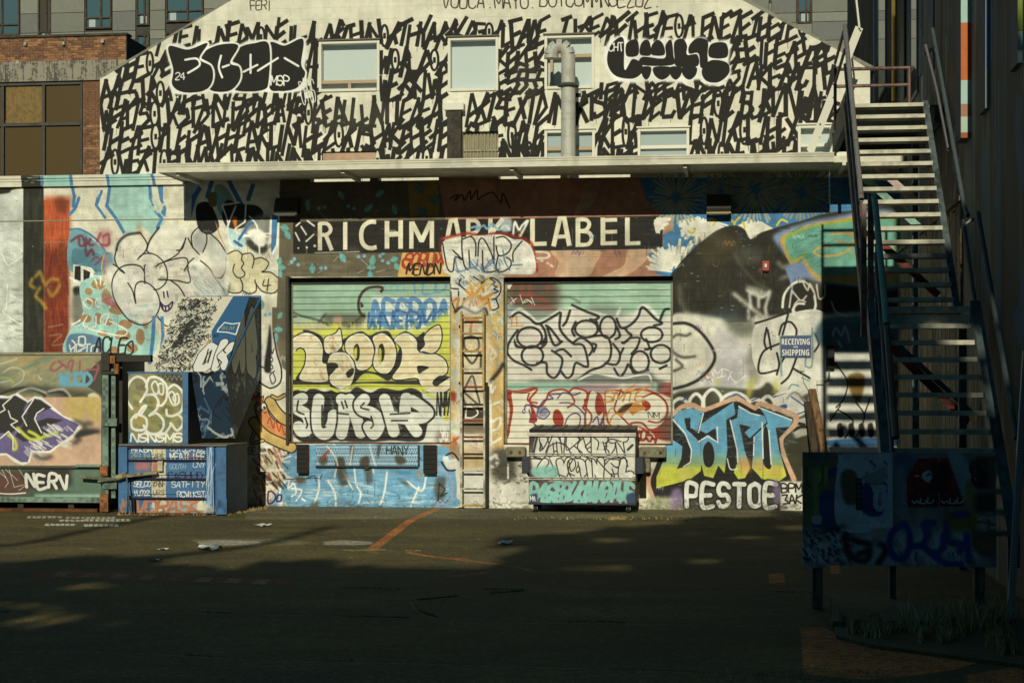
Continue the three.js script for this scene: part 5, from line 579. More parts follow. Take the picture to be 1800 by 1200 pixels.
// waste container on the left
{
  const zf = 1.9, q = new Paint(zf + 0.005, -60, 215, 612, 892, 190);
  q.r('#8d8a68', -100, 600, 260, 900); q.hatch('#a89a68', -20, 630, 150, 680, 90, 26, 5, 0.4, -0.3); q.hatch('#6e8a6c', -20, 630, 150, 690, 60, 24, 5, 0.4, -0.4); q.hatch('#b59a5c', 0, 625, 180, 650, 40, 40, 4, 0.4, -0.3); q.p('#4a473a', '178 630 152 655 140 672 178 694'); q.l('#ddd8c0', 2, '0 640 30 630|4 655 20 646 40 652 38 668 20 680|66 660 72 668|0 672 20 668', 0.8, 0.7); q.l('#b5b052', 3, '0 664 12 664 24 672|60 660 60 672 76 678', 1.2, 0.7);
  q.l('#a8585c', 3.4, '96 636 88 646 94 652 108 642 102 634 118 646 120 636 128 634 124 652|140 634 140 656 154 650 172 648 168 636|172 648 164 668', 0.8); q.tag('WUCD', 104, 656, 58, 20, '#62a8c0', 6, { slant: 0.1 });
  q.f('#3f3f36', '-20 676 20 682 60 676 110 684 170 690 178 700 120 700 60 690 -20 694', 4, 0.8); for (const s of ['0 692 24 684 50 682 74 692 78 698', '86 690 104 688 118 696', '126 698 140 694 156 698']) q.l('#2f302a', 4, s, 1); q.l('#e0dcc4', 3, '30 690 52 682 80 690|84 688 110 684 124 698', 1.4, 0.8); q.f('#d8d3b0', '154 694 164 690 174 696 172 704 158 702', 1);
  q.r('#d0a684', -30, 698, 177, 820); q.f('#c8b04c', '114 700 176 700 176 745 150 726 120 732', 3, 0.6); q.hatch('#c9b448', 120, 702, 172, 740, 30, 8, 4, 0.7, 1.57);
  q.f('#ece9d4', '-30 692 14 696 30 690 48 704 60 696 72 698 90 712 110 730 136 740 145 748 134 762 132 768 100 786 88 796 56 796 52 812 40 818 24 812 10 800 -30 802', 0.5, 1, false); q.f('#6d5f8e', '-30 698 14 700 26 694 48 708 60 700 70 702 88 718 112 734 138 746 128 762 120 768 86 792 54 792 48 812 36 812 10 796 -30 798', 0.3, 1, false);
  q.f('#2a281f', '-30 700 12 702 26 696 46 706 40 720 46 730 40 744 20 760 -30 762', 0.6, 1, false); q.f('#2a281f', '50 708 60 702 72 704 90 716 70 724 60 732 60 742 84 734 110 738 96 744 70 750 90 764 110 758 70 772 40 776 26 766 44 740', 0.8, 1, false); q.l('#c4ca3c', 6, '30 752 42 764 52 772|50 758 62 764 70 772 54 772|74 768 100 760|14 764 24 772 28 786 24 790', 1.2); q.hatch('#dedccb', 40, 780, 70, 806, 24, 14, 3, 0.8, 0.6); q.hatch('#dedccb', 70, 744, 124, 764, 30, 14, 3, 0.8, 0.6); q.hatch('#dedccb', 50, 772, 116, 784, 22, 14, 3, 0.7, 0.5); q.l('#e6e3d0', 2.4, '20 698 4 712 8 720 -10 730|58 702 38 732 46 748|76 718 64 726 60 736 66 748 72 760|14 722 18 734 30 740 18 746 34 760|0 770 14 758 22 768 22 790', 0, 1, false);
  q.l('#2a281f', 6, '130 740 142 744 148 750|150 744 160 744|134 768 150 756 174 758|128 780 140 772|60 800 74 806 90 802', 3, 0.85); q.f('#2a281f', '144 756 174 758 148 766 130 768', 2); 
  q.r('#4f5a48', -30, 818, 180, 890); q.f('#6a3a30', '-20 835 30 830 50 852 40 868 -20 870', 3, 0.7); q.f('#24231d', '42 830 120 824 134 838 126 856 60 858 44 848', 2); q.f('#5d7a62', '126 824 178 826 178 868 110 862 126 850', 4); q.tag('NERV', 46, 834, 78, 22, '#dcd8c4', 5.5, { jit: 0.14, fit: 0.7 }); q.l('#c8c4b0', 1.2, '0 820 14 848 8 856|6 822 30 844|14 820 24 856 40 852|30 820 48 850 32 862|-6 826 10 840', 0, 0.9, false); q.l('#d9d5c0', 2.2, '-10 866 16 868 44 866'); q.r('#8fb7a0', 60, 868, 180, 880, 2); q.grain(0.07, 0.04);
  const x0 = -16.5, x1 = Xa(178, zf), y0 = Ya(880, 100, zf), y1 = Ya(622, 100, zf), c = thing('waste_container', 'long steel waste container with purple and black lettering beside the blue compactor', 'container', [(x0 + x1) / 2, 0, 1.1]);
  const green = tileMat('pale green steel', ['#7d9780', '#4a5a4a'], { rough: 0.7, blot: 0.5 }), cdark = tileMat('container dark', ['#3d3a30', '#2a2822'], { rough: 0.7, blot: 0.4 }), org = tileMat('orange rust', ['#b06a34', '#7a4426'], { rough: 0.75, blot: 0.5 });
  const body = part(c, 'body', box(x0, x1, y0, y1 - 0.02, 0.5, zf), cdark); part(body, 'side_panel', slab(x0, x1, y0, y1 - 0.02, zf + 0.001, zf + 0.005, 0.002), q.mat(0.6), q);
  part(body, 'top_rail', box(x0, x1 + 0.02, y1 - 0.018, y1 + 0.03, 0.5, zf + 0.03, 0.01), tileMat('rail olive', ['#9a9474', '#77724f'])); part(body, 'bottom_rail', box(x0, x1, y0 - 0.03, y0 + 0.07, zf + 0.006, zf + 0.06, 0.012), green); part(body, 'lower_rail', box(x0, x1, Ya(822, 100, zf) - 0.02, Ya(822, 100, zf) + 0.01, zf + 0.006, zf + 0.03, 0.006), cdark);
  part(c, 'skid', box(x0, x1 - 0.05, 0.0, 0.06, zf - 0.05, zf + 0.08, 0.01), rustm); part(c, 'skid', box(x0, x1 - 0.05, 0.0, 0.06, 0.6, 0.72, 0.01), rustm); for (let k = 0; k < 4; k++) part(c, 'cross_member', box(x1 - 0.6 - k * 0.9, x1 - 0.5 - k * 0.9, 0.061, y0 - 0.032, 0.6, zf - 0.02), cdark);
  // gate post with hinge and latch
  const gx0 = x1 + 0.022, gx1 = Xa(192, zf), gx2 = Xa(203, zf), gy0 = Ya(888, 190, zf);
  part(c, 'gate_post', box(gx0, gx1, gy0 + 0.1, y1 - 0.3, zf - 0.1, zf + 0.06, 0.012), green); part(c, 'gate_post', box(gx1 + 0.03, gx2, gy0 + 0.12, y1 - 0.25, zf - 0.14, zf + 0.02, 0.012), green);
  part(c, 'top_frame', [box(gx0 - 0.01, gx1 + 0.02, y1 - 0.29, y1 + 0.02, zf - 0.08, zf + 0.07, 0.01), box(gx2 + 0.01, gx2 + 0.62, y1 - 0.14, y1 - 0.02, zf - 0.1, zf + 0.02, 0.01)], cdark); part(c, 'hinge_block', box(gx1 + 0.025, gx2 + 0.01, y1 - 0.17, y1 - 0.03, zf - 0.05, zf + 0.075, 0.012), org); part(c, 'hinge_pin', cyl([gx2 + 0.03, y1 - 0.34, zf + 0.05], [gx2 + 0.03, y1 - 0.17, zf + 0.05], 0.045, 0.045, 12), org); part(c, 'hinge_plate', box(gx0 - 0.005, gx2 + 0.02, y1 - 0.35, y1 - 0.295, zf + 0.03, zf + 0.085, 0.008), cdark);
  for (const [ya, m] of [[742, green], [852, green]]) part(c, 'clamp_plate', box(gx0 + 0.03, gx2 + 0.05, Ya(ya + 7, 190, zf), Ya(ya - 7, 190, zf), zf + 0.022, zf + 0.1, 0.01), m);
  part(c, 'latch_arm', [bar(at(140, 838, zf + 0.14), at(196, 842, zf + 0.14), 0.05, 0.05, 0.01), bar(at(172, 846, zf + 0.13), at(203, 842, zf + 0.16), 0.06, 0.04, 0.01)], tileMat('latch', ['#8a8f6a', '#5a5a42'], { blot: 0.4 })); part(c, 'latch_box', box(gx0, gx1 + 0.02, Ya(836, 185, zf), Ya(818, 185, zf), zf + 0.062, zf + 0.16, 0.012), org); part(c, 'latch_shelf', box(Xa(136, zf), gx0 - 0.002, Ya(820, 160, zf), Ya(816, 160, zf), zf + 0.007, zf + 0.09), green); part(c, 'foot_block', box(gx0 - 0.01, gx1 + 0.02, 0.012, gy0 + 0.2, zf + 0.062, zf + 0.13, 0.012), org); part(c, 'end_wall', box(gx2 + 0.004, gx2 + 0.06, 0.1, y1 - 0.03, 0.6, zf - 0.15), cdark);
}

// blue compactor with its hopper and chute
{
  const zf = 2.4, q = new Paint(zf + 0.012, 195, 415, 770, 915, 230);
  q.r('#3f6f9e', 180, 760, 430, 930); q.hatch('#345f8c', 200, 780, 400, 900, 90, 20, 4, 0.4, 1.57); q.hatch('#5486b0', 200, 780, 400, 900, 60, 20, 3, 0.35); q.r('#cdc29c', 265, 778, 290, 900); q.hatch('#8a8468', 266, 790, 288, 890, 20, 8, 3, 0.5, 1.57); q.r('#c8706a', 236, 812, 262, 826, 2, 0.9); q.r('#b8604c', 266, 812, 280, 828, 2, 0.9);
  const W = '#e0decb'; q.tag('MIKBA', 230, 784, 36, 10, W, 1.6); q.tag('ZEUN', 228, 797, 34, 9, '#8f9a8c', 1.8); q.tag('COTSEMIKE', 298, 784, 62, 9, W, 1.5); q.tag('MEATLIFE', 298, 796, 62, 12, W, 1.9); q.l('#b04a34', 1.8, '320 801 364 806'); q.tag('KAPE', 264, 798, 24, 8, '#5a5744', 1.2); q.tag('SOUTH', 296, 816, 30, 8, '#9ab0bc', 1); q.tag('CNY', 338, 812, 22, 9, W, 1); q.tag('CASHUD', 294, 830, 62, 12, '#22344a', 2); q.tag('SELCO', 234, 846, 30, 9, W, 1.6); q.tag('KRNF', 268, 846, 22, 9, '#4a4838', 1.2); q.tag('SATFITY', 300, 846, 60, 10, W, 1.3); q.tag('ILO22', 234, 862, 28, 8, W, 1.8); q.tag('RCWIKST', 310, 864, 50, 9, W, 1.5); q.tag('URS', 268, 862, 20, 8, '#5a5744', 1); q.tag('AUJCIAT', 362, 786, 12, 110, '#a9bccb', 1, { jit: 0.2 });
  q.f('#cfc8a8', '268 880 288 878 360 884 372 900 280 904 262 898', 2, 0.7); q.f('#d9d3b0', '346 884 352 876 358 892 362 880 362 900 344 900', 0.6); q.tag('VQRASK', 236, 878, 118, 24, '#c07650', 5, { slant: 0.15 }); q.hatch('#c07650', 208, 876, 224, 902, 8, 14, 4, 0.9, 1.3); q.hatch('#6b5a3c', 205, 893, 378, 903, 40, 10, 2, 0.5); q.grain(0.08, 0.05);
  const x0 = Xa(208, zf), x1 = Xa(398, zf), yb = 0.0, yt = Ya(784, 300, zf), zb = 1.15, c = thing('compactor', 'low blue trash compactor with horizontal bars and small white tags', 'compactor', [(x0 + x1) / 2, 0, 1.8]);
  const blue = tileMat('compactor blue', ['#3f6f9e', '#345a80'], { rough: 0.55, blot: 0.35 }), sideM = tileMat('compactor side', ['#4a4638', '#332f26'], { rough: 0.6, blot: 0.6 }), topM = tileMat('compactor top', ['#7c775f', '#605b47']);  // compactor side is coloured dark for its shade, away from the sun
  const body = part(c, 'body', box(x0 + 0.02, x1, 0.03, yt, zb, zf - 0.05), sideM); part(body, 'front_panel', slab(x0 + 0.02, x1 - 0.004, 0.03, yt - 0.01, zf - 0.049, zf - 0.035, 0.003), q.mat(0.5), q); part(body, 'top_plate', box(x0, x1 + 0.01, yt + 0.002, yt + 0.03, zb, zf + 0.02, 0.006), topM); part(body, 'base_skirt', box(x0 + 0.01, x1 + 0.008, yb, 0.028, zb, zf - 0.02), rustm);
  for (const y of [787, 809, 842, 876]) part(body, 'cross_bar', box(Xa(224, zf), Xa(361, zf), Ya(y + 1.5, 300, zf), Ya(y - 2, 300, zf), zf - 0.034, zf + 0.012, 0.008), tileMat('bar dark blue', ['#22304a', '#1a2434']));
  for (const y of [796, 826, 860]) part(body, 'stiffener', box(Xa(227, zf), Xa(360, zf), Ya(y + 9, 300, zf), Ya(y - 8, 300, zf), zf - 0.034, zf - 0.012, 0.01), q.mat(0.5), q);
  for (const [a, b] of [[208, 224], [362, 377], [380, 398]]) part(body, 'frame_post', box(Xa(a, zf), Xa(b, zf), 0.03, yt - 0.012, zf - 0.034, zf + 0.03, 0.01), a > 370 ? blue : q.mat(0.5), a > 370 ? undefined : q);
  part(body, 'rust_patch', box(Xa(381, zf), Xa(399, zf), 0.02, Ya(876, 390, zf), zf + 0.031, zf + 0.036), tileMat('rusty blue', ['#4a78a8', '#6a4a34'], { blot: 0.5 })); part(body, 'pump_box', box(Xa(278, zf), Xa(287, zf), Ya(828, 280, zf), Ya(810, 280, zf), zf - 0.01, zf + 0.06, 0.008), tileMat('cream steel', ['#c9bf9a', '#a39a78']));
  part(c, 'ratchet_arm', [cyl(at(204, 840, zf + 0.12), at(222, 834, zf + 0.12), 0.05, 0.05, 10), bar(at(222, 836, zf + 0.12), at(276, 830, zf + 0.06), 0.05, 0.06, 0.01)], tileMat('ratchet', ['#a8976a', '#4a4a40'], { blot: 0.6 })); part(c, 'hose', tube([at(222, 838, zf + 0.14), at(224, 860, zf + 0.16), at(226, 885, zf + 0.12), at(229, 898, zf + 0.08)], 0.014), flat('#54605f', 0.6)); part(c, 'anchor_strap', tube([at(227, 872, zf + 0.05), at(234, 876, zf + 0.06), at(235, 899, zf + 0.05)], 0.018), black);
  // hopper
  const hz = 2.34, h = new Paint(hz + 0.006, 215, 340, 648, 790, 240); h.r('#3f6a92', 200, 640, 350, 800); h.f('#8f8a5c', '226 660 326 657 326 770 260 774 228 760', 2); h.hatch('#a8a05c', 228, 662, 322, 755, 90, 12, 6, 0.4, 0.6); h.hatch('#5f7a4c', 250, 700, 320, 750, 50, 10, 6, 0.5, 0.6); h.hatch('#b0963f', 228, 700, 322, 755, 60, 10, 5, 0.45); h.hatch('#6a5a3a', 230, 665, 300, 730, 24, 9, 6, 0.4, 0.3); h.f('#33332c', '270 660 318 658 324 684 300 672', 2, 0.8); for (let k = 0; k < 6; k++) h.l('#8f8f7c', 1.2, `${278 + k * 8} 668 ${282 + k * 8} 660 ${286 + k * 8} 668`);
  h.l('#e6e4d2', 4.2, '232 718 222 700 226 674 240 662 254 668 258 684 254 694 246 706|256 680 262 664 278 664 292 678 292 700 284 712 276 712|294 684 306 676 320 688 322 704 318 722 306 730 294 730 292 720|254 694 270 694 278 706 274 720 262 730 274 726 286 738 286 752 276 762 260 760 252 748|238 734 250 716 256 714 246 730|230 738 240 728 256 736 256 752 244 756 232 752 230 738|254 760 284 764 298 750 300 744 310 756 320 748 320 736 312 728'); h.l('#e6e4d2', 3, '270 690 266 678 272 670 278 680 276 692 270 690|280 692 278 676 286 676 286 692 280 692|300 706 296 694 302 688 308 698 306 712 300 706|308 710 304 698 312 692 314 706 308 712'); h.tag('NSNSMS', 230, 762, 92, 14, '#e6e4d2', 3, { slant: 0.15 }); h.grain(0.08, 0.03);
  const hx0 = Xa(225, hz), hx1 = Xa(330, hz), hy0 = yt + 0.032, hy1 = Ya(656, 280, hz), t = thing('compactor_hopper', 'square steel hopper with looping white bubble letters standing on the blue compactor', 'hopper', [(hx0 + hx1) / 2, hy0, 1.8]);
  const hb = part(t, 'body', box(hx0, hx1, hy0, hy1, 1.2, hz), tileMat('hopper side', ['#4a4034', '#332c24'], { blot: 0.4, streak: 0.4 })); part(hb, 'front_panel', slab(hx0, hx1, hy0, hy1, hz + 0.001, hz + 0.008, 0.003), h.mat(0.55), h); part(hb, 'rim', [box(hx0 - 0.01, hx1 + 0.012, hy1 + 0.002, hy1 + 0.028, hz - 0.04, hz + 0.02), box(hx1 - 0.03, hx1 + 0.012, hy1 + 0.002, hy1 + 0.028, 1.2, hz - 0.042)], blue); part(hb, 'corner_post', box(hx1 - 0.09, hx1 + 0.006, hy0 + 0.002, hy1 - 0.002, hz + 0.009, hz + 0.02), blue);
  // chute: slanting front face and upright blue side
  const cx0 = Xa(336, 0), cx1 = Xa(457, 0), zt = 0.72, A = [cx0, Ya(521, 400, zt), zt], B = [cx1, Ya(521, 400, zt), zt], zq = 2.2, Cc = [cx1, Ya(652, 392, zq), zq], Dd = [cx0, Ya(655, 262, zq), zq], E = [cx1, Ya(770, 380, 1.6), 1.6], G = [cx1, Ya(664, 457), 0.014], E2 = [cx0, E[1], E[2]], G2 = [cx0, G[1], G[2]];
  const W2 = 700, H2 = 900, cv = canvasOf(W2, H2), g = cv.getContext('2d');
  { // local print: u across, v down the slope
    const S = (col, w, pts, a = 1) => { g.globalAlpha = a; g.strokeStyle = K(col); g.lineWidth = w; g.lineCap = 'round'; g.lineJoin = 'round'; g.beginPath(); pts.forEach((p, i) => (i ? g.lineTo(...p) : g.moveTo(...p))); g.stroke(); g.globalAlpha = 1; };
    g.fillStyle = K('#d3ccae'); g.fillRect(0, 0, W2, H2); g.fillStyle = K('#36648f'); g.beginPath(); g.moveTo(540, 0); g.lineTo(W2, 0); g.lineTo(W2, H2); g.lineTo(600, H2); g.lineTo(440, 420); g.closePath(); g.fill();
    for (let i = 0; i < 60; i++) S('#7f97a4', rnd(10, 30), [[rnd(0, 420), rnd(0, H2)], [rnd(0, 420), rnd(0, H2)]].map((p, k, a) => (k ? [a[0][0] + rnd(-60, 60), a[0][1] + rnd(-60, 60)] : p)), 0.3);
    for (let i = 0; i < 520; i++) { const v = rnd(20, H2 - 20), x = 20 + rnd(0, 400) * (1 - 0.15 * v / H2), n = 2 + Math.floor(rnd(4)), p = [[x, v]]; for (let k = 0; k < n; k++) p.push([p[k][0] + rnd(-30, 34), p[k][1] + rnd(-28, 28)]); S('#25241e', rnd(3, 9), p, 0.95); }
    for (const [x, y, r] of [[170, 90, 70], [240, 330, 90], [180, 460, 70], [150, 560, 60]]) { g.globalAlpha = 0.8; g.fillStyle = K('#25241e'); g.beginPath(); g.ellipse(x, y, r * 0.7, r, 0.5, 0, 7); g.fill(); g.globalAlpha = 1; }
    for (let i = 0; i < 90; i++) { const v = rnd(40, H2 - 60), x = rnd(40, 380); S('#d9d5c2', rnd(2, 6), [[x, v], [x + rnd(-26, 26), v + rnd(-22, 22)], [x + rnd(-26, 26), v + rnd(-22, 22)]], 0.9); }
    S('#a84838', 9, [[430, 560], [470, 520], [440, 600], [500, 580]]); S('#a84838', 9, [[380, 700], [440, 640], [400, 720]]); g.font = 'bold 60px sans-serif'; g.fillStyle = K('#2a2620'); g.fillText('BLM', 400, 500); S('#e8e6d6', 12, [[500, 400], [540, 320], [620, 340], [690, 330], [690, 470], [600, 440], [500, 430], [500, 400]]); g.fillStyle = K('#7f8f6c'); g.font = 'bold 62px sans-serif'; g.fillText('BLM', 530, 410);
    const bubl = (pts) => { S('#25241e', 96, pts); S('#dcdbcb', 78, pts); }; bubl([[420, 830], [430, 700], [480, 600], [540, 640], [550, 780], [500, 860], [430, 860]]); bubl([[600, 560], [590, 700], [600, 860]]); bubl([[690, 600], [620, 720], [690, 850]]); S('#25241e', 12, [[470, 640], [480, 800]]); S('#25241e', 12, [[505, 650], [510, 800]]); S('#25241e', 12, [[640, 590], [620, 660], [650, 690]]); S('#25241e', 12, [[600, 760], [640, 800], [620, 860]]); 
    const im = g.getImageData(0, 0, W2, H2); for (let i = 0; i < im.data.length; i += 4) { const v = 1 + (rnd() - 0.5) * 0.14; im.data[i] *= v; im.data[i + 1] *= v; im.data[i + 2] *= v; } g.putImageData(im, 0, 0);
  }
  const ch = thing('trash_chute', 'slanting chute covered in black scribbles running from the wall to the hopper', 'chute', [(cx0 + cx1) / 2, Dd[1], 1]), face = tri(quad(Dd, Cc, B, A)); face.setAttribute('uv', new THREE.BufferAttribute(new Float32Array([0, 0, 1, 0, 1, 1, 0, 0, 1, 1, 0, 1]), 2));
  part(ch, 'front_face', face, new THREE.MeshStandardMaterial({ map: texOf(cv), roughness: 0.7 }));
  
  const sc = canvasOf(400, 400), sg = sc.getContext('2d'); sg.fillStyle = K('#36485a'); sg.fillRect(0, 0, 400, 400); for (let i = 0; i < 240; i++) { sg.globalAlpha = rnd(0.5, 1); sg.strokeStyle = K(['#1c2430', '#1c2430', '#4f7fa8', '#8fa4b0', '#c8ccc0', '#2a4a6a'][Math.floor(rnd(6))]); sg.lineWidth = rnd(2, 7); let x = rnd(400), y = rnd(400); sg.beginPath(); sg.moveTo(x, y); for (let k = 0; k < 4; k++) sg.lineTo(x += rnd(-30, 34), y += rnd(-30, 30)); sg.stroke(); } sg.globalAlpha = 1; for (const [w, c] of [[74, '#25241e'], [58, '#d4d3c4']]) { sg.strokeStyle = K(c); sg.lineWidth = w; sg.lineCap = sg.lineJoin = 'round'; for (const p of [[[60, 150], [90, 90], [130, 120], [120, 190], [70, 200]], [[200, 80], [190, 190]], [[260, 90], [210, 140], [270, 190]], [[330, 100], [360, 180]]]) { sg.beginPath(); p.forEach((v, i) => (i ? sg.lineTo(...v) : sg.moveTo(...v))); sg.stroke(); } }
  const W0 = [cx1, B[1], 0.014], V0 = [cx0, B[1], 0.014], sideGeo = tri([...quad(E, G, W0, B), [E, B, Cc]]); { const p = sideGeo.attributes.position, u = []; for (let i = 0; i < p.count; i++) u.push(p.getZ(i) / 2.4, (p.getY(i) - 1) / 3); sideGeo.setAttribute('uv', new THREE.BufferAttribute(new Float32Array(u), 2)); }
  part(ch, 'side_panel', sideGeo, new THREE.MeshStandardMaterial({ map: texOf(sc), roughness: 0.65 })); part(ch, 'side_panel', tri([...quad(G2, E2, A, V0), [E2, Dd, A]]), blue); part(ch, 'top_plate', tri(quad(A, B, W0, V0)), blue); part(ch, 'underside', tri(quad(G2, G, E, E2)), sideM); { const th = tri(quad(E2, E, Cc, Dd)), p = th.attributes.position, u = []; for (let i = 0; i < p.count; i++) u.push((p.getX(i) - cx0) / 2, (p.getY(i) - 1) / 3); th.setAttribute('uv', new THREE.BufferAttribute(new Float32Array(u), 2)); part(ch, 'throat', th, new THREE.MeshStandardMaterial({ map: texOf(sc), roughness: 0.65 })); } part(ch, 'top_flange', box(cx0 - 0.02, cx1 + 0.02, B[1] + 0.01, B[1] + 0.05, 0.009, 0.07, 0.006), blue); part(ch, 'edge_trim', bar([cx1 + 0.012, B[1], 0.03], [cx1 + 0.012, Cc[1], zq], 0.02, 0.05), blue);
}

// ---------------------------------------------------------------- outside stair
const zOf = (zc, X) => DIST - (zc + X * SN) / CS;
const SX0 = 1.515, SX1 = 2.556;
const treadM = tileMat('tread galvanised', ['#c9c3a4', '#a8a285'], { rough: 0.6, grain: 0.06 }), rustBrown = tileMat('painted rail brown', ['#8a6a5c', '#5a4238'], { rough: 0.6, blot: 0.5 }), railGrey = tileMat('rail grey', ['#9a948a', '#6f6a62'], { rough: 0.5, metal: 0.3 }), stringM = tileMat('stringer teal', ['#5f6a66', '#3f4644'], { rough: 0.6, blot: 0.5 }), redB = tileMat('brace red', ['#9a4a3a', '#5a3a34'], { blot: 0.4 }), pinkB = tileMat('brace pink', ['#c8a8a0', '#9a8078'], { blot: 0.4 }), tealR = tileMat('rail sea green', ['#8fb8a0', '#6a9080'], { blot: 0.4 });
{
  const st = thing('steel_staircase', 'open steel staircase climbing beside the dark mural wall', 'staircase', [2.03, 0, zOf(18.5, 2)]), TOP = 5.92, RISE = 0.1857, RUN = 0.218;
  const tread = (h, z, w = 0) => { const t = part(st, 'tread', [box(SX0 + 0.05, SX1 - 0.03 + w, h - 0.008, h, z - 0.25, z), box(SX0 + 0.05, SX1 - 0.03 + w, h - 0.05, h - 0.009, z - 0.008, z + 0.006), box(SX0 + 0.05, SX1 - 0.03 + w, h - 0.05, h - 0.009, z - 0.25, z - 0.242)], treadM); return t; };
  const zU = (i) => zOf(23.7 - RUN * i, 2.0), hU = (i) => TOP - RISE * i, zL = (i) => zOf(19.13 - RUN * i, 2.0), hL = (i) => 2.78 - 0.187 * i;
  for (let i = 0; i < 16; i++) tread(hU(i), zU(i));
  for (let i = 0; i < 12; i++) tread(hL(i), zL(i), 0.03);
  const zl0 = zOf(20.5, 2), zl1 = zOf(19.32, 2), LH = 2.975;
  part(st, 'landing', [box(SX0 + 0.03, SX1, LH - 0.01, LH, zl0, zl1), box(SX0 + 0.03, SX1, LH - 0.075, LH - 0.011, zl1 - 0.01, zl1 + 0.006), box(SX0 + 0.03, SX1, LH - 0.2, LH - 0.09, zl1 - 0.06, zl1 - 0.02), box(SX0 + 0.03, SX1, LH - 0.12, LH - 0.011, zl0, zl0 + 0.05)], treadM);
  const zp0 = 3.6, zp1 = zU(0) - 0.24; part(st, 'platform', [box(SX0 - 0.02, 2.8, TOP - 0.03, TOP, zp0, zp1), box(SX0 - 0.02, SX0 + 0.06, TOP - 0.24, TOP - 0.031, zp0, zp1), box(2.7, 2.79, TOP - 0.24, TOP - 0.031, zp0, zp1), box(SX0 + 0.061, 2.699, TOP - 0.24, TOP - 0.031, zp0, zp0 + 0.08)], stringM);
  // stringers
  const str = (x, w, h0, z0, h1, z1, m, d = 0.26) => part(st, 'stringer', prismX([[z0, h0 + 0.06], [z1, h1 + 0.06], [z1, h1 + 0.06 - d], [z0, h0 + 0.06 - d]], x, x + w), m);
  str(SX0 - 0.03, 0.075, hU(0), zU(0) - 0.2, LH, zOf(20.5, 2) + 0.02, rustBrown); str(SX1 - 0.028, 0.08, hU(0), zU(0) - 0.2, LH, zOf(20.5, 2) + 0.02, stringM); str(SX0 - 0.06, 0.105, LH, zl1, hL(11) - 0.1, zL(11) + 0.1, stringM, 0.3); str(SX1 + 0.004, 0.11, LH, zl1, hL(11) - 0.1, zL(11) + 0.1, stringM, 0.3);
  // handrails
  const R = 0.024, zt = zU(0) - 0.1, rail = (x, pts, r, m) => part(st, 'handrail', tube(pts.map(([h, z]) => [x, h, z]), r, 8), m);
  rail(SX0 - 0.02, [[TOP + 1.08, zt], [4.3, zOf(20.7, 2)]], 0.032, railGrey); rail(SX0 - 0.02, [[TOP + 0.55, zt], [3.72, zOf(20.7, 2)]], 0.02, railGrey);
  rail(SX0 + 0.02, [[4.22, zOf(19.5, 2)], [4.1, zOf(19.2, 2)], [2.72, zOf(17.75, 2)]], 0.034, tealR); rail(SX0 + 0.02, [[2.7, zOf(17.74, 2)], [1.6, zOf(16.75, 2)]], 0.034, rustBrown); rail(SX0 + 0.02, [[3.55, zOf(19.2, 2)], [1.1, zOf(16.75, 2)]], 0.02, stringM);
  rail(SX1 + 0.1, [[TOP + 1.0, zt], [4.25, zOf(20.6, 2)], [4.05, zOf(20.2, 2)]], 0.026, stringM); rail(SX1 + 0.1, [[4.0, zOf(19.4, 2)], [1.6, zOf(16.75, 2)]], 0.028, stringM);
  for (const [h, z] of [[LH, zOf(20.45, 2)], [LH, zOf(19.4, 2)]]) part(st, 'newel_post', box(SX0 - 0.045, SX0 + 0.02, h - 0.3, h + 1.25, z - 0.03, z + 0.03, 0.006), rustBrown);
  for (let i = 2; i < 15; i += 4) part(st, 'baluster', cyl([SX0 - 0.02, hU(i), zU(i) - 0.1], [SX0 - 0.02, hU(i) + 1.08, zU(i) - 0.1], 0.018, 0.018, 8), rustBrown);
  for (let i = 1; i < 10; i += 4) part(st, 'baluster', cyl([SX0 + 0.02, hL(i), zL(i) - 0.1], [SX0 + 0.02, hL(i) + 1.05, zL(i) - 0.1], 0.018, 0.018, 8), stringM);
  // platform guard
  const zg = 4.2; for (const y of [120, 150]) part(st, 'guard_rail', cyl([SX0 - 0.02, Ya(y, 1550, zg), zg], [Xa(1600, zg), Ya(y, 1550, zg), zg], 0.026, 0.026, 10), rustBrown); for (const x of [SX0 - 0.02, Xa(1599, zg)]) part(st, 'guard_post', cyl([x, TOP, zg], [x, Ya(118, 1550, zg), zg], 0.024, 0.024, 8), rustBrown); for (const h of [1.0, 0.7]) part(st, 'guard_rail', cyl([SX0 - 0.02, TOP + h, zg], [SX0 - 0.02, TOP + h + 0.05, zt], 0.022, 0.022, 8), rustBrown); part(st, 'toe_board', box(SX0 - 0.02, SX0 + 0.0, TOP + 0.002, TOP + 0.14, zg + 0.03, zt), rustBrown);
  // diagonal bracing and legs below
  const br = (a, b, z, m, w = 0.09) => part(st, 'brace', bar(at(a[0], a[1], z), at(b[0], b[1], z), 0.03, w), m);
  br([1536, 288], [1612, 355], 7.4, pinkB); br([1520, 312], [1618, 401], 7.6, tealR); br([1515, 397], [1650, 519], 8.6, redB); br([1528, 572], [1704, 742], 9.6, redB, 0.1); br([1536, 566], [1712, 728], 9.62, stringM, 0.06);
  for (const x of [SX1 + 0.02]) part(st, 'leg', box(x - 0.05, x + 0.05, 0, TOP - 0.245, 5.0, 5.1, 0.01), stringM); part(st, 'leg', box(SX1 + 0.01, SX1 + 0.1, 0, LH - 0.21, zl0 + 0.1, zl0 + 0.2, 0.01), stringM);
  for (const x of [SX0 - 0.01, SX1 + 0.05]) part(st, 'foot_post', box(x - 0.03, x + 0.03, 0, hL(11) - 0.15, zL(11) - 0.1, zL(11), 0.006), stringM);
}
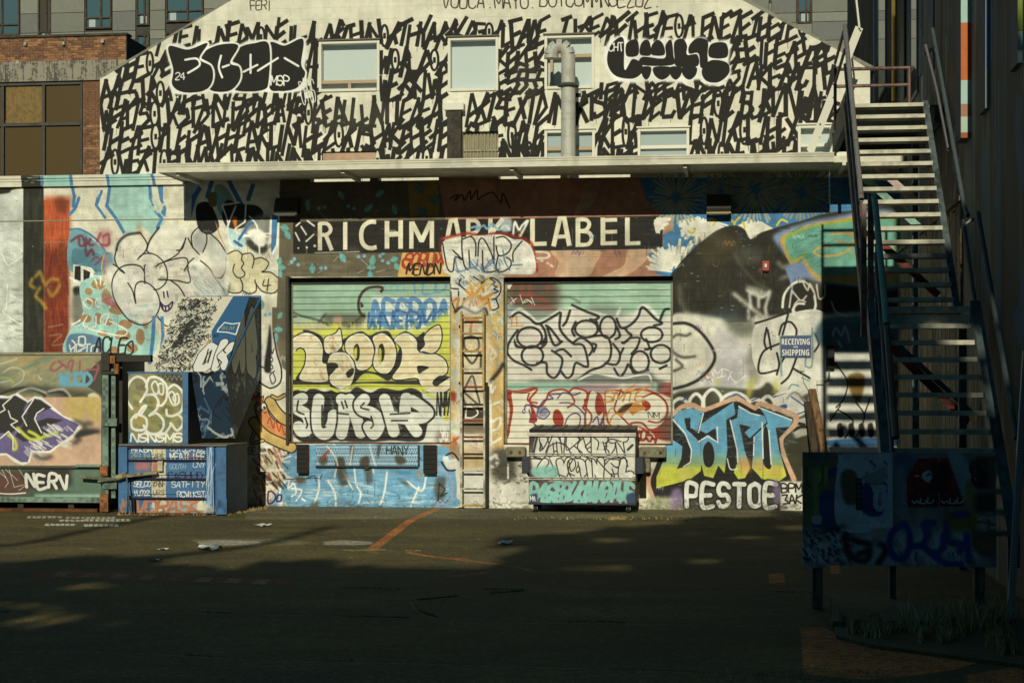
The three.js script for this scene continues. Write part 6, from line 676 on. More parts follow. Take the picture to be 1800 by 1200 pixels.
solo('perforated_strut', 'white perforated steel strut rising from the canopy end past the gable', 'strut', [bar(at(1424, 268, 1.0), at(1511, 48, 1.0), 0.03, 0.13), bar(at(1511, 50, 1.0), at(1501, -40, 1.0), 0.03, 0.13)], (() => { const c = canvasOf(64, 64), g = c.getContext('2d'); g.fillStyle = K('#d4d0b6'); g.fillRect(0, 0, 64, 64); g.fillStyle = K('#3a382e'); g.beginPath(); g.ellipse(32, 32, 5, 5, 0, 0, 7); g.fill(); const m = new THREE.MeshStandardMaterial({ map: texOf(c, true), roughness: 0.6 }); m.userData.tile = 0.22; return m; })());

// ---------------------------------------------------------------- building with the dark mural on the right
const RX = 2.82;
{
  const W = 1600, H = 900, cv = canvasOf(W, H), g = cv.getContext('2d'), px = (z, y) => [(18 - z) / 32 * W, (1 - y / 14) * H];
  g.fillStyle = K('#6a5a44'); g.fillRect(0, 0, W, H);
  const cols = ['#6f6252', '#b0a890', '#7a949c', '#5f7880', '#b8c0b4', '#8a745a', '#4a443a', '#94b0b8'];
  for (let i = 0; i < 1500; i++) { g.globalAlpha = rnd(0.15, 0.55); g.fillStyle = K(cols[Math.floor(rnd(cols.length))]); g.fillRect(rnd(W), rnd(-100, H), rnd(1, 7), rnd(20, 180)); }
  for (let i = 0; i < 60; i++) { g.globalAlpha = rnd(0.4, 0.8); g.strokeStyle = K(['#7fa8b0', '#4f7890', '#5a4c3e', '#a0b8bc'][Math.floor(rnd(4))]); g.lineWidth = rnd(6, 26); g.beginPath(); let x = rnd(W), y = rnd(H); g.moveTo(x, y); for (let k = 0; k < 4; k++) g.quadraticCurveTo(x + rnd(-40, 40), y + rnd(0, 60), x += rnd(-30, 30), y += rnd(10, 60)); g.stroke(); }
  for (let i = 0; i < 26; i++) { g.globalAlpha = 0.7; g.fillStyle = K(['#4a62a0', '#5f98a4', '#c0d0c8', '#5a7488'][Math.floor(rnd(4))]); g.fillRect(rnd(W * 0.5), rnd(H * 0.5), rnd(8, 30), rnd(60, 200)); }
  for (let i = 0; i < 110; i++) { g.globalAlpha = rnd(0.5, 0.9); g.fillStyle = K(['#5a4028', '#4f7076', '#3a4668', '#968a6c', '#3c3024', '#6f7f74', '#6a4a30'][Math.floor(rnd(7))]); const x = rnd(W * 0.62), y = rnd(-40, H * 0.8), w = rnd(6, 36); g.beginPath(); g.moveTo(x, y); for (let k = 0; k < 5; k++) g.lineTo(x + w * (k + 1) / 5, y + rnd(-20, 20)); g.lineTo(x + w + rnd(-6, 6), y + rnd(60, 240)); g.lineTo(x + w * 0.5, y + rnd(40, 300)); g.lineTo(x + rnd(-6, 6), y + rnd(50, 220)); g.closePath(); g.fill(); }
  g.globalAlpha = 1;
  const mat = new THREE.MeshStandardMaterial({ map: texOf(cv), roughness: 0.8 }), rb = thing('mural_building', 'tall building with a dark streaky mural running along the stair', 'building', [6, 0, 4]);
  const geo = box(RX, 12, 0, 14, -14, 18), p = geo.attributes.position, u = new Float32Array(p.count * 2); for (let i = 0; i < p.count; i++) { u[2 * i] = (18 - p.getZ(i)) / 32; u[2 * i + 1] = p.getY(i) / 14; } geo.setAttribute('uv', new THREE.BufferAttribute(u, 2));
  part(rb, 'wall', geo, mat);
  const pw = ['#94805f', '#7f6a52', '#a88e68', '#8a8462', '#6f6350', '#b89c54'].map((c, i) => tileMat('plank' + i, [c, '#3a3228'], { streak: 0.9, size: 1.1, blot: 0.3 }));
  for (let k = 0; k < 54; k++) { const z = 0.02 + k * 0.155, m = rnd() < 0.08 ? 5 : Math.floor(rnd(5)); part(rb, 'plank', box(RX - 0.028 - rnd(0.008), RX - 0.002, 0.05, 4.35 + rnd(-0.04, 0.04), z, z + 0.148), pw[m]); }
  part(rb, 'plank_cap', box(RX - 0.05, RX - 0.002, 4.41, 4.47, 0, 8.4), pw[0]);
  // fins whose ends face the street, with painted colour fields
  const fin = (a, b, yb, bands, dz = 0.5) => { const c = atX(b, yb, RX), x0 = Xa(a, c[2]), f = part(rb, 'fin', box(x0, RX - 0.002, c[1], 13, c[2] - dz, c[2]), flat('#3a4a54', 0.7)); let y = c[1]; bands.forEach(([py, col]) => { const y1 = py === null ? 13 : Ya(py, a, c[2]); part(f, 'painted_band', box(x0 - 0.002, RX - 0.004, y + 0.001, y1, c[2] + 0.001, c[2] + 0.006), tileMat('band' + col, [col, col], { grain: 0.08 })); y = y1; }); };
  fin(1690, 1708, 242, [[233, '#b05a30'], [205, '#b4c4a8'], [183, '#b07a5a'], [141, '#a8c8b8'], [40, '#cf6a36'], [null, '#a8ccb8']]); fin(1733, 1741, 190, [[120, '#8a948c'], [null, '#6f8ca8']]); fin(1790, 1799, 110, [[55, '#98c0b0'], [null, '#7a8a34']]);
  for (const [a, b, col, yb] of [[1536, 1541, '#8a9a9c', 180], [1568, 1577, '#7a6428', 178], [1590, 1594, '#3a4a58', 170], [1600, 1603, '#c8ccc0', 170], [1619, 1622, '#d0d2c4', 130], [1641, 1644, '#6a86a0', 120]]) fin(a, b, yb, [[null, col]], 0.3);
  // upper wall lights: window strips
  for (const [a, b] of [[1548, 1560], [1606, 1616]]) { const c = atX(a, 178, RX), e = atX(b, 178, RX), f = part(rb, 'window_strip', box(RX - 0.03, RX - 0.002, c[1], 12, c[2], e[2]), flat('#55646c', 0.5)); part(f, 'glass_pane', box(RX - 0.036, RX - 0.031, c[1] + 0.05, 11.9, c[2] + 0.05, e[2] - 0.05), new THREE.MeshPhysicalMaterial({ color: C3('#6a8088'), roughness: 0.08, clearcoat: 1 })); }
  for (const [a, b] of [[1700, 384], [1632, 84]]) { const c = atX(a, b, RX - 0.08); part(rb, 'rail_bracket', [cyl([RX - 0.14, c[1] - 0.1, c[2]], [RX - 0.002, c[1], c[2]], 0.02, 0.02, 8)], railGrey); }
  part(rb, 'wall_rail', tube([atX(1628, 80, RX - 0.12), atX(1648, 160, RX - 0.12), atX(1668, 262, RX - 0.12)], 0.022, 8), railGrey); part(rb, 'wall_rail', tube([atX(1694, 388, RX - 0.12), atX(1716, 540, RX - 0.12), atX(1748, 760, RX - 0.12), atX(1770, 900, RX - 0.12)], 0.024, 8), stringM);
}

// ---------------------------------------------------------------- board with pasted posters, in the shade by the street
{
  const z = zOf(16.4, 2), q = new Paint(z, 1404, 1760, 786, 1002, 520);
  q.r('#8f918a', 1390, 770, 1780, 1020); q.f('#bcc2be', '1412 936 1500 940 1560 934 1640 936 1720 944 1712 992 1480 994 1416 990', 4); q.f('#6a6c62', '1411 795 1476 795 1476 812 1411 812', 2); q.hatch('#6a6e6a', 1411, 795, 1752, 995, 200, 20, 5, 0.4, 1.2); q.hatch('#3a3a38', 1411, 930, 1500, 990, 90, 5, 2.4, 0.6, 1);
  // cap and overalls poster
  q.r('#7a8050', 1413, 810, 1475, 925); q.r('#98a04c', 1432, 822, 1475, 850, 1); q.l('#6a6e4a', 3, '1418 820 1420 850 1434 858 1446 846 1446 822|1434 858 1434 910'); q.f('#8a6a58', '1456 838 1466 832 1474 836 1474 856 1462 858 1456 850'); q.f('#3a4f8c', '1455 836 1458 824 1470 820 1478 826 1480 836 1460 838'); q.f('#44598f', '1440 872 1456 860 1474 862 1490 872 1496 925 1430 925 1436 890'); q.l('#98a04c', 5, '1434 850 1436 905'); q.f('#b8b4a8', '1428 908 1444 906 1444 920 1430 920'); q.l('#d8d6cc', 2, '1481 860 1484 900');
  q.f('#c4d2d4', '1480 798 1568 796 1570 800 1570 925 1566 930 1474 926 1474 804', 0.3); q.f('#6a6a50', '1478 838 1490 824 1506 834 1510 880 1486 884', 1); q.f('#3a4f8c', '1517 852 1556 846 1558 880 1548 906 1517 900', 0.6); q.r('#3a3428', 1505, 840, 1516, 896); for (let k = 0; k < 6; k++) q.r('#6a6450', 1507, 843 + k * 9, 1514, 848 + k * 9); q.tag('TIRD', 1534, 854, 24, 9, '#c8d0d4', 2.6); q.l('#c0ccd4', 5, '1541 868 1540 886 1546 894 1554 888 1555 868'); q.l('#9aa8ac', 2, '1548 866 1548 884'); q.f('#b8c4c4', '1482 910 1520 902 1526 920 1486 924', 1); q.hatch('#4a4a44', 1520, 806, 1560, 850, 16, 6, 2, 0.7, 1); q.f('#9aa4a0', '1516 836 1536 830 1556 820 1558 846 1530 852', 1);
  // red veil posters
  q.f('#5f6f8c', '1574 800 1610 800 1606 840 1580 850', 2); q.f('#8a9298', '1576 832 1592 824 1592 870 1578 900', 2); for (const [x, s] of [[1592, 0], [1651, 1]]) { q.p('#9a3a30', s ? '1652 806 1668 804 1696 890 1652 890' : '1614 806 1650 804 1650 892 1596 892 1594 840'); q.hatch('#33282a', s ? 1652 : 1600, 820, s ? 1672 : 1648, 868, 60, 4, 1.4, 0.7, 0.8); }
  q.r('#33302a', 1638, 814, 1666, 864, 1, 0.8); q.f('#b8c0bc', '1620 836 1632 826 1640 836 1632 848', 0.2); q.l('#221f1c', 1.4, '1608 836 1614 832 1620 836|1630 836 1634 832 1638 836|1664 834 1670 830 1674 834'); q.el('#d8d6cc', 1612, 836, 4, 2).el('#d8d6cc', 1634, 836, 3, 2).el('#221f1c', 1612, 836, 1.4, 1.4).el('#221f1c', 1634, 836, 1.4, 1.4); q.r('#4a2a28', 1598, 872, 1650, 888, 0.5); q.r('#4a2a28', 1654, 872, 1692, 888, 0.5);
  { const g = q.g; g.fillStyle = K('#d8d4c8'); g.textAlign = 'center'; const ar = (x, w) => { const [cx, cy] = q.m(x, 883); g.save(); g.translate(cx, cy); g.restore(); q.l('#d8d4c8', 1.2, `${x - w} 880 ${x - w + 4} 884 ${x - w + 9} 880 ${x - w + 12} 884|${x - w + 15} 876 ${x - w + 15} 884 ${x - w + 24} 884 ${x - w + 24} 879|${x - w + 28} 874 ${x - w + 28} 884 ${x - w + 36} 882 ${x - w + 38} 878`); }; ar(1624, 20); ar(1672, 16); }
  q.f('#a0b0b2', '1668 800 1694 800 1714 850 1712 884 1700 884', 1); q.f('#8f8a4c', '1698 850 1712 846 1716 892 1700 890', 1.5); q.r('#5a584c', 1716, 802, 1750, 860, 1); q.hatch('#2f2f2c', 1706, 806, 1734, 850, 50, 8, 3, 0.7, 1.2); q.r('#4a4a40', 1714, 866, 1752, 900, 2); q.f('#7a6a4a', '1716 910 1736 904 1752 925 1750 970 1724 976 1708 950', 1); q.hatch('#b8b8ac', 1710, 900, 1752, 930, 24, 8, 3, 0.6);
  q.f('#8a8438', '1666 900 1712 898 1714 928 1664 930', 1.5); q.l('#35332c', 5, '1486 940 1490 966 1506 984 1524 984 1530 970|1500 948 1512 952 1530 956|1510 974 1530 966', 1.5); q.f('#35332c', '1440 934 1480 922 1486 926 1444 938', 1.5, 0.8); q.l('#35332c', 5, '1550 956 1558 968 1544 990', 1.5); q.r('#a8aaa4', 1530, 928, 1580, 944, 1); q.l('#3f559c', 6, '1590 920 1572 932 1564 952 1570 976 1586 982 1598 966 1600 940 1592 922|1606 960 1622 960 1642 976 1664 990 1690 992|1624 922 1630 940 1624 960 1640 970 1656 966 1660 940|1642 918 1630 918|1664 920 1668 950 1690 956 1688 970|1700 940 1704 985|1678 906 1700 902', 0.8); for (let k = 0; k < 14; k++) { const x = rnd(1570, 1700); q.l('#3f559c', 1, `${x} 970 ${x} ${rnd(975, 994)}`, 0, 0.7); } q.grain(0.1, 0.08);
  const x0 = Xa(1411, z), x1 = Xa(1752, z), y0 = Ya(995, 1580, z), y1 = Ya(795, 1580, z), b = thing('poster_board', 'shaded plywood board on short posts with torn pasted posters and blue paint', 'board', [(x0 + x1) / 2, 0, z]);
  part(b, 'panel', slab(x0, x1, y0, y1, z - 0.02, z, 0.003), q.mat(0.8), q); const pl = part(b, 'metal_plate', (() => { const s = new THREE.Shape(), X0 = Xa(1474, z), X1 = Xa(1570, z), Y0 = Ya(928, 1520, z), Y1 = Ya(796, 1520, z), r = 0.03; s.moveTo(X0 + r, Y0); s.lineTo(X1 - r, Y0); s.quadraticCurveTo(X1, Y0, X1, Y0 + r); s.lineTo(X1, Y1 - r); s.quadraticCurveTo(X1, Y1, X1 - r, Y1); s.lineTo(X0 + r, Y1); s.quadraticCurveTo(X0, Y1, X0, Y1 - r); s.lineTo(X0, Y0 + r); s.quadraticCurveTo(X0, Y0, X0 + r, Y0); return new THREE.ExtrudeGeometry(s, { depth: 0.005, bevelEnabled: false }).translate(0, 0, z + 0.001); })(), q.mat(0.45), q);
  part(b, 'bottom_rail', box(x0, Xa(1452, z), y0 - 0.025, y0 + 0.02, z + 0.001, z + 0.02), pinkB); for (const [a, c] of [[1428, 1447], [1714, 1733]]) part(b, 'post', box(Xa(a, z), Xa(c, z), 0, y0 + 0.3, z - 0.12, z - 0.021, 0.01), tileMat('post wood', ['#7a6f58', '#57503f'], { streak: 0.6 }));
}
solo('sign_post', 'perforated grey steel signpost in the grass beside the poster board', 'post', (() => { const z = zOf(15.6, 2.6), X = Xa(1776, z); return [bar([X, 0, z], [X + 0.14, 2.4, z], 0.06, 0.06, 0.006)]; })(), (() => { const c = canvasOf(32, 32), g = c.getContext('2d'); g.fillStyle = K('#a8aaa0'); g.fillRect(0, 0, 32, 32); g.fillStyle = K('#2a2a26'); g.beginPath(); g.ellipse(16, 16, 6, 6, 0, 0, 7); g.fill(); const m = new THREE.MeshStandardMaterial({ map: texOf(c, true), roughness: 0.5, metalness: 0.4 }); m.userData.tile = 0.025; return m; })());

// vent pipe on the canopy roof in front of the gable
{
  const z = 0.35, X = Xa(999, z), yT = Ya(96, 999, z), yE = Ya(84, 985, z), r = 0.125, m = tileMat('galvanised duct', ['#bab9a6', '#a3a290'], { rough: 0.6, metal: 0.08, grain: 0.03, blot: 0.2 }), t = thing('vent_pipe', 'grey galvanised vent pipe with gooseneck top in front of the gable windows', 'vent pipe', [X, Ya(290, 999, z), z]);
  const y0 = Ya(287, 999, 1.4), yc = Ya(149, 999, z); part(t, 'pipe', cyl([X, y0, z], [X, yc - 0.02, z], r, r, 24), m); part(t, 'pipe', cyl([X, yc, z], [X, yT, z], r * 0.97, r * 0.97, 24), m); part(t, 'storm_collar', cyl([X, yc - 0.025, z], [X, yc + 0.03, z], 0.19, 0.12, 24), tileMat('collar', ['#5a584c', '#46443a'])); 
  const a = []; for (let k = 0; k <= 5; k++) { const th = Math.PI * k / 5; a.push([X - 0.15 + 0.15 * Math.cos(th), yT + 0.15 * Math.sin(th) * 1.05, z]); } a.push([X - 0.3, yT - 0.06, z]); for (let k = 0; k < a.length - 1; k++) part(t, 'elbow_section', cyl(a[k], a[k + 1], r * 0.98, r * 0.98, 24), m); for (let k = 1; k < 5; k++) { const y = y0 + (yc - y0) * k / 5; part(t, 'seam_band', cyl([X, y - 0.006, z], [X, y + 0.006, z], r + 0.004, r + 0.004, 24), m); } part(t, 'guy_wire', tube([[X + 0.1, yc, z], [X + 0.3, yc - 0.15, GZ + 0.02]], 0.006, 5), steel);
}

// ---------------------------------------------------------------- brick building behind the low wing
{
  const z = -22, b = thing('brick_building', 'old red brick building with concrete lintel and large bronze windows', 'building', [Xa(100, z), 0, z - 4]);
  const P = (x, y) => at(x, y, z), top = P(100, 64)[1], x1 = P(222, 64)[0], lintT = P(100, 107)[1], lintB = P(100, 143)[1], wx1 = P(144, 200)[0], bot = 6.2, X0 = Xa(-160, z);
  const mortar = tileMat('mortar', ['#a89a78', '#8d8062']), brickM = ['#94603c', '#865636', '#a46c44', '#74503a', '#b07a4c'].map((c, i) => tileMat('brick' + i, [c, '#6a4030'], { blot: 0.35, size: 0.7 }));
  part(b, 'wall', [box(X0, x1 - 0.02, lintB, top - 0.02, z - 8, z - 0.012), box(wx1 + 0.02, x1 - 0.02, bot, lintB - 0.001, z - 8, z - 0.012)], mortar);
  const sideM = tileMat('tarred wall', ['#2c2a26', '#201f1c']); part(b, 'side_wall', box(x1 - 0.018, x1, bot, top - 0.03, z - 8, z - 0.02), sideM);
  part(b, 'coping', box(X0, x1 + 0.04, top - 0.018, top + 0.06, z - 0.4, z + 0.06, 0.02), tileMat('coping dark', ['#5a5446', '#3f3b32'], { blot: 0.5 }));
  part(b, 'lintel', box(X0, P(206, 120)[0], lintB, lintT, z - 0.011, z + 0.07, 0.015), tileMat('lintel concrete', ['#98917a', '#6a6450'], { blot: 0.5, rough: 0.95, streak: 0.4 }));
  let n = 0; const rest = []; const lay = (xa, xb, ya, yb) => { const bw = 0.205, bh = 0.067; let r = 0; for (let y = ya; y < yb - 0.02; y += bh + 0.01, r++) for (let x = xa - (r % 2) * 0.108; x < xb; x += bw + 0.011) { const u0 = Math.max(xa, x), u1 = Math.min(xb, x + bw); if (u1 - u0 < 0.03) continue; const g = slab(u0, u1, y, Math.min(yb, y + bh), z - 0.0115, z + rnd(-0.002, 0.004), 0.003); if (u1 > Xa(-5, z) && n++ < 300) part(b, 'brick', g, brickM[Math.floor(rnd(5))]); else rest.push(g); } };
  lay(P(-4, 80)[0], x1 - 0.02, lintT + 0.012, top - 0.022); lay(wx1 + 0.03, P(178, 200)[0], bot + 2, lintB - 0.006); if (rest.length) { const s = part(b, 'brickwork', rest, brickM[1]); s.userData.kind = 'stuff'; }
  for (const [x, y] of [[45, 78], [112, 77], [181, 73], [32, 110]]) { const p = P(x, y); part(b, 'anchor_plate', box(p[0] - 0.045, p[0] + 0.045, p[1] - 0.05, p[1] + 0.05, z + 0.006, z + 0.1, 0.005), tileMat('anchor pale', ['#c8c0a4', '#8a8468'], { blot: 0.4 })); }
  const fr = tileMat('bronze frame', ['#45423a', '#37342d'], { rough: 0.5 }), gl = new THREE.MeshPhysicalMaterial({ color: C3('#5f4d28'), roughness: 0.25, clearcoat: 0.6, clearcoatRoughness: 0.1 }), cur = tileMat('curtain', ['#8a6f3c', '#705930'], { streak: 1.2, size: 0.9 });
  const w = part(b, 'window', [box(X0, wx1, lintB - 0.1, lintB - 0.02, z - 0.1, z + 0.0, 0.005), box(wx1 - 0.07, wx1 - 0.001, bot, lintB - 0.101, z - 0.1, z + 0.0, 0.005)], fr); const my = P(70, 218)[1];
  part(w, 'mullion', box(X0, wx1 - 0.071, my - 0.05, my + 0.05, z - 0.1, z + 0.004, 0.005), fr); for (const x of [76, 4, -68]) for (const [a, c] of [[bot, my - 0.051], [my + 0.051, lintB - 0.101]]) part(w, 'mullion', box(P(x - 3, 200)[0], P(x + 2, 200)[0], a, c, z - 0.1, z + 0.002, 0.005), fr);
  for (const [a, c, i] of [[8, 72, 1], [79, 140, 0], [-66, 0, 0]]) for (const [d, e, top2] of [[bot, my - 0.051, 0], [my + 0.051, lintB - 0.101, 1]]) part(w, 'glass_pane', box(P(a, 200)[0], P(c, 200)[0], d, e, z - 0.08, z - 0.07), top2 && i ? cur : gl);
}

// ---------------------------------------------------------------- grey apartment block far behind
{
  const z = -60, P = (x, y) => at(x, y, z), b = thing('apartment_block', 'grey panel clad apartment block rising behind the roofs', 'building', [Xa(700, z), 0, z - 6]);
  const gm = ['#7f806f', '#787a6a', '#858675', '#70726a'].map((c, i) => tileMat('grey panel' + i, [c, c], { grain: 0.04, rough: 0.7 })), fr = tileMat('brown frame', ['#5a4a36', '#473a2b']), sash = flat('#cfc9ae', 0.5);
  part(b, 'core', box(Xa(-300, z), Xa(1800, z), 0, 34, z - 12, z - 0.08), tileMat('joint dark', ['#4a4a40', '#3f3f37']));
  const gl = new THREE.MeshPhysicalMaterial({ color: C3('#4f6a6c'), roughness: 0.06, clearcoat: 1, clearcoatRoughness: 0.02 }), gd = flat('#2a2620', 0.6);
  const WINS = [[-40, -30, 34, 47], [66, -40, 89, 62], [149, -30, 196, 39], [239, -30, 262, 35], [291, -30, 357, 31], [239, 51, 262, 90], [290, 49, 330, 90], [1352, -40, 1356, 25], [1402, -40, 1427, 62], [460, -40, 520, -10]];
  const ys = [-80, -37, 9, 44, 60, 92, 140], xs = [-200, -100, -42, 35, 67, 89, 148, 197, 238, 263, 290, 358, 460, 520, 700, 900, 1100, 1300, 1352, 1357, 1400, 1428, 1505, 1600];
  const inWin = (x, y) => WINS.some((w) => x > w[0] - 1 && x < w[2] + 1 && y > w[1] - 1 && y < w[3] + 1);
  for (let i = 0; i < xs.length - 1; i++) for (let j = 0; j < ys.length - 1; j++) { if (inWin((xs[i] + xs[i + 1]) / 2, (ys[j] + ys[j + 1]) / 2)) continue; const a = P(xs[i], ys[j + 1]), c = P(xs[i + 1], ys[j]); part(b, 'panel', slab(a[0] + 0.012, c[0] - 0.012, P(600, ys[j + 1])[1] + 0.012, P(600, ys[j])[1] - 0.012, z - 0.078, z + (i % 2) * 0.03, 0.006), gm[(i * 3 + j) % 4]); }
  for (const [a, t, c, e] of WINS) { const p = P(a, e), q = P(c, t), y0 = P(600, e)[1], y1 = P(600, t)[1], x0 = p[0], x1 = q[0], f = 0.09, w = part(b, 'window', [box(x0, x0 + f, y0, y1, z - 0.075, z + 0.06), box(x1 - f, x1, y0, y1, z - 0.075, z + 0.06), box(x0 + f, x1 - f, y0, y0 + f, z - 0.075, z + 0.055), box(x0 + f, x1 - f, y1 - f, y1, z - 0.075, z + 0.055)], fr); const narrow = x1 - x0 < 0.6;
    part(w, 'glass_pane', box(x0 + f, x1 - f, y0 + f, y1 - f, z - 0.06, z - 0.05), a === 66 ? gd : gl); if (!narrow) { part(w, 'mullion', box(x0 + (x1 - x0) * 0.56, x0 + (x1 - x0) * 0.56 + 0.1, y0 + f, y1 - f, z - 0.049, z + 0.05), fr); part(w, 'transom', box(x0 + f, x1 - f, y0 + 0.55, y0 + 0.62, z - 0.049, z + 0.04), fr); part(w, 'curtain', box(x0 + 0.2, x0 + 0.55, y0 + f, y0 + 0.55, z - 0.049, z - 0.045), flat('#a8b8b0', 0.8)); } else part(w, 'open_sash', [box(x0 + 0.05, x0 + 0.1, y0 + 0.5, y1, z + 0.061, z + 0.1), box(x0 + 0.05, x1 - 0.02, y0 + 0.5, y0 + 0.55, z + 0.061, z + 0.1)], sash); }
}

// ---------------------------------------------------------------- ground
const GP = new Paint(0, -15, 7, -0.6, 20, 92, true);
let seams;
{
  const q = GP; q.g.fillStyle = K('#5a4f28'); q.g.fillRect(0, 0, q.w, q.h);
  const q2 = (col, s, b = 0, a = 1) => q.p(col, s, b, a);
  q.hatch('#50472a', 0, 910, 1800, 1195, 120, 90, 10, 0.08, 0); q.hatch('#645a34', 0, 910, 1800, 1195, 120, 140, 16, 0.1, 0);
  q2('#6c6444', '430 880 1450 880 1450 905 1000 911 600 912 430 912'); q.hatch('#5f583c', 430, 892, 1440, 908, 120, 30, 4, 0.3); q.l('#55523f', 1.5, '380 913 600 913 1000 912 1440 906', 0.3); q.l('#a8a488', 2, '440 911 700 911');
  q2('#b3ae98', '345 951 380 949 456 951 460 956 400 958 350 956', 1, 0.75); q2('#b3ae98', '566 952 600 949 650 951 658 956 620 958 570 957', 1, 0.75); q2('#8f8a72', '330 948 500 946 560 955 470 960 360 960', 4, 0.4);
  // white stencilled words
  const W = '#cfccb8'; for (const [x0, x1, y, h] of [[50, 112, 907, 3.4], [118, 200, 908, 3.4], [108, 150, 913, 3.4], [152, 232, 912, 4], [82, 128, 920, 3.6], [150, 205, 921, 4]]) for (let x = x0; x < x1; x += 9) { q.l(W, 6, `${x} ${y} ${x + rnd(-1, 1)} ${y + h}`, 0, 0.85, false, 'butt'); if (rnd() < 0.7) { const v = y + h * [0, 0.5, 1][Math.floor(rnd(3))]; q.l(W, 6, `${x} ${v} ${x + 6} ${v}`, 0, 0.85, false, 'butt'); } } q.l(W, 3, '265 916 290 915 320 916|140 963 160 965', 1, 0.6);
  // orange lines
  const O = '#b5682f'; q.l(O, 14, '770 893 722 914', 0, 0.9, false, 'butt'); q.l(O, 15, '722 914 650 968', 0, 0.95, false, 'butt'); q.l(O, 8, '640 966 662 972|714 970 760 979 820 982', 0.5, 0.8, false); q.l(O, 9, '714 970 760 978 900 994 940 1004', 0.4, 0.8, false, 'butt'); for (const s of ['0 950 110 953', '0 913 200 914', '60 926 220 934', '970 934 1060 930 1200 926 1410 920', '1010 955 1200 950 1412 940', '1000 972 1200 965 1420 955', '980 985 1260 980 1430 980', '400 1000 640 1006']) q.l(O, 5, s, 0.6, 0.6, false); q.l(O, 12, '800 1012 860 1006', 0.5, 0.5);
  // red and white banded strip
  q2('#8a4a34', '52 1006 140 1001 330 1010 520 1018 510 1026 300 1022 150 1014 60 1016', 1); for (let k = 0; k < 8; k++) { const x = 90 + k * 50, y = 1004 + k * 2; q2('#c0beac', `${x} ${y + 8} ${x + 12} ${y} ${x + 36} ${y + 1} ${x + 26} ${y + 9}`, 1, rnd(0.15, 0.5)); }
  // seams, patches, moss
  const C = '#433b24'; const SEAMS = ['0 1076 110 1072 260 1073 420 1078 600 1082 720 1086', '720 1056 740 1076 790 1090 900 1094 1050 1092 1150 1096 1450 1100', '720 1056 780 1050 900 1040 940 1036', '600 1034 900 1036 1300 1038 1420 1042', '0 1144 140 1142 300 1150 500 1160 700 1164 900 1170 1200 1180 1500 1200', '1420 1042 1470 1044 1800 1062', '1462 1044 1464 1090', '600 968 680 966 740 968']; seams = SEAMS; for (const s of SEAMS) { q.l(C, 5, s, 0.4, 0.9); q.l('#8f8660', 3, s.replace(/(\d+) (\d+)/g, (m, a, b) => `${a} ${+b + 1.2}`), 0.4, 0.6); q.hatch('#4f5a34', ...(() => { const n = nums(s); return [Math.min(n[0], n[n.length - 2]), n[1] - 1, Math.max(n[0], n[n.length - 2]), n[1] + 2]; })(), 26, 12, 4, 0.6); }
  for (let i = 0; i < 70; i++) { const x = rnd(0, 1500), y = rnd(925, 1190), p = [x, y]; for (let k = 0; k < 4; k++) p.push(p[p.length - 2] + rnd(8, 34), p[p.length - 1] + rnd(-2.5, 2.5)); q.l(C, rnd(1, 2.4), p.join(' '), 0, rnd(0.4, 0.8), false); }
  for (let i = 0; i < 40; i++) q.el('#6e6440', rnd(0, 1500), rnd(915, 1190), rnd(10, 60), rnd(1.5, 5), 2, rnd(0.2, 0.45));
  for (let i = 0; i < 260; i++) q.el(['#a8a080', '#8a5a34', '#7c7350', '#b8b49c'][Math.floor(rnd(4))], rnd(0, 1450), rnd(898, 1180), rnd(0.6, 2.2), rnd(0.3, 0.7), 0, rnd(0.5, 0.9));
  q2('#5e5432', '720 1056 780 1050 940 1036 1420 1042 1450 1100 1150 1096 900 1094 790 1090', 0, 0.55); q2('#5f5430', '0 1146 140 1144 300 1152 500 1162 700 1166 900 1172 1200 1182 1500 1202 1500 1260 0 1260'); q.hatch('#6f6c58', 600, 960, 760, 972, 14, 20, 5, 0.4);
  q2('#cc6c2e', '1408 1102 1450 1103 1480 1120 1530 1136 1600 1144 1730 1160 1680 1176 1600 1188 1520 1194 1412 1184'); q2('#cc6c2e', '1700 1186 1800 1170 1800 1200 1700 1200', 1); q2('#cc6c2e', '1352 1008 1378 1007 1380 1024 1352 1025'); q2('#cc6c2e', '1460 993 1476 992 1478 1008 1460 1008'); q.hatch('#8a5030', 1412, 1105, 1640, 1188, 60, 30, 6, 0.3);
  q2('#6a5c38', '1452 1092 1520 1080 1640 1080 1800 1070 1800 1168 1720 1158 1600 1142 1530 1134 1480 1118', 1); 
  const im = q.g.getImageData(0, 0, q.w, q.h), d = im.data, n1 = valueNoise(64, 21), n2 = valueNoise(64, 23); for (let y = 0; y < q.h; y++) for (let x = 0; x < q.w; x++) { const o = (y * q.w + x) * 4; let v = 1 + (rnd() - 0.5) * 0.7 + (n1(x * 0.31, y * 0.31) - 0.5) * 0.45 + (n2(x * 0.012, y * 0.02) - 0.5) * 0.34 + (n1(x * 0.05, y * 0.05) - 0.5) * 0.16; if (rnd() < 0.02) v *= 1.7; d[o] *= v; d[o + 1] *= v; d[o + 2] *= v; } q.g.putImageData(im, 0, 0);
  const pl = (x0, x1, z0, z1, y) => { const g = new THREE.PlaneGeometry(x1 - x0, z1 - z0).rotateX(-Math.PI / 2).translate((x0 + x1) / 2, y, (z0 + z1) / 2); return g; };
  const gb = (() => { const N = 256, c = canvasOf(N, N), g = c.getContext('2d'), m = g.createImageData(N, N); for (let i = 0; i < N * N; i++) { const v = 128 + (rnd() - 0.5) * 200; m.data.set([v, v, v, 255], i * 4); } g.putImageData(m, 0, 0); const t = new THREE.CanvasTexture(c); t.wrapS = t.wrapT = THREE.RepeatWrapping; t.magFilter = THREE.LinearFilter; t.repeat.set(11, 10); return t; })();
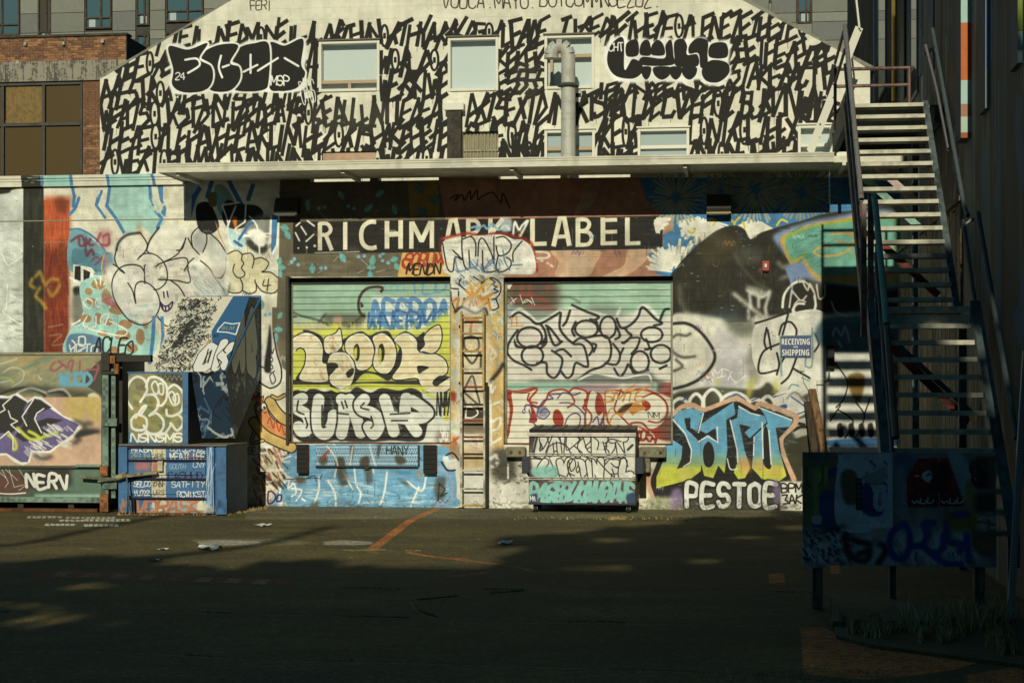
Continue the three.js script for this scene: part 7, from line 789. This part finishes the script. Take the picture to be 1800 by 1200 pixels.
  structure('ground', pl(-15, 7, -0.6, 20, 0), new THREE.MeshStandardMaterial({ map: q.tex, roughness: 0.92, bumpMap: gb, bumpScale: 0.006 }), q);
  structure('far_ground', [pl(-120, 120, 20, 120, -0.004), pl(-120, -15, -120, 20, -0.004), pl(7, 120, -120, 20, -0.004), pl(-15, 7, -120, -0.6, -0.004)], tileMat('asphalt', ['#5a4f28', '#50462a'], { grain: 0.2, rough: 0.92, size: 2.2 }));
}
// raised pavement slab and verge under the poster board
{
  const slabUp = (name, pts, h, m) => { const s = new THREE.Shape(pts.map(([x, y]) => { const g = gnd(x, y, h); return new THREE.Vector2(g[0], -g[2]); })); structure(name, new THREE.ExtrudeGeometry(s, { depth: h, bevelEnabled: false }).rotateX(-Math.PI / 2), m); };
  slabUp('pavement', [[1464, 1092], [1850, 1086], [1850, 1060], [1462, 1041]], 0.07, tileMat('pavement concrete', ['#6f6648', '#5f573c'], { grain: 0.2, rough: 0.92, size: 1.2 }));
  slabUp('verge', [[1470, 1116], [1530, 1132], [1600, 1141], [1720, 1157], [1850, 1175], [1850, 1087], [1466, 1093]], 0.03, tileMat('soil', ['#6a5c38', '#54482c'], { grain: 0.2, rough: 0.95, size: 0.9 }));
}
{
  const blade = (() => { const g = new THREE.BufferGeometry(); g.setAttribute('position', new THREE.BufferAttribute(new Float32Array([-0.004, 0, 0, 0.004, 0, 0, 0.003, 0.5, 0.06, -0.004, 0, 0, 0.003, 0.5, 0.06, -0.002, 0.5, 0.06, -0.002, 0.5, 0.06, 0.003, 0.5, 0.06, 0.01, 1, 0.22]), 3)); g.computeVertexNormals(); return g; })();
  const patch = (name, label, n, pick, h0, h1, cols) => { const m = new THREE.InstancedMesh(blade, new THREE.MeshStandardMaterial({ color: 0xffffff, roughness: 0.9, side: THREE.DoubleSide }), n), M = new THREE.Matrix4(), Q = new THREE.Quaternion(), E = new THREE.Euler(); for (let i = 0; i < n; i++) { const p = pick(), s = rnd(h0, h1); E.set(rnd(-0.4, 0.4), rnd(6.3), rnd(-0.4, 0.4)); Q.setFromEuler(E); M.compose(V(p), Q, new THREE.Vector3(rnd(0.8, 2.2), s, s)); m.setMatrixAt(i, M); m.setColorAt(i, C3(cols[Math.floor(rnd(cols.length))])); } m.name = numbered(name); m.userData = { label, category: 'grass', kind: 'stuff' }; m.castShadow = m.receiveShadow = true; scene.add(m); };
  const G = ['#a08a4c', '#b89a5c', '#c8a868', '#7f7438'], D = ['#c8a870', '#b09058', '#9a8048', '#d0b47c'];
  const clump = []; for (let i = 0; i < 60; i++) { const x = rnd(1475, 1800); clump.push([x, rnd(1092, 1110 + 44 * (x - 1470) / 330)]); }
  const run = seams.map((s) => nums(s)); const along = () => { const n = run[Math.floor(rnd(run.length))], k = 2 * Math.floor(rnd(n.length / 2 - 1)), t = rnd(); return gnd(n[k] + (n[k + 2] - n[k]) * t, n[k + 1] + (n[k + 3] - n[k + 1]) * t + rnd(-0.8, 0.8)); };
  const mossy = valueNoise(64, 41);
  patch('crack_weeds', 'thin moss and weeds growing along the seams in the asphalt', 3200, () => { let p; for (let k = 0; k < 12; k++) { p = along(); if (mossy(p[0] * 1.7, p[2] * 1.7) > 0.56) break; } return p; }, 0.004, 0.018, ['#7a7a44', '#8a8250', '#6a6a3a', '#94885c']);
  patch('grass_verge', 'rough straw coloured grass on the verge by the signpost', 2600, () => { const c = clump[Math.floor(rnd(60))]; return gnd(c[0] + rnd(-9, 9) * rnd(), Math.min(c[1] + rnd(-5, 5) * rnd(), 1112 + 46 * (c[0] - 1470) / 330), 0.03); }, 0.03, 0.13, [...G, ...D]);
  patch('dry_grass', 'tall dry straw grass round the posts of the poster board', 420, () => gnd(1560 + 130 * (rnd() + rnd()), rnd(1088, 1112), 0.03), 0.08, 0.3, D);
  patch('wall_weeds', 'thin line of weeds and moss along the foot of the wall', 1500, () => { const x = rnd() < 0.5 ? rnd(205, 470) : rnd() < 0.5 ? rnd(1070, 1100) : rnd(900, 1420); return gnd(x, x < 470 ? rnd(901, 906) - Math.max(0, x - 400) * 0.15 : rnd() < 0.6 ? rnd(910, 914) : rnd(893, 897)); }, 0.015, 0.06, G);
  patch('kerb_litter', 'straw and leaf litter along the edge of the orange paving', 200, () => gnd(rnd(1230, 1560), rnd(1176, 1196)), 0.01, 0.035, D);
}
// scraps of paper
[[462, 925, 0.2, 'white crumpled paper scrap on the asphalt between the branch shadows'], [366, 966, 0.3, 'flat white paper sheet on the asphalt near the branch shadow'], [286, 967, 0.12, 'small pale paper scrap left of the flat white sheet'], [888, 956, 0.22, 'thin white paper strip on the asphalt before the dumpster'], [272, 986, 0.14, 'small torn paper scrap near the red banded strip'], [1206, 914, 0.08, 'tiny white scrap near the foot of the blue painted letters']].forEach(([px, py, s, label]) => {
  const [X, , Z] = gnd(px, py), g = new THREE.PlaneGeometry(s, s * 0.8, 4, 4).rotateX(-Math.PI / 2), p = g.attributes.position; for (let i = 0; i < p.count; i++) p.setXYZ(i, p.getX(i) + rnd(-0.02, 0.02), 0.006 + Math.abs(rnd(-0.2, 0.2)) * s, p.getZ(i) + rnd(-0.02, 0.02)); g.computeVertexNormals(); solo('paper_scrap', label, 'litter', g.rotateY(rnd(3)).translate(X, 0, Z), new THREE.MeshStandardMaterial({ color: C3('#d8d6c8'), roughness: 0.9, side: THREE.DoubleSide }));
});

// ---------------------------------------------------------------- what stands behind the camera and shades the street
{
  const X0 = -4.9, X1 = 34, zb = 44, H = (zb - 10.6) * TANEL - 0.25, b = thing('street_building', 'plain brick building across the street behind the viewer', 'building', [15, 0, zb + 6]), m = tileMat('far brick', ['#7a5a48', '#6a4c3c'], { size: 3 });
  part(b, 'wall', box(X0, X1, 0, H, zb, zb + 12), m); part(b, 'cornice', box(X0 - 0.1, X1 + 0.1, H + 0.002, H + 0.25, zb - 0.15, zb + 0.4, 0.03), floorM);
  for (let i = 0; i < 11; i++) for (let k = 0; k < 4; k++) part(b, 'window', box(X0 + 1.6 + i * 3.2, X0 + 3 + i * 3.2, 1.6 + k * 3.6, 3.7 + k * 3.6, zb - 0.04, zb - 0.002), flat('#4a5a60', 0.1));
}
const leafM = new THREE.MeshStandardMaterial({ color: new THREE.Color().setRGB(0.06, 0.1, 0.03), roughness: 0.9, side: THREE.DoubleSide });
function tree(label, X, Z, h, blobs, n, size = 1, limbs = [], gaps = [], lr = 0.15) {
  const open = gaps.map(([px, py, a, b]) => (py < 100 ? [px, 0, py, a, b] : [...gnd(px, py), a, b]));  // leaves left out so sun spots reach chosen points of ground and stair
  const t = thing('street_tree', label, 'tree', [X, 0, Z]), bark = tileMat('bark', ['#5a4e3e', '#3f372c'], { streak: 0.8 });
  part(t, 'trunk', [cyl([X, 0, Z], [X + 0.2, h * 0.5, Z], 0.34, 0.22, 10), cyl([X + 0.2, h * 0.5, Z], [X, h * 0.85, Z], 0.22, 0.08, 8)], bark);
  for (const bl of blobs) part(t, 'limb', cyl([X + 0.1, h * 0.42, Z], [bl[0], bl[1], Z], 0.12, 0.04, 6), bark);
  for (const l of limbs) part(t, 'limb', tube(l, lr, 7), bark);
  const tot = blobs.reduce((a, c) => a + c[2] * c[3], 0), vs = [], c4 = [[-0.15, -0.2], [0.15, -0.2], [0.15, 0.2], [-0.15, 0.2]].map((p) => new THREE.Vector3(p[0] * size, p[1] * size, 0)), E = new THREE.Euler();
  for (const [bx, by, rx, ry] of blobs) { const k = Math.floor(n * rx * ry / tot), clumps = []; for (let c = 0; c < 26; c++) { const a = rnd(6.3), r = Math.sqrt(rnd()); clumps.push([bx + rx * r * Math.cos(a), by + ry * r * Math.sin(a), Z + rnd(-2, 2)]); } for (let j = 0; j < k; j++) { const c = clumps[j % 26], s = rnd(0.7, 1.4); E.set(rnd(6.3), rnd(6.3), rnd(6.3)); const o = [c[0] + rnd(-1, 1) * rx * 0.22, c[1] + rnd(-1, 1) * ry * 0.22, c[2] + rnd(-0.6, 0.6)]; if (open.some((g) => ((o[0] - g[0]) / g[3]) ** 2 + ((o[2] - o[1] / TANEL - g[2]) / g[4]) ** 2 < 1)) continue; const v = c4.map((p) => { const w = p.clone().multiplyScalar(s).applyEuler(E); return [o[0] + w.x, o[1] + w.y, o[2] + w.z]; }); vs.push(...quad(...v)); } }
  part(t, 'crown', tri(vs), leafM);
}
const hAt = (z, Z) => (Z - z) * TANEL;
tree('leafy street tree behind the viewer whose crown shades the stair', 1.8, 36, 15, [[1.6, hAt(8, 36), 3.2, 2.2], [0.2, hAt(6, 36), 2.0, 1.4], [2.6, hAt(5.2, 36), 1.8, 1.2], [-1.6, hAt(7.6, 36), 1.4, 0.9], [3.6, hAt(9, 36), 2.2, 2], [0.9, hAt(3.6, 36), 1.2, 0.6]], 5200, 1.2, [], [[1290, 945, 0.5, 0.7], [1232, 984, 0.5, 0.6], [1390, 928, 0.5, 0.8], [1180, 938, 0.45, 0.6], [1340, 962, 0.45, 0.5], [1060, 950, 0.4, 0.6], [2.4, 6.3, 0.5, 0.6], [2.1, 7.9, 0.4, 0.5], [1.9, 5.4, 0.5, 0.5], [2.58, 7.4, 0.32, 2.4]]);
tree('broad street tree behind the viewer with gaps in its crown', -7, 37, 13, [[-7.2, hAt(15.8, 37), 2.6, 1.6], [-5.2, hAt(17, 37), 1.8, 1.6], [-9.8, hAt(15.6, 37), 2.2, 1.3], [-6.0, hAt(12.6, 37), 1.6, 0.5], [-8.6, hAt(12.4, 37), 1.6, 0.35], [-5.4, hAt(14.5, 37), 1.0, 1.2]], 6200, 1.25, [], [[120, 1031, 0.7, 0.6], [15, 1064, 0.6, 0.6], [100, 1086, 0.55, 0.7], [10, 1098, 0.5, 0.6], [92, 1122, 0.5, 0.6], [200, 1092, 0.3, 0.5]]);
const LB = (px, py) => { const g = gnd(px, py); return [g[0], hAt(g[2], 39), 39]; };
tree('tall bare tree behind the viewer with two long limbs', -13.6, 39, 17, [[-14.6, 17.4, 0.8, 0.5]], 240, 1, [[[-13.5, 12.5, 39], LB(-60, 992), LB(150, 984), LB(300, 975), LB(450, 955), LB(562, 925)], [[-13.5, 13.5, 39], LB(0, 958), LB(130, 932), LB(275, 905)]], [], 0.13);
renderer.render(scene, camera);
